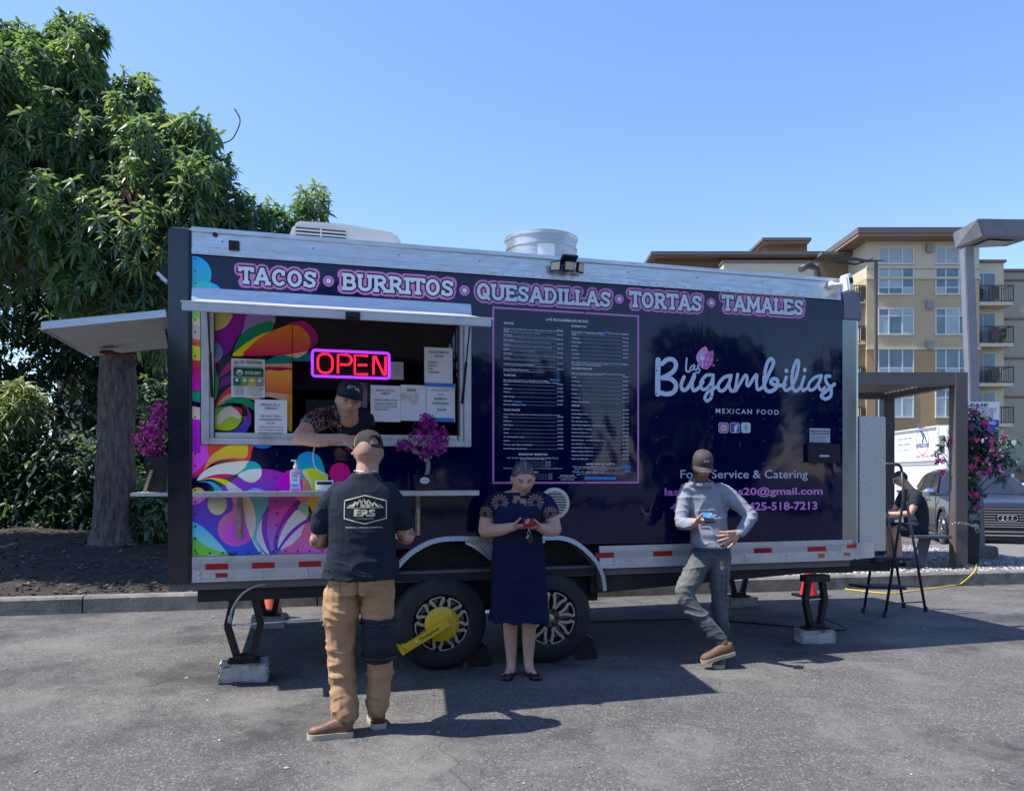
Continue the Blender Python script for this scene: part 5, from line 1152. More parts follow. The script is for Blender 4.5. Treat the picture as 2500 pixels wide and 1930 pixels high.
g = MB(); g.prism([(-.062, 0), (.062, 0), (.07, .115), (-.07, .115)], -.06, .06); g.build('pot', M('gloss_black_pot', (.008, .009, .02), .1, coat=.4), pt, bevel=.004)
f = Flat(); f.poly([(.035*cos(a), .072+.024*sin(a)) for a in np.linspace(0, 2*pi, 24)[:-1]], .0625, 0); f.text('Bugambilias', -.026, .026, .066, .080, .0632, 1); f.build('pot_label', [M('label_cream', (.6, .6, .55), .4), INK], pt)
g = MB(); g.tube(catmull([(.02, 0, .10), (.035, 0, .16), (.03, 0, .22), (-.01, 0, .26), (-.08, 0, .29)], False), .016, 8); g.tube([(.028, 0, .22), (.06, -.01, .30), (.04, 0, .42)], .010, 7); g.build('trunk', M('grey_stone_bark', (.22, .22, .20), .8, bump=.8, bscale=60), pt, smooth=True)
blobs = [((.0, 0, .42), (.10, .08, .09)), ((.06, 0, .36), (.12, .08, .06)), ((-.08, 0, .33), (.11, .07, .06)), ((.03, 0, .50), (.07, .06, .06)), ((.13, 0, .41), (.07, .06, .06)), ((-.15, 0, .33), (.06, .05, .035)), ((.08, -.02, .29), (.06, .05, .04)), ((.0, -.03, .27), (.03, .03, .04)), ((.13, 0, .33), (.05, .05, .05))]
g, gl_ = blossom_mesh(blobs, 520, .021, .10); g.build('blossom', MAG, pt, fix=False, kind='stuff'); gl_.build('leaves', GRN, pt, fix=False, kind='stuff')
# the one on the rear shelf
pr = empty('potted_bougainvillea', TW(-.29, -.42, 1.361), TH, 'pink bougainvillea in a dark pot on the shelf at the rear end of the trailer', 'potted plant')
g = MB(); g.prism([(-.06, 0), (.06, 0), (.08, .26), (-.08, .26)], -.06, .06); g.build('pot', BLACK, pr, bevel=.004)
g = MB(); g.tube([(0, 0, .2), (.02, 0, .4), (.0, 0, .5)], .012, 6); g.build('trunk', M('thin_bark', (.15, .12, .1), .8), pr)
g, gl_ = blossom_mesh([((0, 0, .48), (.14, .12, .10)), ((-.05, -.05, .38), (.12, .1, .10)), ((.03, 0, .58), (.09, .09, .08)), ((-.02, 0, .28), (.07, .07, .08))], 420, .026, .14, 5)
g.build('blossom', [M('bract_pink', (.50, .015, .25), .55), M('bract_pink_bright', (.7, .06, .40), .55), M('bract_pink_deep', (.25, .006, .12), .55)], pr, fix=False, kind='stuff'); gl_.build('leaves', GRN, pr, fix=False, kind='stuff')
nb = tthing('menu_clip_stand', -.36, -.30, 1.361, 'narrow tilted wooden stand beside the rear shelf flower pot', 'stand'); g = MB(); g.bar((0, 0, 0), (.05, 0, .16), .03, .02); g.build('clip', M('light_wood', (.35, .25, .16), .6), nb)

# concrete blocks below the jacks
def rough_block(name, loc, sx_, sy_, h, label, rz, seed):
    g = MB(); g.box(-sx_/2, sx_/2, -sy_/2, sy_/2, 0, h); o = g.build(name, CONC2, None, bevel=.006)
    bm = bmesh.new(); bm.from_mesh(o.data); bmesh.ops.subdivide_edges(bm, edges=bm.edges, cuts=3, use_grid_fill=True); R_ = np.random.RandomState(seed)
    for v in bm.verts:
        if v.co.z > .003: v.co += Vector((R_.rand()-.5, R_.rand()-.5, R_.rand()-.5))*.020
    bm.to_mesh(o.data); bm.free(); o.data.shade_smooth(); o.data.set_sharp_from_angle(angle=radians(28)); o.location = loc; o.rotation_euler = (0, 0, rz)
    tag(o, label, 'concrete block', 'rough concrete blocks under the trailer jacks'); return o
CONC2 = M('rough_concrete', (.42, .40, .36), .9, var=.3, vscale=14, bump=.9, bscale=50)
b1 = TW(jx1, -.12, 0); rough_block('concrete_block', b1, .33, .2, .13, 'sunlit rough concrete block under the jack at the left end of the trailer', TH, 1)
b2 = TW(jx2, -.10, 0); rough_block('concrete_block', b2, .30, .17, .115, 'concrete block under the jack near the right front corner of the trailer', TH-.25, 2)
b3 = TW(jx3, -(WID-.25), 0); rough_block('concrete_block', b3, .32, .2, .115, 'smaller looking block on the far side behind the left jack', TH, 3)
b4 = TW(TP(*OV(1580, 1240), -1.9)[0], -1.95, 0); rough_block('concrete_block', b4, .36, .22, .105, 'shaded block on the far side behind the grey hoodie man', TH, 4)
# traffic cones, partly hidden behind the jacks
def cone(loc, label, lean, col, dark=False):
    e = empty('traffic_cone', loc, .3, label, 'traffic cone', 'orange cones behind the trailer jacks'); e.rotation_euler = (lean, 0, .3)
    g = MB(); g.box(-.16, .16, -.16, .16, 0, .03); g.build('cone_base', BLACK, e, bevel=.015)
    g = MB(); g.lathe([(.11, .03), (.10, .06), (.03, .42), (.025, .43), (0, .43)], 24); g.build('cone_body', M('cone_colour', col, .45, dirt=(.2, .05, .03)), e, auto=50)
cone(onground(665, 1508), 'faded orange traffic cone behind the left jack', 0, (.55, .10, .04)); cone(onground(1975, 1455), 'bright red traffic cone behind the right jack', 0, (.62, .02, .02))
# wheel clamp
cw = tthing('wheel_clamp', wc1, .02, .36, 'yellow wheel clamp with round disc and lettered arm locked onto the left trailer wheel', 'wheel clamp')
YEL = M('clamp_yellow', (.72, .46, .01), .35, coat=.3, var=.08, dirt=(.3, .18, .02), dscale=10, damt=.5)
g = MB(); g.lathe([(.132, .012), (.132, .02), (.126, .026), (.07, .034), (0, .038)], 48, ax='y'); g.build('clamp_disc', YEL, cw, auto=40)
ac_, as_ = cos(radians(-151)), sin(radians(-151)); ax_ = Vector((ac_, 0, as_)); ay_ = Vector((-as_, 0, ac_))
g = MB(); g.obox(ax_*.145+Vector((0, -.068, 0)), ax_*.19, Vector((0, .020, 0)), ay_*.030); g.obox(ax_*.33+Vector((0, -.052, 0)), ax_*.02, Vector((0, .032, 0)), ay_*.033)
g.obox(ax_*.355+Vector((0, .02, 0)), ax_*.012, Vector((0, .12, 0)), ay_*.03); g.obox(-ax_*.02+Vector((0, -.045, 0)), ax_*.035, Vector((0, .022, 0)), ay_*.036); g.build('clamp_arm', YEL, cw, bevel=.004)
g = MB(); g.obox(ax_*.27+Vector((0, -.0895, 0)), ax_*.008, Vector((0, .002, 0)), ay_*.026); g.build('arm_bracket', YEL, cw)
g = MB(); g.lathe([(.012, 0), (.012, .004), (.005, .006), (0, .003)], 14, (ax_.x*.235, -.088, ax_.z*.235), 'y'); g.build('arm_rivet', STEEL, cw)
v, f_ = text_mesh('Tevlaphee', .02); mn, mx = v.min(0), v.max(0); g = MB(); u = (v-mn)/(mx-mn)
P0 = ax_*.205-ay_*(-.014); g.add([P0-ax_*(.165*p[0])-ay_*(.030*p[1])+Vector((0, -.0892, 0)) for p in u], f_); g.build('arm_lettering', INK, cw, fix=False)
# wheel chocks
def chock(s, label):
    e = tthing('wheel_chock', s, -.09, 0, label, 'wheel chock', 'black chocks beside the trailer wheels'); g = MB(); g.prism([(0, 0), (.20, 0), (.20, .03), (.17, .17), (.155, .17), (.02, .01)], -.06, .06); g.prism([(.05, .02), (.17, .02), (.155, .12)], -.061, -.0605)
    g.build('chock_body', BLACKM, e, bevel=.004)
chock(wc1+.20, 'black wheel chock behind the clamped wheel'); chock(wc2+.22, 'black wheel chock to the right of the silver spoked wheel')
# cables
YC = M('yellow_cord', (.62, .44, .04), .5)
cdp = [onground(2165, 1449), onground(2230, 1443), onground(2310, 1432)]
cd = [Vector((p.x, p.y, .008)) for p in cdp]+[onground(2345, 1424, .03), onground(2372, 1402, .16), onground(2382, 1390, .195), onground(2384, 1374, .185), onground(2392, 1358, .19), onground(2411, 1350, .20), onground(2428, 1352, .19), onground(2422, 1342, .19), onground(2398, 1330, .18)]
g = MB(); g.tube(catmull([onground(2060, 1438)+Vector((0, 0, .008))]+cd, False, 8), .0085, 8)
tag(g.build('extension_cord', YC, None, smooth=True), 'yellow extension cord running from the trailer over the kerb into the gravel', 'cord')
g = MB(); g.tube(catmull([TW(.5, -.04, .70), TW(.42, -.02, .69), TW(.33, -.0, .64), TW(.27, .0, .55), TW(.25, .0, .47)], False, 6), .008, 7); g.tube([TW(.25, .0, .49), TW(.247, .0, .44)], .014, 8)
tag(g.build('hanging_cable', M('grey_white_cable', (.4, .4, .38), .5), None, smooth=True), 'short white cable with plug hanging under the left end of the trailer', 'cable')
g = MB(); g.tube(catmull([TW(jx2+.1, -.25, .62), TW(jx2+.22, -.3, .42), TW(jx2+.2, -.3, .2), TW(jx2+.5, -.4, .02), TW(jx2-.5, -1.3, .012), TW(jx2-2.0, -1.5, .012)], False, 8), .008, 6)
tag(g.build('ground_cable', BLACK, None, smooth=True), 'thin black cable lying on the asphalt under the right end of the trailer', 'cable')
g = MB()
g.obox(Vector(TW(-.0, 0, 0))*0+onground(915, 1612)+Vector((0, 0, .03)), (.02, 0, 0), (0, .02, 0), (0, 0, .03)); 
# step ladder
LX = M('ladder_grey_blue', (.035, .04, .06), .4, .3)
fl1, fl2 = onground(2160, 1510), onground(2255, 1497); bl1, bl2 = onground(2168, 1480), onground(2255, 1497)
ld = empty('step_ladder', onground(2205, 1500), 0, 'dark folding step ladder standing behind the right end of the trailer', 'step ladder'); lo = ld.location
def LP(x, y, dY=0): q = at(x, y, lo.y+dY); return q-lo
tA = LP(2213, 1215, .0); g = MB(); rw = .42
front_b = LP(2160, 1503, -.15); front_b.z = 0; back_b = LP(2260, 1497, .18); back_b.z = 0
off = Vector((-.18, .42, 0))
for q in (Vector((0, 0, 0)), off*.6):
    f1 = MB(); f1.tube([front_b+q, tA+q+Vector((-.03, 0, 0)), tA+q+Vector((-.05, 0, .30))], .015, 8); f1.build('front_rail', LX, ld, smooth=True)
    f1 = MB(); f1.tube([back_b+q, tA+q+Vector((.0, 0, -.03))], .015, 8); f1.build('rear_rail', LX, ld, smooth=True)
f1 = MB(); top_ = tA+Vector((-.05, 0, .30)); f1.tube(catmull([top_, top_+Vector((-.03, .0, .05)), top_+Vector((-.10, .02, .06)), top_+off*.6+Vector((-.30, 0, .06))], False), .015, 8); f1.build('hand_rail', LX, ld, smooth=True)
for zz_ in (.30, .60):
    k_ = zz_/tA.z; a = front_b.lerp(tA, k_); b = back_b.lerp(tA, k_); f1 = MB(); c = (a+off*.6+a)/2; f1.obox(c+Vector((-.02, 0, 0)), (.19, -.02, 0), off*.3, (0, 0, .015)); f1.build('tread', LX, ld, bevel=.005)
for zz_ in (.14, .34):
    k_ = zz_/tA.z; a = front_b.lerp(tA, k_); b = back_b.lerp(tA, k_*.8); f1 = MB(); f1.tube([a, b], .007, 6); f1.build('side_brace', LX, ld)
for q in (front_b, back_b, front_b+off*.6, back_b+off*.6): f1 = MB(); f1.lathe([(.024, 0), (.017, .06)], 10, tuple(q)); f1.build('rubber_foot', BLACK, ld)
# ------------------------------------------------------------------ vegetation
def leaf_mat(name, col, tcol, mixf=.35, rough=.45):
    m = M(name, col, rough, spec=.4, var=.25, vscale=2.5); n = m.node_tree.nodes; l = m.node_tree.links
    t = n.new('ShaderNodeBsdfTranslucent'); t.inputs[0].default_value = (*tcol, 1); mx = n.new('ShaderNodeMixShader'); mx.inputs[0].default_value = mixf
    l.new(n['Principled BSDF'].outputs[0], mx.inputs[1]); l.new(t.outputs[0], mx.inputs[2]); l.new(mx.outputs[0], n['Material Output'].inputs[0]); return m
LEAF = [leaf_mat('leaf_mid', (.095, .160, .095), (.28, .44, .10)), leaf_mat('leaf_dark', (.060, .115, .078), (.15, .28, .06)), leaf_mat('leaf_light', (.16, .24, .11), (.46, .60, .10))]
BARK = M('furrowed_bark', (.12, .10, .085), .95, var=.7, vscale=22, bump=1, bscale=20, stretch=(1, 1, .26), detail=10)
BARK.node_tree.nodes['Bump'].inputs['Distance'].default_value = .05
def leaflets(P, D, S, W, mi, droop=.35, roll=None):
    """P base points, D unit directions, S lengths -> one mesh of folded, drooping leaflets (numpy)"""
    n = len(P); up = np.tile(np.array([0, 0, 1.]), (n, 1)); w = np.cross(D, up); ln = np.linalg.norm(w, axis=1, keepdims=True); w = np.where(ln > .05, w/np.maximum(ln, 1e-6), np.array([1., 0, 0])); nn = np.cross(w, D)
    if roll is not None: w2 = w*np.cos(roll)[:, None]+nn*np.sin(roll)[:, None]; nn = np.cross(w2, D); w = w2
    S = S[:, None]; dz = np.array([0, 0, -1.])
    v = np.stack([P, P+D*S*.33+w*S*W-nn*S*.04+dz*S*droop*.12, P+D*S*.33-w*S*W-nn*S*.04+dz*S*droop*.12, P+D*S*.36+dz*S*droop*.08+nn*S*.03,
                  P+D*S*.68+w*S*W*.75+dz*S*droop*.5, P+D*S*.68-w*S*W*.75+dz*S*droop*.5, P+D*S*.95+dz*S*droop], 1).reshape(-1, 3)
    base = (np.arange(n)*7)[:, None, None]; f = np.array([[0, 1, 3], [0, 3, 2], [1, 4, 3], [3, 5, 2], [3, 4, 6], [3, 6, 5]])[None]+base
    return v, f.reshape(-1, 3), np.repeat(mi, 6)
def np_mesh(name, v, f, mi, mats, parent=None, kind=None, smooth=False):
    me = bpy.data.meshes.new(name); n = len(f); me.vertices.add(len(v)); me.vertices.foreach_set('co', v.astype(np.float32).ravel())
    me.loops.add(n*3); me.loops.foreach_set('vertex_index', f.astype(np.int32).ravel()); me.polygons.add(n); me.polygons.foreach_set('loop_start', np.arange(0, n*3, 3, dtype=np.int32)); me.polygons.foreach_set('loop_total', np.full(n, 3, dtype=np.int32))
    for m in mats: me.materials.append(m)
    me.polygons.foreach_set('material_index', mi.astype(np.int32)); me.update(calc_edges=True)
    o = bpy.data.objects.new(name, me); COL.objects.link(o)
    if parent: o.parent = parent
    if kind: o['kind'] = kind
    return o
def crown(name, blobs, n, per, size, parent, mats=LEAF, seed=1, shell=.35, W=.13, droop=.45, spread=1.0, probs=(.5, .3, .2), hang=.0, kind='stuff', ymax=None):
    R_ = np.random.RandomState(seed); wts = np.array([b[1][0]*b[1][1]+b[1][1]*b[1][2]+b[1][0]*b[1][2] for b in blobs]); wts = wts/wts.sum(); bi = R_.choice(len(blobs), n, p=wts)
    C = np.array([b[0] for b in blobs])[bi]; Rr = np.array([b[1] for b in blobs])[bi]
    d = R_.normal(size=(n, 3)); d /= np.linalg.norm(d, axis=1, keepdims=True); rad = 1-shell*R_.rand(n)**1.6+R_.normal(size=n)*.06
    P = C+d*Rr*rad[:, None]
    light = R_.choice(3, n, p=probs)
    idx = np.repeat(np.arange(n), per); m = len(idx); k = np.tile(np.arange(per), n)
    A = d[idx]; ax = A+R_.normal(size=(n, 3))[idx]*.5; ax /= np.linalg.norm(ax, axis=1, keepdims=True)
    x = np.cross(ax, np.array([.2, .3, .9])); x /= np.linalg.norm(x, axis=1, keepdims=True); y = np.cross(ax, x); an = 2*pi*k/per+R_.rand(n)[idx]*6.28
    D = ax*.35+(x*np.cos(an)[:, None]+y*np.sin(an)[:, None])*spread+np.array([0, 0, -hang]); D += R_.normal(size=(m, 3))*.12; D /= np.linalg.norm(D, axis=1, keepdims=True)
    S = size*(.7+.6*R_.rand(n))[idx]*(.85+.3*R_.rand(m))
    v, f, mi = leaflets(P[idx], D, S, W, light[idx], droop, roll=R_.normal(size=m)*.5)
    return np_mesh(name, v, f, mi, mats, parent, kind)
# big tree
tz = hbed(0, 3); tb_ = at(270, 1333, 11.0); tx, ty = tb_.x, 11.0; tz = EYE-(1333-HY)*11/F-.05
tree = empty('broadleaf_tree', (tx, ty, tz), 0, 'large leafy tree with thick furrowed trunk on the planting bed left of the trailer', 'tree')
def trunk_mesh(paths, name='trunk', rough=.10):
    g = MB()
    for pts, rs in paths:
        P = catmull([(*p, r) for p, r in zip(pts, rs)], False, 14); n = 44; base = len(g.v)
        for i, q in enumerate(P):
            for j in range(n):
                a = 2*pi*j/n; fl_ = 1+rough*(.5*sin(5*a+i*.12)+.35*sin(9*a-i*.2)+.45*abs(sin(13*a+1.3*sin(i*.4+a)+.5*sin(i*1.7)))+.25*RNG.rand())
                g.v.append((q[0]+q[3]*fl_*cos(a), q[1]+q[3]*fl_*sin(a), q[2]))
        for i in range(len(P)-1):
            for j in range(n): a = base+i*n+j; b = base+i*n+(j+1) % n; g.f.append([a, b, b+n, a+n]); g.m.append(0)
    return g
g = trunk_mesh([(((-.02,0,-.25),(0,0,.0),(.03,0,.25),(.05,0,.9),(.08,0,1.7),(.09,.05,2.4),(.02,.1,3.1),(.0,.1,4.2),(.1,.2,5.6)), (.50,.37,.26,.245,.228,.235,.19,.16,.08))]); g.build('trunk', BARK, tree, smooth=True)
def limb(pts, r): gg = MB(); P = catmull(pts, False, 6); gg.tube(P, [r*(1-.7*i/len(P)) for i in range(len(P))], 10); gg.build('limb', BARK, tree, smooth=True)
limb([(.05,.1,2.9),(-.4,.0,3.5),(-1.0,-.3,3.9),(-1.6,-.5,4.6),(-2.0,-.5,5.6)], .12); limb([(.0,.1,3.6),(.6,-.2,4.3),(1.1,-.2,5.0)], .09); limb([(.05,.1,4.0),(-.3,.4,5.0),(-.5,.5,6.6)], .09); limb([(.08,.1,2.6),(.9,.2,3.2),(1.8,.2,3.5),(2.9,.1,4.0)], .07)
def lb(x, y, Y, rx, ry, rz): q = at(x*1.1447, y*1.1447, Y); return ((q.x-tx, Y-ty, q.z-tz), (rx, ry, rz))
blobs = [lb(60,350,11,1.4,1.4,1.2), lb(180,320,11.2,1.15,1.3,1.1), lb(170,190,11.4,.55,.8,.60), lb(30,215,11.2,.85,1.0,.75), lb(290,370,11.1,.9,1.1,.85), lb(370,400,11,.72,.9,.85), lb(425,470,10.8,.48,.7,.65), lb(255,520,10.4,1.2,1.0,.9), lb(390,560,10.9,.9,.9,.7), lb(480,480,11,.32,.5,.8),
         lb(20,480,11,1.3,1.2,1.0), lb(150,500,10.6,1.0,1.0,.8), lb(500,560,11.2,.45,.6,.5), lb(50,120,11.2,.22,.4,.28), lb(180,110,11.3,.34,.4,.34), lb(290,250,11.2,.34,.4,.38), lb(300,640,10.4,.55,.6,.55), lb(400,300,11,.24,.4,.42), lb(545,470,11.2,.35,.4,.35), lb(590,480,11.3,.25,.3,.4), lb(670,430,11.4,.27,.3,.30), lb(640,470,11.4,.30,.3,.25),
         lb(230,620,10.3,.8,.6,.5), lb(340,720,10.5,.35,.5,.4), lb(-120,400,11,1.2,1.5,2.2), lb(215,75,11.3,.10,.2,.20)]
R_ = np.random.RandomState(77)
for c, r in list(blobs[:16]):
    for _ in range(5):
        v_ = R_.normal(size=3); v_ /= np.linalg.norm(v_); v_[2] = abs(v_[2])*.9+.1; s_ = .13+.13*R_.rand(); blobs.append(((c[0]+v_[0]*r[0]*1.02, c[1]+v_[1]*r[1], c[2]+v_[2]*r[2]*1.04), (s_, s_, s_*1.5)))
blobs = [(c, (r[0]*.88, r[1]*.88, r[2]*.86)) for c, r in blobs]
crown('crown', blobs, 9800, 6, .165, tree, seed=4, shell=.7, probs=(.48, .27, .25), hang=.12, W=.125, droop=.42)
g = MB(); g.tube(catmull([tuple(at(x*1.1447, y*1.1447, 11)-Vector((tx, ty, tz))) for x, y in ((400,320),(450,312),(490,300),(505,280),(512,255),(500,232))], False), .010, 5); g.build('bare_twig', BARK, tree)
dl = [lb(285,430,10.2,.16,.12,.25), lb(270,500,10.15,.10,.1,.35), lb(262,560,10.1,.08,.08,.15)]
DRY = [M('dead_leaf', (.10, .055, .04), .8), M('dead_leaf_light', (.16, .09, .06), .8), M('dead_leaf_dark', (.05, .03, .025), .8)]
crown('dead_leaves', dl, 55, 4, .2, tree, mats=DRY, seed=9, hang=1.5, droop=.6)
for c, r, lab in (((-9.3,9.8,5.2),(1.7,1.2,1.6),'lower'),((-9.0,9.6,7.0),(1.6,1.2,1.4),'upper')):
    e = empty('broadleaf_tree', (c[0], c[1], .3), 0, lab+' crown of a neighbouring tree just outside the left edge that shades the planting bed', 'tree', 'neighbouring trees left of the frame')
    g = MB(); g.tube([(0, 0, -.2), (.1, 0, c[2]-.3)], [.16, .07], 10); g.build('trunk', BARK, e, smooth=True); crown('crown', [((0, 0, c[2]-.3), r)], 900, 6, .26, e, seed=12)
# hedge and shrubs behind
DK = [leaf_mat('hedge_dark', (.030, .066, .042), (.05, .12, .03), .25), leaf_mat('hedge_darker', (.018, .042, .028), (.03, .07, .02), .2), leaf_mat('hedge_light', (.08, .15, .045), (.22, .36, .05), .4)]
def shrub(name, x, y, Y, blobs_, n, size, label, mats=DK, seed=1, probs=(.45, .4, .15), W=.2, per=4, cat='shrub', grp=None, ground=None):
    q = at(x*1.1447, y*1.1447, Y); e = empty(name, (q.x, Y, q.z if ground is None else ground), 0, label, cat, grp)
    gst = MB(); 
    for b in blobs_[:4]: gst.tube([(b[0][0]*.3, b[0][1]*.3, -.3), (b[0][0]*.8, b[0][1]*.8, b[0][2])], [.05, .02], 7)
    gst.build('stem', BARK, e, smooth=True); crown('foliage', blobs_, n, per, size, e, mats=mats, seed=seed, W=W, probs=probs, shell=.45); return e
shrub('hedge', 60, 1120, 12.6, [((-2.2,.3,.9),(1.5,.8,1.3)), ((-.6,.2,.7),(1.2,.8,1.1)), ((.5,.2,.6),(.9,.7,.95)), ((-3.9,0,1.2),(1.4,.9,1.6)), ((-.2,0,.15),(2.4,.7,.6)), ((-3.3,-.4,.2),(1.8,.7,.7))], 9000, .135, 'dark ivy hedge filling the bed behind the thick tree trunk at the left edge', seed=21)
shrub('hedge', 320, 1100, 13.6, [((0,.2,1.0),(1.1,.7,1.4)), ((1.2,.2,.9),(1.1,.7,1.3)), ((2.6,.3,.8),(1.2,.7,1.2)), ((.1,-.5,.3),(1.2,.5,.6))], 6000, .13, 'dark hedge right of the tree trunk, running behind the trailer end', seed=22)
shrub('young_shrub', 335, 1130, 11.3, [((0,0,.35),(.34,.3,.42)), ((-.15,-.1,.15),(.28,.2,.25))], 420, .15, 'small fresh green shrub between the tree trunk and the black trailer corner post', mats=LEAF, seed=23, W=.22, probs=(.5, .1, .4))
shrub('background_tree', 30, 1050, 17, [((-.5,0,4.4),(2.0,1.4,1.3)), ((1.8,0,4.0),(1.8,1.2,1.5)), ((-2.6,0,3.8),(2,1.5,1.6)), ((3.6,.5,3.3),(1.6,1.2,1.6)), ((1.2,.3,2.3),(1.4,1,1.0)), ((-1.4,0,2.4),(1.6,1,.9)), ((5.2,.5,2.8),(1.3,1.2,1.6)), ((3.4,.5,1.2),(1.4,1,1.2))], 7500, .19, 'dark evergreen tree standing further back behind the hedge at the left', seed=24, cat='tree', probs=(.4, .4, .2))
shrub('ornamental_grass', 40, 1000, 13.2, [((-.1,-.6,.55),(.55,.3,.65)), ((-.7,-.5,.7),(.5,.3,.6)), ((.35,-.5,.95),(.3,.3,.45))], 900, .30, 'clump of sunlit yellow green grass arching at the left edge below the hedge', mats=[leaf_mat('grass_blade', (.14, .18, .05), (.3, .34, .06), .4), LEAF[2], leaf_mat('dry_blade', (.28, .24, .12), (.3, .25, .1), .3)], seed=25, W=.035, per=5, cat='grass clump')
# mulch litter
R_ = np.random.RandomState(8); n = 9000; uu = R_.rand(n)*15-9.0; vv = .2+R_.rand(n)**1.2*5; P = np.array([K(a, b, hbed(a, b)+.02) for a, b in zip(uu, vv)]); D = R_.normal(size=(n, 3)); D[:, 2] = np.abs(D[:, 2])*.25; D /= np.linalg.norm(D, axis=1, keepdims=True)
v, f, mi = leaflets(P, D, .03+R_.rand(n)*.06, .25, R_.choice(3, n, p=(.5, .3, .2)), .1)
tag(np_mesh('fallen_leaves', v, f, mi, [M('mulch_chip', (.05, .038, .028), .9), M('mulch_pale', (.16, .12, .08), .9), M('mulch_black', (.02, .016, .014), .9)]), 'brown mulch chips and fallen leaves covering the planting bed', 'mulch', kind='stuff')

# ------------------------------------------------------------------ house seen behind the hedge (far left)
hh_ = empty('beige_house', (at(340*1.1447, 1000, 30).x, 30, 0), 0, 'beige house glimpsed behind the hedge beside the tree trunk', 'house')
g = MB(); g.box(-4, 5, 0, 5, 0, 5.2); g.build('wall', M('beige_siding', (.34, .30, .22), .8), hh_)
g = MB(); g.prism([(-4.4, 5.2), (5.4, 5.2), (.5, 7.0)], -.4, 5.4); g.build('roof', M('grey_shingles', (.12, .11, .11), .8), hh_)
WINF = M('window_frame_white', (.62, .62, .60), .5); WG_D = M('window_glass_dark', (.03, .045, .05), .06, coat=.3)
for x in (-2.6, -.6, 1.4, 3.2):
    for z in (1.0, 3.2): g = MB(); g.box(x, x+1, -.04, .0, z, z+1.2); w_o = g.build('window', WINF, hh_); g = MB(); g.box(x+.08, x+.92, -.06, -.041, z+.08, z+1.12); g.build('pane', WG_D, w_o)

# ------------------------------------------------------------------ apartment building
BD = 55.0; KP = F/BD
def bx(x): return (x-CX)/KP
def bz(y): return EYE+(HY-y)/KP
def b5(x, y): X, Y = Z5(x, y); return bx(X), bz(Y)
STU = M('ochre_stucco', (.46, .36, .22), .85, var=.07, vscale=.8, bump=.15, bscale=8); STC = M('cream_stucco', (.56, .50, .36), .85, var=.05, vscale=.8); STD = M('sienna_stucco', (.40, .265, .13), .85, var=.06, vscale=.8)
BRN = M('brown_siding', (.20, .13, .08), .8, var=.1); ROOFM = M('taupe_fascia', (.13, .115, .11), .7); SOFF = M('soffit_wood', (.26, .17, .12), .7)
PANE = M('apartment_glass', (.10, .16, .19), .05, coat=.6, var=.35, vscale=.5); PANEC = M('curtained_glass', (.30, .36, .37), .12, coat=.6, var=.12, vscale=.6)
apt = empty('apartment_building', (0, BD, 0), 0, 'five storey ochre stucco apartment building with flat overhanging roofs behind the trailer', 'apartment building')
x0, zt_ = b5(1345, 140); x1, _ = b5(1946, 140)
def bwall(name, a, b, z0, z1, y0, y1, m): g = MB(); g.box(a, b, y0, y1, z0, z1); return g.build(name, m, apt)
xa, zs1 = b5(1328, 345); _, zs2 = b5(1328, 700)
zc1 = b5(0, 290)[1]; zc2 = b5(0, 505)[1]; zc3 = b5(0, 720)[1]; zc4 = b5(0, 905)[1]
bwall('wall', x0, x1, b5(0, 345)[1], zt_+.2, 0, 14, STC)
bwall('wall', x0, x1, b5(0, 720)[1], b5(0, 345)[1], 0, 14, STU)
bwall('wall', x0, x1, 0, b5(0, 720)[1], 0, 14, STD)
for zz in (b5(0, 290)[1], b5(0, 347)[1], b5(0, 722)[1]): bwall('string_course', x0-.05, x1+.05, zz-.09, zz+.09, -.12, -.001, STC)
# left recess with balconies
xl_, _ = b5(1180, 300)
bwall('wall', xl_-6, x0-.01, 0, b5(0, 330)[1], 3.0, 14, BRN)
# main roof slab with soffit
ra, rz1 = b5(1300, 75); rb, rz0 = b5(1965, 105)
kk_ = (BD-1.3)/BD; rz0 = EYE+(rz0-EYE)*kk_; rz1 = EYE+(rz1-EYE)*kk_
g = MB(); g.box(ra*kk_, rb*kk_+.4, -1.3, 15, rz0, rz1); g.build('roof', ROOFM, apt)
g = MB(); g.box(ra*kk_+.05, rb*kk_+.35, -1.2, 14.9, rz0-.2, rz0-.001); g.build('soffit', SOFF, apt)
# windows
cols = [(1410, 1590), (1715, 1890)]; rows = [(186, 268, 0), (298, 430, 1), (512, 644, 1), (728, 858, 1), (944, 1085, 1)]
def window(xa, xb, ya, yb, trans, seed):
    a, z1 = b5(xa, ya); b, z0 = b5(xb, yb); g = MB(); t = .07; R_ = np.random.RandomState(seed)
    g.box(a-t, b+t, -.06, -.001, z1, z1+t); g.box(a-t, b+t, -.10, -.001, z0-t*1.3, z0); g.box(a-t, a, -.06, -.001, z0, z1); g.box(b, b+t, -.06, -.001, z0, z1)
    w1_, w2_ = a+(b-a)*.29, a+(b-a)*.69
    for w in (w1_, w2_): g.box(w-.045, w+.045, -.05, -.001, z0, z1)
    zt2 = z0+(z1-z0)*.25 if not seed % 2 else z0+(z1-z0)*.72
    if trans:
        for q0, q1 in ((a, w1_-.046), (w1_+.046, w2_-.046), (w2_+.046, b)): g.box(q0+.001, q1-.001, -.045, -.001, zt2-.035, zt2+.035)
    o = g.build('window', WINF, apt)
    for q0, q1 in ((a, w1_-.046), (w1_+.046, w2_-.046), (w2_+.046, b)):
        for r0, r1 in (((z0, zt2-.036), (zt2+.036, z1)) if trans else ((z0, z1),)):
            g = MB(); g.box(q0+.002, q1-.002, -.02+.0, -.001, r0+.002, r1-.002); g.build('pane', PANEC if R_.rand() < .38 or ya < 200 else PANE, o)
k_ = 0
for ci, (xa, xb) in enumerate(cols):
    for ya, yb, tr in rows: k_ += 1; window(xa, xb, ya, yb, tr, k_*3+ci)
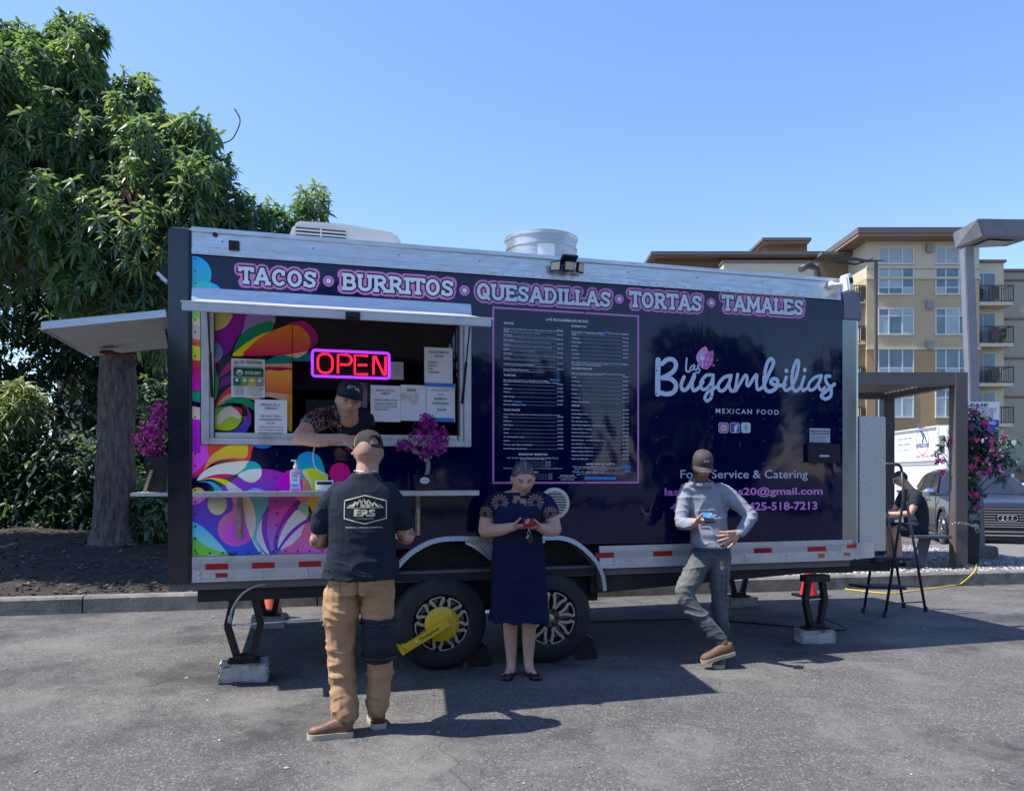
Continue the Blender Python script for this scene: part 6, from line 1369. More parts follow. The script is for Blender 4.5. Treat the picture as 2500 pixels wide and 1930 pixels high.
for y in (190, 488, 705):
    a, z = b5(1675, y); g = MB(); g.box(a-.22, a+.22, -.25, -.001, z-.3, z+.3); g.build('wall_lamp', M('lamp_grey', (.25, .25, .24), .5), apt)
# right bay with balconies
RW0, _ = b5(1947, 0); RW1, rzz = b5(2133, 240)
bwall('wall', RW0, RW1, 0, rzz, 1.2, 14, STC); bwall('parapet', RW0-.1, RW1+.1, rzz, rzz+.18, 1.0, 14, ROOFM)
R2, rz2 = b5(2136, 262); bwall('wall', RW1+.01, R2+9, 0, rz2, 2.6, 14, M('grey_stucco', (.34, .32, .25), .85, var=.06)); bwall('parapet', RW1+.02, R2+9, rz2+.001, rz2+.18, 2.4, 14, ROOFM)
for yy in (310, 525, 745, 960):
    zz = b5(0, yy)[1]; bwall('string_course', RW1+.02, R2+9, zz-.06, zz+.06, 2.5, 2.599, BRN)
RAIL = M('balcony_bronze', (.07, .055, .05), .5, .3)
def balcony(xa, xb, yt, yb, yfl, dx0, dx1, ydt, depth=1.15, yback=1.2, ys=0):
    a, zt1_ = b5(xa, yt); b, zb1 = b5(xb, yb); bal = MB(); bal.box(a, b, yback-depth, yback-.001, b5(0, yfl)[1], zb1); bo = bal.build('balcony', STC, apt)
    g = MB(); g.box(a, b, yback-depth-.0, yback-depth+.06, zt1_-.06, zt1_); g.box(a, b, yback-depth, yback-depth+.06, zb1+.05, zb1+.11)
    g.box(a, a+.06, yback-depth+.061, yback-.001, zt1_-.06, zt1_); g.box(b-.06, b, yback-depth+.061, yback-.001, zt1_-.06, zt1_); n = int((b-a)/.16)
    for i in range(n+1): x = a+(b-a-.03)*i/n; g.box(x, x+.028, yback-depth+.015, yback-depth+.045, zb1+.11, zt1_-.061)
    for p in (0, .33, .66, .985): g.box(a+(b-a)*p-.0, a+(b-a)*p+.07, yback-depth-.02, yback-depth-.001, zb1+.0, zt1_)
    g.box(a+(b-a)*.40, a+(b-a)*.62, yback-depth-.03, yback-depth-.002, zb1+.15, zt1_-.1)
    g.build('railing', RAIL, bo)
    if dx0 is not None:
        d0, dz1 = b5(dx0, ydt); d1, _ = b5(dx1, ydt); g = MB(); g.box(d0-.07, d1+.07, yback-.05, yback-.001, zb1, dz1+.07); do = g.build('door', WINF, apt)
        m_ = (d0+d1)/2
        for q0, q1 in ((d0, m_-.04), (m_+.04, d1)): g = MB(); g.box(q0, q1, yback-.08, yback-.051, zb1+.05, dz1); g.build('pane', PANE, do)
for yt, yb, yfl, ydt in ((382, 472, 490, 300), (600, 692, 710, 518), (816, 905, 922, 735), (1030, 1120, 1138, 948)): balcony(1932, 2130, yt, yb, yfl, 1960, 2082, ydt)
for yt, yb, yfl in ((382, 470, 478), (598, 690, 698), (814, 905, 913), (1030, 1120, 1128)): balcony(1270, 1386, yt, yb, yfl, None, None, 0, 1.2, 1.3)
for i, (x_, y_, d_) in enumerate(((1975, 470, .6), (2095, 690, .6), (2060, 905, .6), (1965, 1120, .6), (1335, 470, .6))):
    a, z = b5(x_, y_); e = empty('balcony_plant', (a, BD+.7, z+.05), 0, ['green plant on the top right balcony of the apartment building', 'plant at the right end of the second balcony down', 'plant in the middle of the third balcony down', 'plant on the lowest visible balcony at the right', 'plant on the small balcony left of the main windows'][i], 'plant')
    g = MB(); g.lathe([(.12, 0), (.16, .3)], 10); g.build('pot', BRN, e); crown('foliage', [((0, 0, .7), (.32, .2, .4))], 60, 4, .25, e, seed=90+i)
# ground floor details lower right: wall openings, brown band
a, z1 = b5(1900, 1180)
bwall('ground_floor_band', RW0+.3, R2+9, 0, 1.9, .9, 1.19, BRN)
# low left wing: brown upper storey with three stepped flat roofs
y0_ = 6
def wing(xa, ya, xb, yb, d, name, m, dd=10): # pixel box at depth BD+d, scaled so that it keeps its place
    k = (BD+d)/BD; a, z1 = b5(xa, ya); b, z0 = b5(xb, yb); g = MB(); g.box(a*k, b*k, d, d+dd, EYE+(z0-EYE)*k, EYE+(z1-EYE)*k); return g.build(name, m, apt)
wing(215, 232, 1075, 700, 4, 'wall', BRN); wing(1085, 232, 1330, 700, 3, 'wall', BRN, 8)
for i in range(7): wing(215, 236+i*9.5, 1075, 238+i*9.5, 3.95, 'siding_board', M('siding_line', (.13, .08, .05), .8) if i == 0 else bpy.data.materials['siding_line'], .05)
wing(195, 203, 1120, 222, 3.0, 'roof', ROOFM, 12); wing(200, 222, 1115, 232, 3.2, 'soffit', SOFF, 11); wing(1105, 205, 1330, 222, 2.2, 'roof', ROOFM, 10); wing(1110, 222, 1328, 230, 2.4, 'soffit', SOFF, 9)
wing(582, 262, 1083, 700, 2.0, 'wall', STC, 2); wing(578, 252, 1085, 264, 1.9, 'coping', ROOFM, 2.2)
wing(790, 130, 1052, 145, 8, 'roof', ROOFM, 8); wing(800, 146, 1040, 160, 8.2, 'soffit', SOFF, 8); wing(806, 160, 1028, 205, 9, 'wall', BRN, 6)
# wavy steel ornament on a post in front of the building
ow = empty('wave_sculpture', at(*Z5(1395, 470), 40)*1, 0, 'dark wavy metal ornament on a pole above the trailer roof, before the building', 'ornament')
base = ow.location.copy(); g = MB()
def wp(x, y): return at(*Z5(x, y), 40)-base
def ribbon(top, bot): return [(p.x, p.z) for p in [wp(*q) for q in top]+[wp(*q) for q in bot[::-1]]]
g.prism(ribbon([(1020,270),(1060,248),(1130,240),(1210,258),(1290,268),(1380,240)], [(1020,272),(1060,255),(1130,252),(1210,270),(1290,278),(1385,242)]), -.05, .05)
g.prism(ribbon([(1140,272),(1200,240),(1280,240),(1340,252),(1440,254)], [(1140,274),(1200,258),(1280,256),(1340,266),(1440,256)]), -.12, -.051)
g.build('wave', M('dark_bronze', (.05, .045, .05), .5, .5), ow); g = MB(); g.bar((0, 0, -6), (0, 0, wp(1395, 262).z), .14, .14); g.build('post', M('post_bronze', (.10, .08, .07), .5), ow)
# fence/railing far right beneath the bay
rl = empty('iron_fence', (bx(Z5(1900, 0)[0]), BD-6, 0), 0, 'dark iron railing along the ground floor terraces at the far right', 'fence'); k = (BD-6)/BD
g = MB(); g.box(-1, 9, 0, .05, 2.05, 2.12); g.box(-1, 9, 0, .05, .5, .57)
for i in range(50): g.box(-1+i*.2, -1+i*.2+.04, .0, .04, .571, 2.049)
g.build('fence_panel', RAIL, rl)

# ------------------------------------------------------------------ lamp post, pergola, signs
GREY = M('grey_painted_steel', (.20, .21, .24), .55, .2, var=.06, dirt=(.12, .12, .12)); 
LZ = .165
lp = empty('lamp_post', (at(*OV(2087, 0), 12.3).x, 12.3, LZ), 0, 'tall square grey parking lot lamp post with flat box head on a concrete base', 'lamp post')
px = lp.location.x; lean = -.19
g = MB(); pw = .076; tz_ = at(*OV(2064, 530), 12.3).z-LZ
g.add([(-pw, -pw, 0), (pw, -pw, 0), (pw, pw, 0), (-pw, pw, 0), (lean-pw, -pw, tz_), (lean+pw, -pw, tz_), (lean+pw, pw, tz_), (lean-pw, pw, tz_)], [(0, 3, 2, 1), (4, 5, 6, 7), (0, 1, 5, 4), (1, 2, 6, 5), (2, 3, 7, 6), (3, 0, 4, 7)])
g.build('pole', GREY, lp, bevel=.012)
hb = Vector((at(*OV(2107, 500), 12.3).x-px, 0, tz_)); g = MB()
xh0 = at(*OV(2036, 500), 12.3).x-px; xh1 = at(*OV(2178, 500), 12.3).x-px; zt1_ = at(*OV(2100, 474), 12.3).z-LZ
g.add([(xh0+.12, -.55, tz_+.02), (xh1-.14, -.45, tz_+.02), (xh1-.0, .35, tz_+.14), (xh0+.3, .5, tz_+.14), (xh0+.0, -.6, tz_+.28), (xh1-.0, -.5, tz_+.30), (xh1+.08, .4, tz_+.42), (xh0+.28, .55, tz_+.42)],
      [(0, 3, 2, 1), (4, 5, 6, 7), (0, 1, 5, 4), (1, 2, 6, 5), (2, 3, 7, 6), (3, 0, 4, 7)])
g.build('lamp_head', M('weathered_grey_head', (.22, .22, .23), .7, .1, var=.15, dirt=(.08, .08, .08), dscale=1.5, damt=.7), lp, bevel=.015)
g = MB(); g.add([(xh0+.3, -.4, tz_+.012), (xh1-.3, -.32, tz_+.012), (xh1-.25, .2, tz_+.09), (xh0+.4, .3, tz_+.09)], [(0, 3, 2, 1)]); g.build('diffuser', M('diffuser_grey', (.35, .34, .30), .4), lp)
g = MB(); g.prism([(-.22, -.17), (.22, -.17), (.20, .2), (-.20, .2)], -.2, .2); g.build('concrete_base', CONC, lp, bevel=.02)
# pergola
TAU = M('taupe_powdercoat', (.105, .092, .09), .5, .1, var=.05)
PX = at(*OV(2044, 0), 11.07).x; PZ = LZ; pg = empty('pergola', (PX, 11.07, PZ), 0, 'dark taupe metal pergola with slatted roof over the picnic bench behind the trailer', 'pergola')
ztp = 2.96-PZ; hwp = .088; Wp = 3.3; Dp = 2.0; bo = at(*OV(1892, 0), 11.07+Dp).x-PX
for x, y in ((0, 0), (bo, Dp), (-Wp, .1), (-Wp+bo, Dp)): g = MB(); g.box(x-hwp, x+hwp, y-hwp, y+hwp, 0, ztp-.181 if y > .05 else ztp-.002); g.build('post', TAU, pg, bevel=.006)
g = MB(); g.box(-.16, .16, -.16, .16, 0, .02); g.build('foot_plate', TAU, pg)
g = MB(); g.box(-Wp-.1, -hwp-.001, -.07, .07, ztp-.19, ztp); g.box(-Wp+bo, bo+.1, Dp-.07, Dp+.07, ztp-.18, ztp); g.build('beam', TAU, pg, bevel=.004)
for x in (0, -Wp): g = MB(); g.bar((x, .09, ztp-.1), (x+bo, Dp-.071, ztp-.1), .14, .18); g.build('side_beam', TAU, pg)
sl_ = None
for i in range(14):
    t = .12+(Dp-.25)*i/13; g = MB(); g.obox((-Wp/2+bo*t/Dp, t, ztp-.06), (Wp/2-.1, 0, 0), (0, .065, -.02), (0, .003, .006)); g.build('roof_slat', M('slat_grey', (.22, .21, .2), .5) if i == 0 else bpy.data.materials['slat_grey'], pg)
# chain round the front post
g = MB(); yc = -hwp-.015; zc_ = at(*Z4(900, 1165), 11).z-PZ
def link(g, c, d, s=.03):
    d = Vector(d).normalized(); u = d.cross(Vector((0, 1, .3))).normalized(); pts = [Vector(c)+d*(s*.9*cos(t))+u*(s*.5*sin(t)) for t in np.linspace(0, 2*pi, 11)]; g.tube(pts, .005, 6, cap=False)
for i in range(8): link(g, (-.13+i*.048, yc, zc_+.02*sin(i*.7)-.01), (1, 0, .25*(-1)**i))
link(g, (.25, yc+.1, zc_-.04), (.2, 0, -1), .045); link(g, (.27, yc+.1, zc_-.09), (.3, 0, -1), .05)
e = tag(g.build('chain', M('zinc_chain', (.5, .5, .5), .3, 1), None, smooth=True), 'silver chain looped round the front pergola post', 'chain'); e.location = (PX, 11.07, PZ)
# tall planter with flowering vine
pl = empty('tall_planter', (at(*Z4(1035, 0), 11.5).x, 11.5, LZ), 0, 'tall black planter spilling artificial pink bougainvillea beside the pergola post', 'planter')
g = MB(); ph = at(*Z4(1035, 1130), 11.5).z-LZ; g.prism([(-.10, 0), (.10, 0), (.125, ph), (-.125, ph)], -.12, .12); g.build('planter_box', M('planter_black', (.018, .018, .022), .5), pl, bevel=.01)
def pb(x, y, rx, rz, Y=11.35, ry=.25): q = at(*Z4(x, y), Y)-Vector(pl.location); return ((q.x, q.y, q.z), (rx, ry, rz))
vb = [pb(1060,240,.22,.22), pb(1130,300,.35,.25), pb(1010,300,.15,.2), pb(1050,420,.35,.3), pb(1230,420,.25,.25), pb(1150,560,.38,.2), pb(1270,600,.30,.22), pb(1350,620,.2,.3), pb(830,400,.10,.18), pb(820,560,.16,.18), pb(1030,620,.2,.25), pb(1020,760,.16,.25), pb(1060,900,.2,.25), pb(1100,980,.1,.2), pb(1010,1060,.13,.15), pb(1360,430,.15,.12), pb(1060,500,.3,.3), pb(1340,740,.06,.14)]
VG = [leaf_mat('vine_leaf', (.07, .14, .10), (.05, .1, .04), .2), leaf_mat('vine_leaf_dark', (.025, .06, .045), (.03, .06, .03), .2), leaf_mat('vine_leaf_pale', (.14, .24, .20), (.1, .2, .12), .2)]
vb = [(c, (r[0]*.78, r[1], r[2]*.85)) for c, r in vb]
crown('foliage', vb, 400, 3, .09, pl, mats=VG, seed=31, shell=.9, W=.3, probs=(.5, .3, .2))
VM = [M('vine_bract', (.66, .03, .24), .5), M('vine_bract_hot', (.85, .07, .32), .5), M('vine_bract_deep', (.38, .02, .16), .5)]
R_ = np.random.RandomState(5)
for i, (x, y) in enumerate(((1110,165),(1020,200),(990,235),(1180,270),(1210,290),(1050,290),(980,290),(1225,365),(1350,390),(1110,410),(1240,430),(1245,500),(1300,560),(750,580),(790,620),(800,700),(1060,680),(1205,610),(1240,685),(1175,725),(1360,745),(1050,890),(1110,900),(1130,1020),(980,1050),(1000,1080),(1010,745),(1075,650),(1310,660),(1120,570),(980,380),(850,425))):
    q = at(*Z4(x, y), 11.12)-Vector(pl.location); g = MB()
    for j in range(5): v_ = R_.normal(size=3); bract(g, q+Vector(v_*.022), v_+np.array((0, -.8, 0)), .036+.016*R_.rand(), R_.choice(3))
    g.build('blossom', VM, pl, fix=False)
g = MB()
for b in vb: g.tube(catmull([(0, 0, ph), ((b[0][0])*.3, 0, ph+.5*(b[0][2]-ph)), b[0]], False, 4), .008, 5)
g.build('vine_stem', BARK, pl)
# parking sign
sg = empty('parking_sign', (at(*Z4(1135, 0), 12.1).x, 12.1, 0), 0, 'white and blue private parking warning sign headed PLEASE behind the flowering vine', 'sign')
sx0, sx1 = at(*Z4(925, 0), 12.1).x-sg.location.x, at(*Z4(1320, 0), 12.1).x-sg.location.x; sz1 = at(*Z4(0, 75), 12.1).z; sz0 = at(*Z4(0, 395), 12.1).z
g = MB(); g.box(sx0, sx1, 0, .01, sz0, sz1); g.build('sign_panel', M('sign_white', (.62, .65, .70), .4), sg); hs = sz1-sz0; ws = sx1-sx0
f = Flat(); NB = M('sign_blue', (.01, .06, .42), .4); SB = M('sign_ink', (.01, .02, .12), .4)
f.rect(sx0, sx1-.012, sz0, sz0+hs*.50, .002, 0); f.text('PLEASE', sx0+.13*ws, sx0+.75*ws, sz1-.14*hs, sz1-.04*hs, .002, 1, bold=.03, shear=.2)
for i, t in enumerate(('RESPECT OTHERS PROPERTY RIGHTS', 'UNAUTHORIZED OR IMPROPERLY', 'PARKED VEHICLES WILL BE', 'IMPOUNDED 24 HOURS A DAY', 'AT OWNERS RISK & EXPENSE')): f.text(t, sx0+.01*ws, sx0+(.93 if i < 2 else .86)*ws, sz1-(.21+.065*i)*hs, sz1-(.17+.065*i)*hs, .002, 1, bold=.02)
f.text('CHERRY ISLAND', sx0+.02*ws, sx0+.92*ws, sz0+.36*hs, sz0+.46*hs, .003, 2, bold=.03) if False else (f.text('ER', sx0+.02*ws, sx0+.16*ws, sz0+.36*hs, sz0+.46*hs, .003, 2, bold=.03), f.text('AND', sx0+.68*ws, sx0+.92*ws, sz0+.36*hs, sz0+.46*hs, .003, 2, bold=.03))
f.build('sign_print', [NB, SB, WINF], sg); g = MB(); g.bar((0, .05, LZ), (0, .05, sz1-.1), .06, .05); g.build('sign_post', GREY, sg)
# picnic bench
TBL = M('grey_blue_bench', (.06, .07, .09), .5, var=.1)
bz_ = 1132; bn = empty('picnic_bench', (at(*OV(1918, 0), 11.6).x, 11.6, LZ), 0, 'dark grey picnic table with attached bench under the pergola', 'picnic table')
g = MB(); g.box(-.16, .34, -.8, .8, .43, .47); g.build('seat', TBL, bn, bevel=.004); g = MB(); g.box(-1.25, -.42, -.85, .85, .70, .74); g.build('table_top', TBL, bn, bevel=.004)
for y in (-.6, .6):
    g = MB(); g.prism([(.0, .43), (.14, .43), (.02, 0), (-.12, 0)], y-.04, y+.04); g.build('leg', TBL, bn)
    g = MB(); g.prism([(-.90, .70), (-.72, .70), (-.72, 0), (-.90, 0)], y-.04, y+.04); g.build('table_leg', TBL, bn)

# ------------------------------------------------------------------ unseen trees added behind the viewer to darken reflections in the glossy panels
for i, (x, y, h_) in enumerate(((-17,-17,6.5),(-9,-19,8.5),(-1,-20,7.5),(7,-18,9.0),(15,-19,7.0),(24,-15,8.0),(27,-7,8.5),(34,-2,9.5),(20,-12,7.6))):
    e = empty('backdrop_tree', (x, y, 0), i*1.1, ['round dark tree', 'tall dark tree', 'broad dark tree', 'tallest dark tree', 'low dark tree', 'leaning dark tree', 'wide dark tree at right', 'highest dark tree at right', 'bushy dark tree at right'][i]+' added behind the viewer, seen only in reflections', 'tree', 'trees added behind the viewer for reflections')
    g = MB(); g.tube([(0, 0, -.1), (.1, 0, h_*.6)], [.22, .1], 10); g.build('trunk', BARK, e, smooth=True)
    crown('crown', [((0,0,h_*.62),(3.2,2.6,h_*.36)), ((2.2,.4,h_*.45),(2.4,2.0,h_*.28)), ((-2.4,-.3,h_*.48),(2.4,2.0,h_*.3)), ((.4,0,h_*.25),(3.0,1.8,h_*.22))], 900, 4, .75, e, mats=DK, seed=60+i, W=.3, shell=.5)
# ------------------------------------------------------------------ vehicles
def loft(g, rings, m=0, closed=True, capends=True):
    n = len(rings[0]); base = len(g.v)
    for r in rings: g.v += [tuple(p) for p in r]
    for i in range(len(rings)-1):
        for j in range(n if closed else n-1): a = base+i*n+j; b = base+i*n+(j+1) % n; g.f.append([a, b, b+n, a+n]); g.m.append(m)
    if capends:
        g.f.append([base+j for j in range(n)][::-1]); g.m.append(m); g.f.append([base+(len(rings)-1)*n+j for j in range(n)]); g.m.append(m)
    return g
def bool_cut(o, cutters):
    for c in cutters: md = o.modifiers.new('b', 'BOOLEAN'); md.object = c; md.operation = 'DIFFERENCE'; md.solver = 'EXACT'
    dg = bpy.context.evaluated_depsgraph_get(); me = bpy.data.meshes.new_from_object(o.evaluated_get(dg)); o.modifiers.clear(); old = o.data; o.data = me; bpy.data.meshes.remove(old)
    for c in cutters: bpy.data.objects.remove(c)
    return o
CHROME = M('chrome', (.75, .76, .78), .08, 1.0); CARGL = M('car_glass', (.02, .028, .034), .03, coat=.6); TRIM = M('black_trim', (.012, .012, .014), .4)
def make_suv(loc, rz, col, label, name='parked_suv', detail=True, cat='SUV'):
    paint = M('car_paint_'+name, col, .3, .25, .5, coat=.25); r = empty(name, loc, rz, label, cat)
    st = [(-.93,.66,.74,.27,.55),(-.90,.80,.86,.22,.6),(-.80,.88,.93,.20,.62),(-.5,.935,.99,.20,.66),(0,.95,1.04,.20,.70),(.5,.95,1.08,.20,.72),(1.4,.95,1.07,.20,.72),(2.8,.955,1.09,.20,.74),(3.4,.93,1.12,.24,.76),(3.68,.88,1.10,.30,.76),(3.76,.78,.98,.36,.7)]
    def ring(y, w, zt, zb, zm):
        h = [(w*.86, zb), (w*.97, zb+.08), (w, zm-.12), (w, zm+.03), (w*.985, zm+.14), (w*.95, zt-.05), (w*.88, zt-.012), (w*.55, zt+.012), (0, zt+.02)]
        return [(x, y, z) for x, z in h]+[(-x, y, z) for x, z in h[:-1][::-1]]
    rings = [ring(*q) for q in st]; fine = []
    for i in range(len(rings)-1):
        for t in np.linspace(0, 1, 4, endpoint=False): fine.append([tuple(np.array(a)*(1-t)+np.array(b)*t) for a, b in zip(rings[i], rings[i+1])])
    fine.append(rings[-1]); g = MB(); loft(g, fine); bo = g.build('body', paint, r, auto=30)
    cut = []
    for y in (0, 2.82):
        for sx_ in (-1, 1):
            c = MB(); c.lathe([(.435, -.2), (.435, .2)], 40, (sx_*.92, y, .375), 'x'); cut.append(c.build('c', paint))
    for c in cut: c.parent = r
    bpy.context.view_layer.update(); bool_cut(bo, cut)
    if detail:
        for y in (0, 2.82):
            for sx_ in (-1, 1):
                g = MB()
                for i in range(14):
                    a, b = pi*(i/14)*1.12-.19, pi*((i+1)/14)*1.12-.19
                    g.add([(sx_*.957, y+rr_*cos(t), .375+rr_*sin(t)) for rr_, t in ((.432, a), (.47, a), (.47, b), (.432, b))]+[(sx_*.90, y+rr_*cos(t), .375+rr_*sin(t)) for rr_, t in ((.432, a), (.47, a), (.47, b), (.432, b))], [(0,1,2,3),(0,3,7,4),(1,5,6,2)])
                g.build('arch_trim', paint, r)
    # greenhouse
    gh = [(.50, .86, 1.085, .80), (.9, .84, 1.33, .70), (1.30, .83, 1.55, .64), (1.6, .83, 1.60, .62), (2.3, .83, 1.635, .62), (3.0, .82, 1.60, .60), (3.35, .80, 1.52, .58), (3.66, .78, 1.13, .70)]
    def gr(y, wb, zt, wt):
        zb = 1.07; t = (zt-zb)/.56; wtop = wb+(wt-wb)*min(1, t)
        h = [(wb, zb), (wtop+.01, zt-.05 if zt > 1.2 else zt-.01), (wtop-.06, zt), (wtop*.5, zt+.02), (0, zt+.028)]
        return [(x, y, z) for x, z in h]+[(-x, y, z) for x, z in h[:-1][::-1]]
    g = MB(); loft(g, [gr(*q) for q in gh]); g.build('cabin', paint, r, auto=30)
    # panes, slightly proud of the cabin
    def quad(name, pts, m=CARGL):
        P = [Vector(p) for p in pts]; n = (P[1]-P[0]).cross(P[2]-P[0]).normalized(); cen = sum(P, Vector())/len(P)
        if n.dot(cen-Vector((0, 2, 1))) < 0: n = -n
        g = MB(); k = len(P); g.v += [tuple(p+n*.012) for p in P]+[tuple(p-n*.01) for p in P]; g.f.append(list(range(k))); g.m.append(0)
        for i in range(k): j = (i+1) % k; g.f.append([i, j, k+j, k+i]); g.m.append(0)
        g.build(name, m, r, auto=30)
    quad('windscreen', [(-.74, .56, 1.12), (.74, .56, 1.12), (.60, 1.27, 1.555), (-.60, 1.27, 1.555)])
    for s in (-1, 1):
        quad('side_window', [(s*.872, .82, 1.11), (s*.862, 1.62, 1.11), (s*.70, 1.62, 1.53), (s*.715, 1.30, 1.50)]); quad('side_window', [(s*.862, 1.70, 1.11), (s*.860, 2.62, 1.12), (s*.70, 2.62, 1.55), (s*.70, 1.70, 1.54)])
        quad('side_window', [(s*.858, 2.70, 1.12), (s*.84, 3.30, 1.20), (s*.72, 3.1, 1.46), (s*.70, 2.70, 1.54)])
        g = MB(); g.bar((s*.88, .62, 1.10), (s*.885, 3.2, 1.13), .012, .016); g.build('window_chrome', CHROME, r)
        g = MB(); g.sphere((s*1.02, .80, 1.13), (.13, .09, .085), 14, 10); g.build('mirror', CHROME if detail else paint, r, smooth=True)
        g = MB(); g.box(min(s*.955, s*.962), max(s*.955, s*.962), .46, 2.45, .36, .40); g.build('sill_trim', TRIM, r)
        for y in (1.55, 2.5): g = MB(); g.box(min(s*.945, s*.975), max(s*.945, s*.975), y-.18, y-.02, .93, .955); g.build('door_handle', paint, r, bevel=.005)
        for y0 in (.52, 1.62, 2.6): g = MB(); g.box(min(s*.94, s*.9535), max(s*.94, s*.9535), y0, y0+.008, .32, 1.04); g.build('door_gap', TRIM, r)
    for y in (0, 2.82):
        for s in (-1, 1):
            w = empty('wheel', (s*.94, y, .375), rz=(pi/2 if s > 0 else -pi/2), parent=r)
            g = MB(); g.lathe([(.26, .0), (.29, .005), (.355, -.01), (.375, -.04), (.375, -.2), (.34, -.24), (.2, -.24)], 36, ax='y', caps=(0, 0)); g.build('tyre', RUBBER, w, auto=50)
            g = MB(); g.lathe([(.262, -.0), (.245, -.012), (.235, -.07), (.05, -.08), (0, -.08)], 36, ax='y', caps=(0, 0)); g.build('rim', TRIM, w, auto=40); g = MB(); g.lathe([(.264, .003), (.262, .008), (.246, .004), (.244, -.01)], 36, ax='y', caps=(0, 0))
            for k in range(10):
                a = 2*pi*k/10+(.09 if k % 2 else -.09); d = Vector((cos(a), 0, sin(a))); g.obox(d*.15+Vector((0, -.0, 0)), d*.10, Vector((0, .012, 0)), d.cross(Vector((0, 1, 0)))*.0125)
            g.lathe([(.06, .0), (.055, .012), (0, .014)], 16, ax='y'); g.build('alloy_spokes', M('alloy_'+name, (.5, .5, .52), .3, .9) if k < 0 else STEEL, w)
    # front: grille, slats, emblem, bumper, lights
    F_ = -.935
    g = MB(); g.prism([(-.52,.86),(.52,.86),(.62,.66),(.52,.46),(-.52,.46),(-.62,.66)], F_-.01, F_+.08); g.build('grille', TRIM, r)
    g = MB()
    for z, hw in ((.84, .52), (.79, .55), (.74, .58), (.585, .575), (.54, .55), (.495, .53)): g.box(-hw, hw, F_-.022, F_-.0101, z-.009, z+.009)
    for sgn in (-1, 1): g.bar((sgn*.52, F_-.015, .86), (sgn*.63, F_-.015, .66), .014, .014, (0, 1, 0)); g.bar((sgn*.63, F_-.015, .66), (sgn*.52, F_-.015, .46), .014, .014, (0, 1, 0))
    for z in (.69, .635): g.box(-.60, -.20, F_-.022, F_-.0101, z-.009, z+.009); g.box(.20, .60, F_-.022, F_-.0101, z-.009, z+.009)
    g.build('grille_slat', CHROME, r)
    if detail:
        g = MB()
        for k in range(4):
            c = (-.117+k*.078); g.tube([(c+.052*cos(t), F_-.03-.002*k, .665+.052*sin(t)) for t in np.linspace(0, 2*pi, 25)], .0085, 8, cap=False)
        g.build('ring_emblem', CHROME, r, smooth=True)
    for z, hw in ((.40, .74), (.33, .72)): g = MB(); g.box(-hw, hw, F_-.03, F_+.1, z-.012, z+.012); g.build('bumper_strip', CHROME, r, bevel=.004)
    g = MB(); g.box(-.70, .70, F_-.02, F_+.08, .255, .455); g.build('bumper_intake', TRIM, r, bevel=.01)
    for s in (-1, 1): quad('headlight', [(s*.64, -.93, .80), (s*.88, -.80, .86), (s*.89, -.78, .76), (s*.66, -.93, .70)], M('headlight_glass', (.5, .52, .55), .05, coat=1) if s < 0 and 'headlight_glass' not in bpy.data.materials else bpy.data.materials['headlight_glass'])
    g = MB(); g.box(-.80, .80, .3, 3.2, .19, .4); g.build('underbody', TRIM, r)
    return r
A18 = radians(-18)
sl = Vector((8.96, 16.0, 0)); off_ = Matrix.Rotation(A18, 3, 'Z') @ Vector((-.92, 0, 0))
make_suv(sl-off_, A18, (.022, .027, .042), 'dark grey luxury SUV with four ring emblem parked facing the camera behind the vine planter')
make_suv((17.6, 27.5, 0), radians(-8), (.55, .56, .56), 'white car mostly hidden behind the grey SUV at the right edge', 'parked_car', False, 'car')
# service van
vb0 = at(*Z4(365, 0), 25.2); vb1 = at(*Z4(762, 0), 22.0); A0 = Vector((vb0.x, 25.2, 0)); A1 = Vector((vb1.x, 22.0, 0)); dv = (A1-A0).normalized(); Lv = (A1-A0).length
van = empty('service_truck', A0, atan2(dv.y, dv.x), 'white service box truck with security company logo parked beyond the pergola', 'truck')
VW = M('truck_white', (.72, .73, .74), .35, coat=.3, dirt=(.4, .38, .35), damt=.25)
def vz(x, y): # z on the side plane
    Y = 25.2+(22.0-25.2)*min(1, (x-365)/397); return at(*Z4(x, y), Y).z
zt_ = (vz(380, 312)+vz(745, 318))/2; zm = (vz(365, 600)+vz(690, 635))/2; 
g = MB(); g.box(.0, Lv, .0, 1.3, zm, zt_); g.box(-.02, Lv+.45, .02, 1.3, .55, zm-.04); g.box(Lv+.01, Lv+.45, .05, 1.25, zm-.03, zt_-.04); g.build('body', VW, van, bevel=.03)
g = MB(); g.box(-.02, Lv, -.03, -.001, zm-.045, zm+.0); g.box(.05, Lv-.05, -.025, -.001, zt_-.1, zt_-.03); g.build('side_rail', M('truck_grey_trim', (.25, .25, .26), .4), van)
g = MB(); g.box(Lv+.10, Lv+.36, -.0+.02, .049, zm+.25, zt_-.3); g.build('side_window', CARGL, van)
wd = Lv*.22; g = MB(); g.lathe([(.2, 0), (.34, -.02), (.36, -.06), (.36, -.25)], 28, (Lv*.52, -.02, .40), 'y'); g.build('wheel', RUBBER, van); g = MB(); g.lathe([(.46, .0), (.46, .01), (.44, .01)], 28, (Lv*.52, .015, .42), 'y'); g.build('arch', TRIM, van)
for x in (.35, Lv*.32): g = MB(); g.box(x, x+.28, -.02, .019, .95, 1.02); g.build('marker', TRIM, van)
f = Flat(); VB = M('truck_print_blue', (.02, .08, .25), .5); VR = M('truck_print_red', (.45, .04, .05), .5)
f.text('SAFE&SOUND', Lv*.56, Lv*.84, zm+.42, zm+.56, .004, 0, bold=.03); f.text('(206) 225-9181', Lv*.56, Lv*.84, zm+.10, zm+.20, .004, 1, bold=.01)
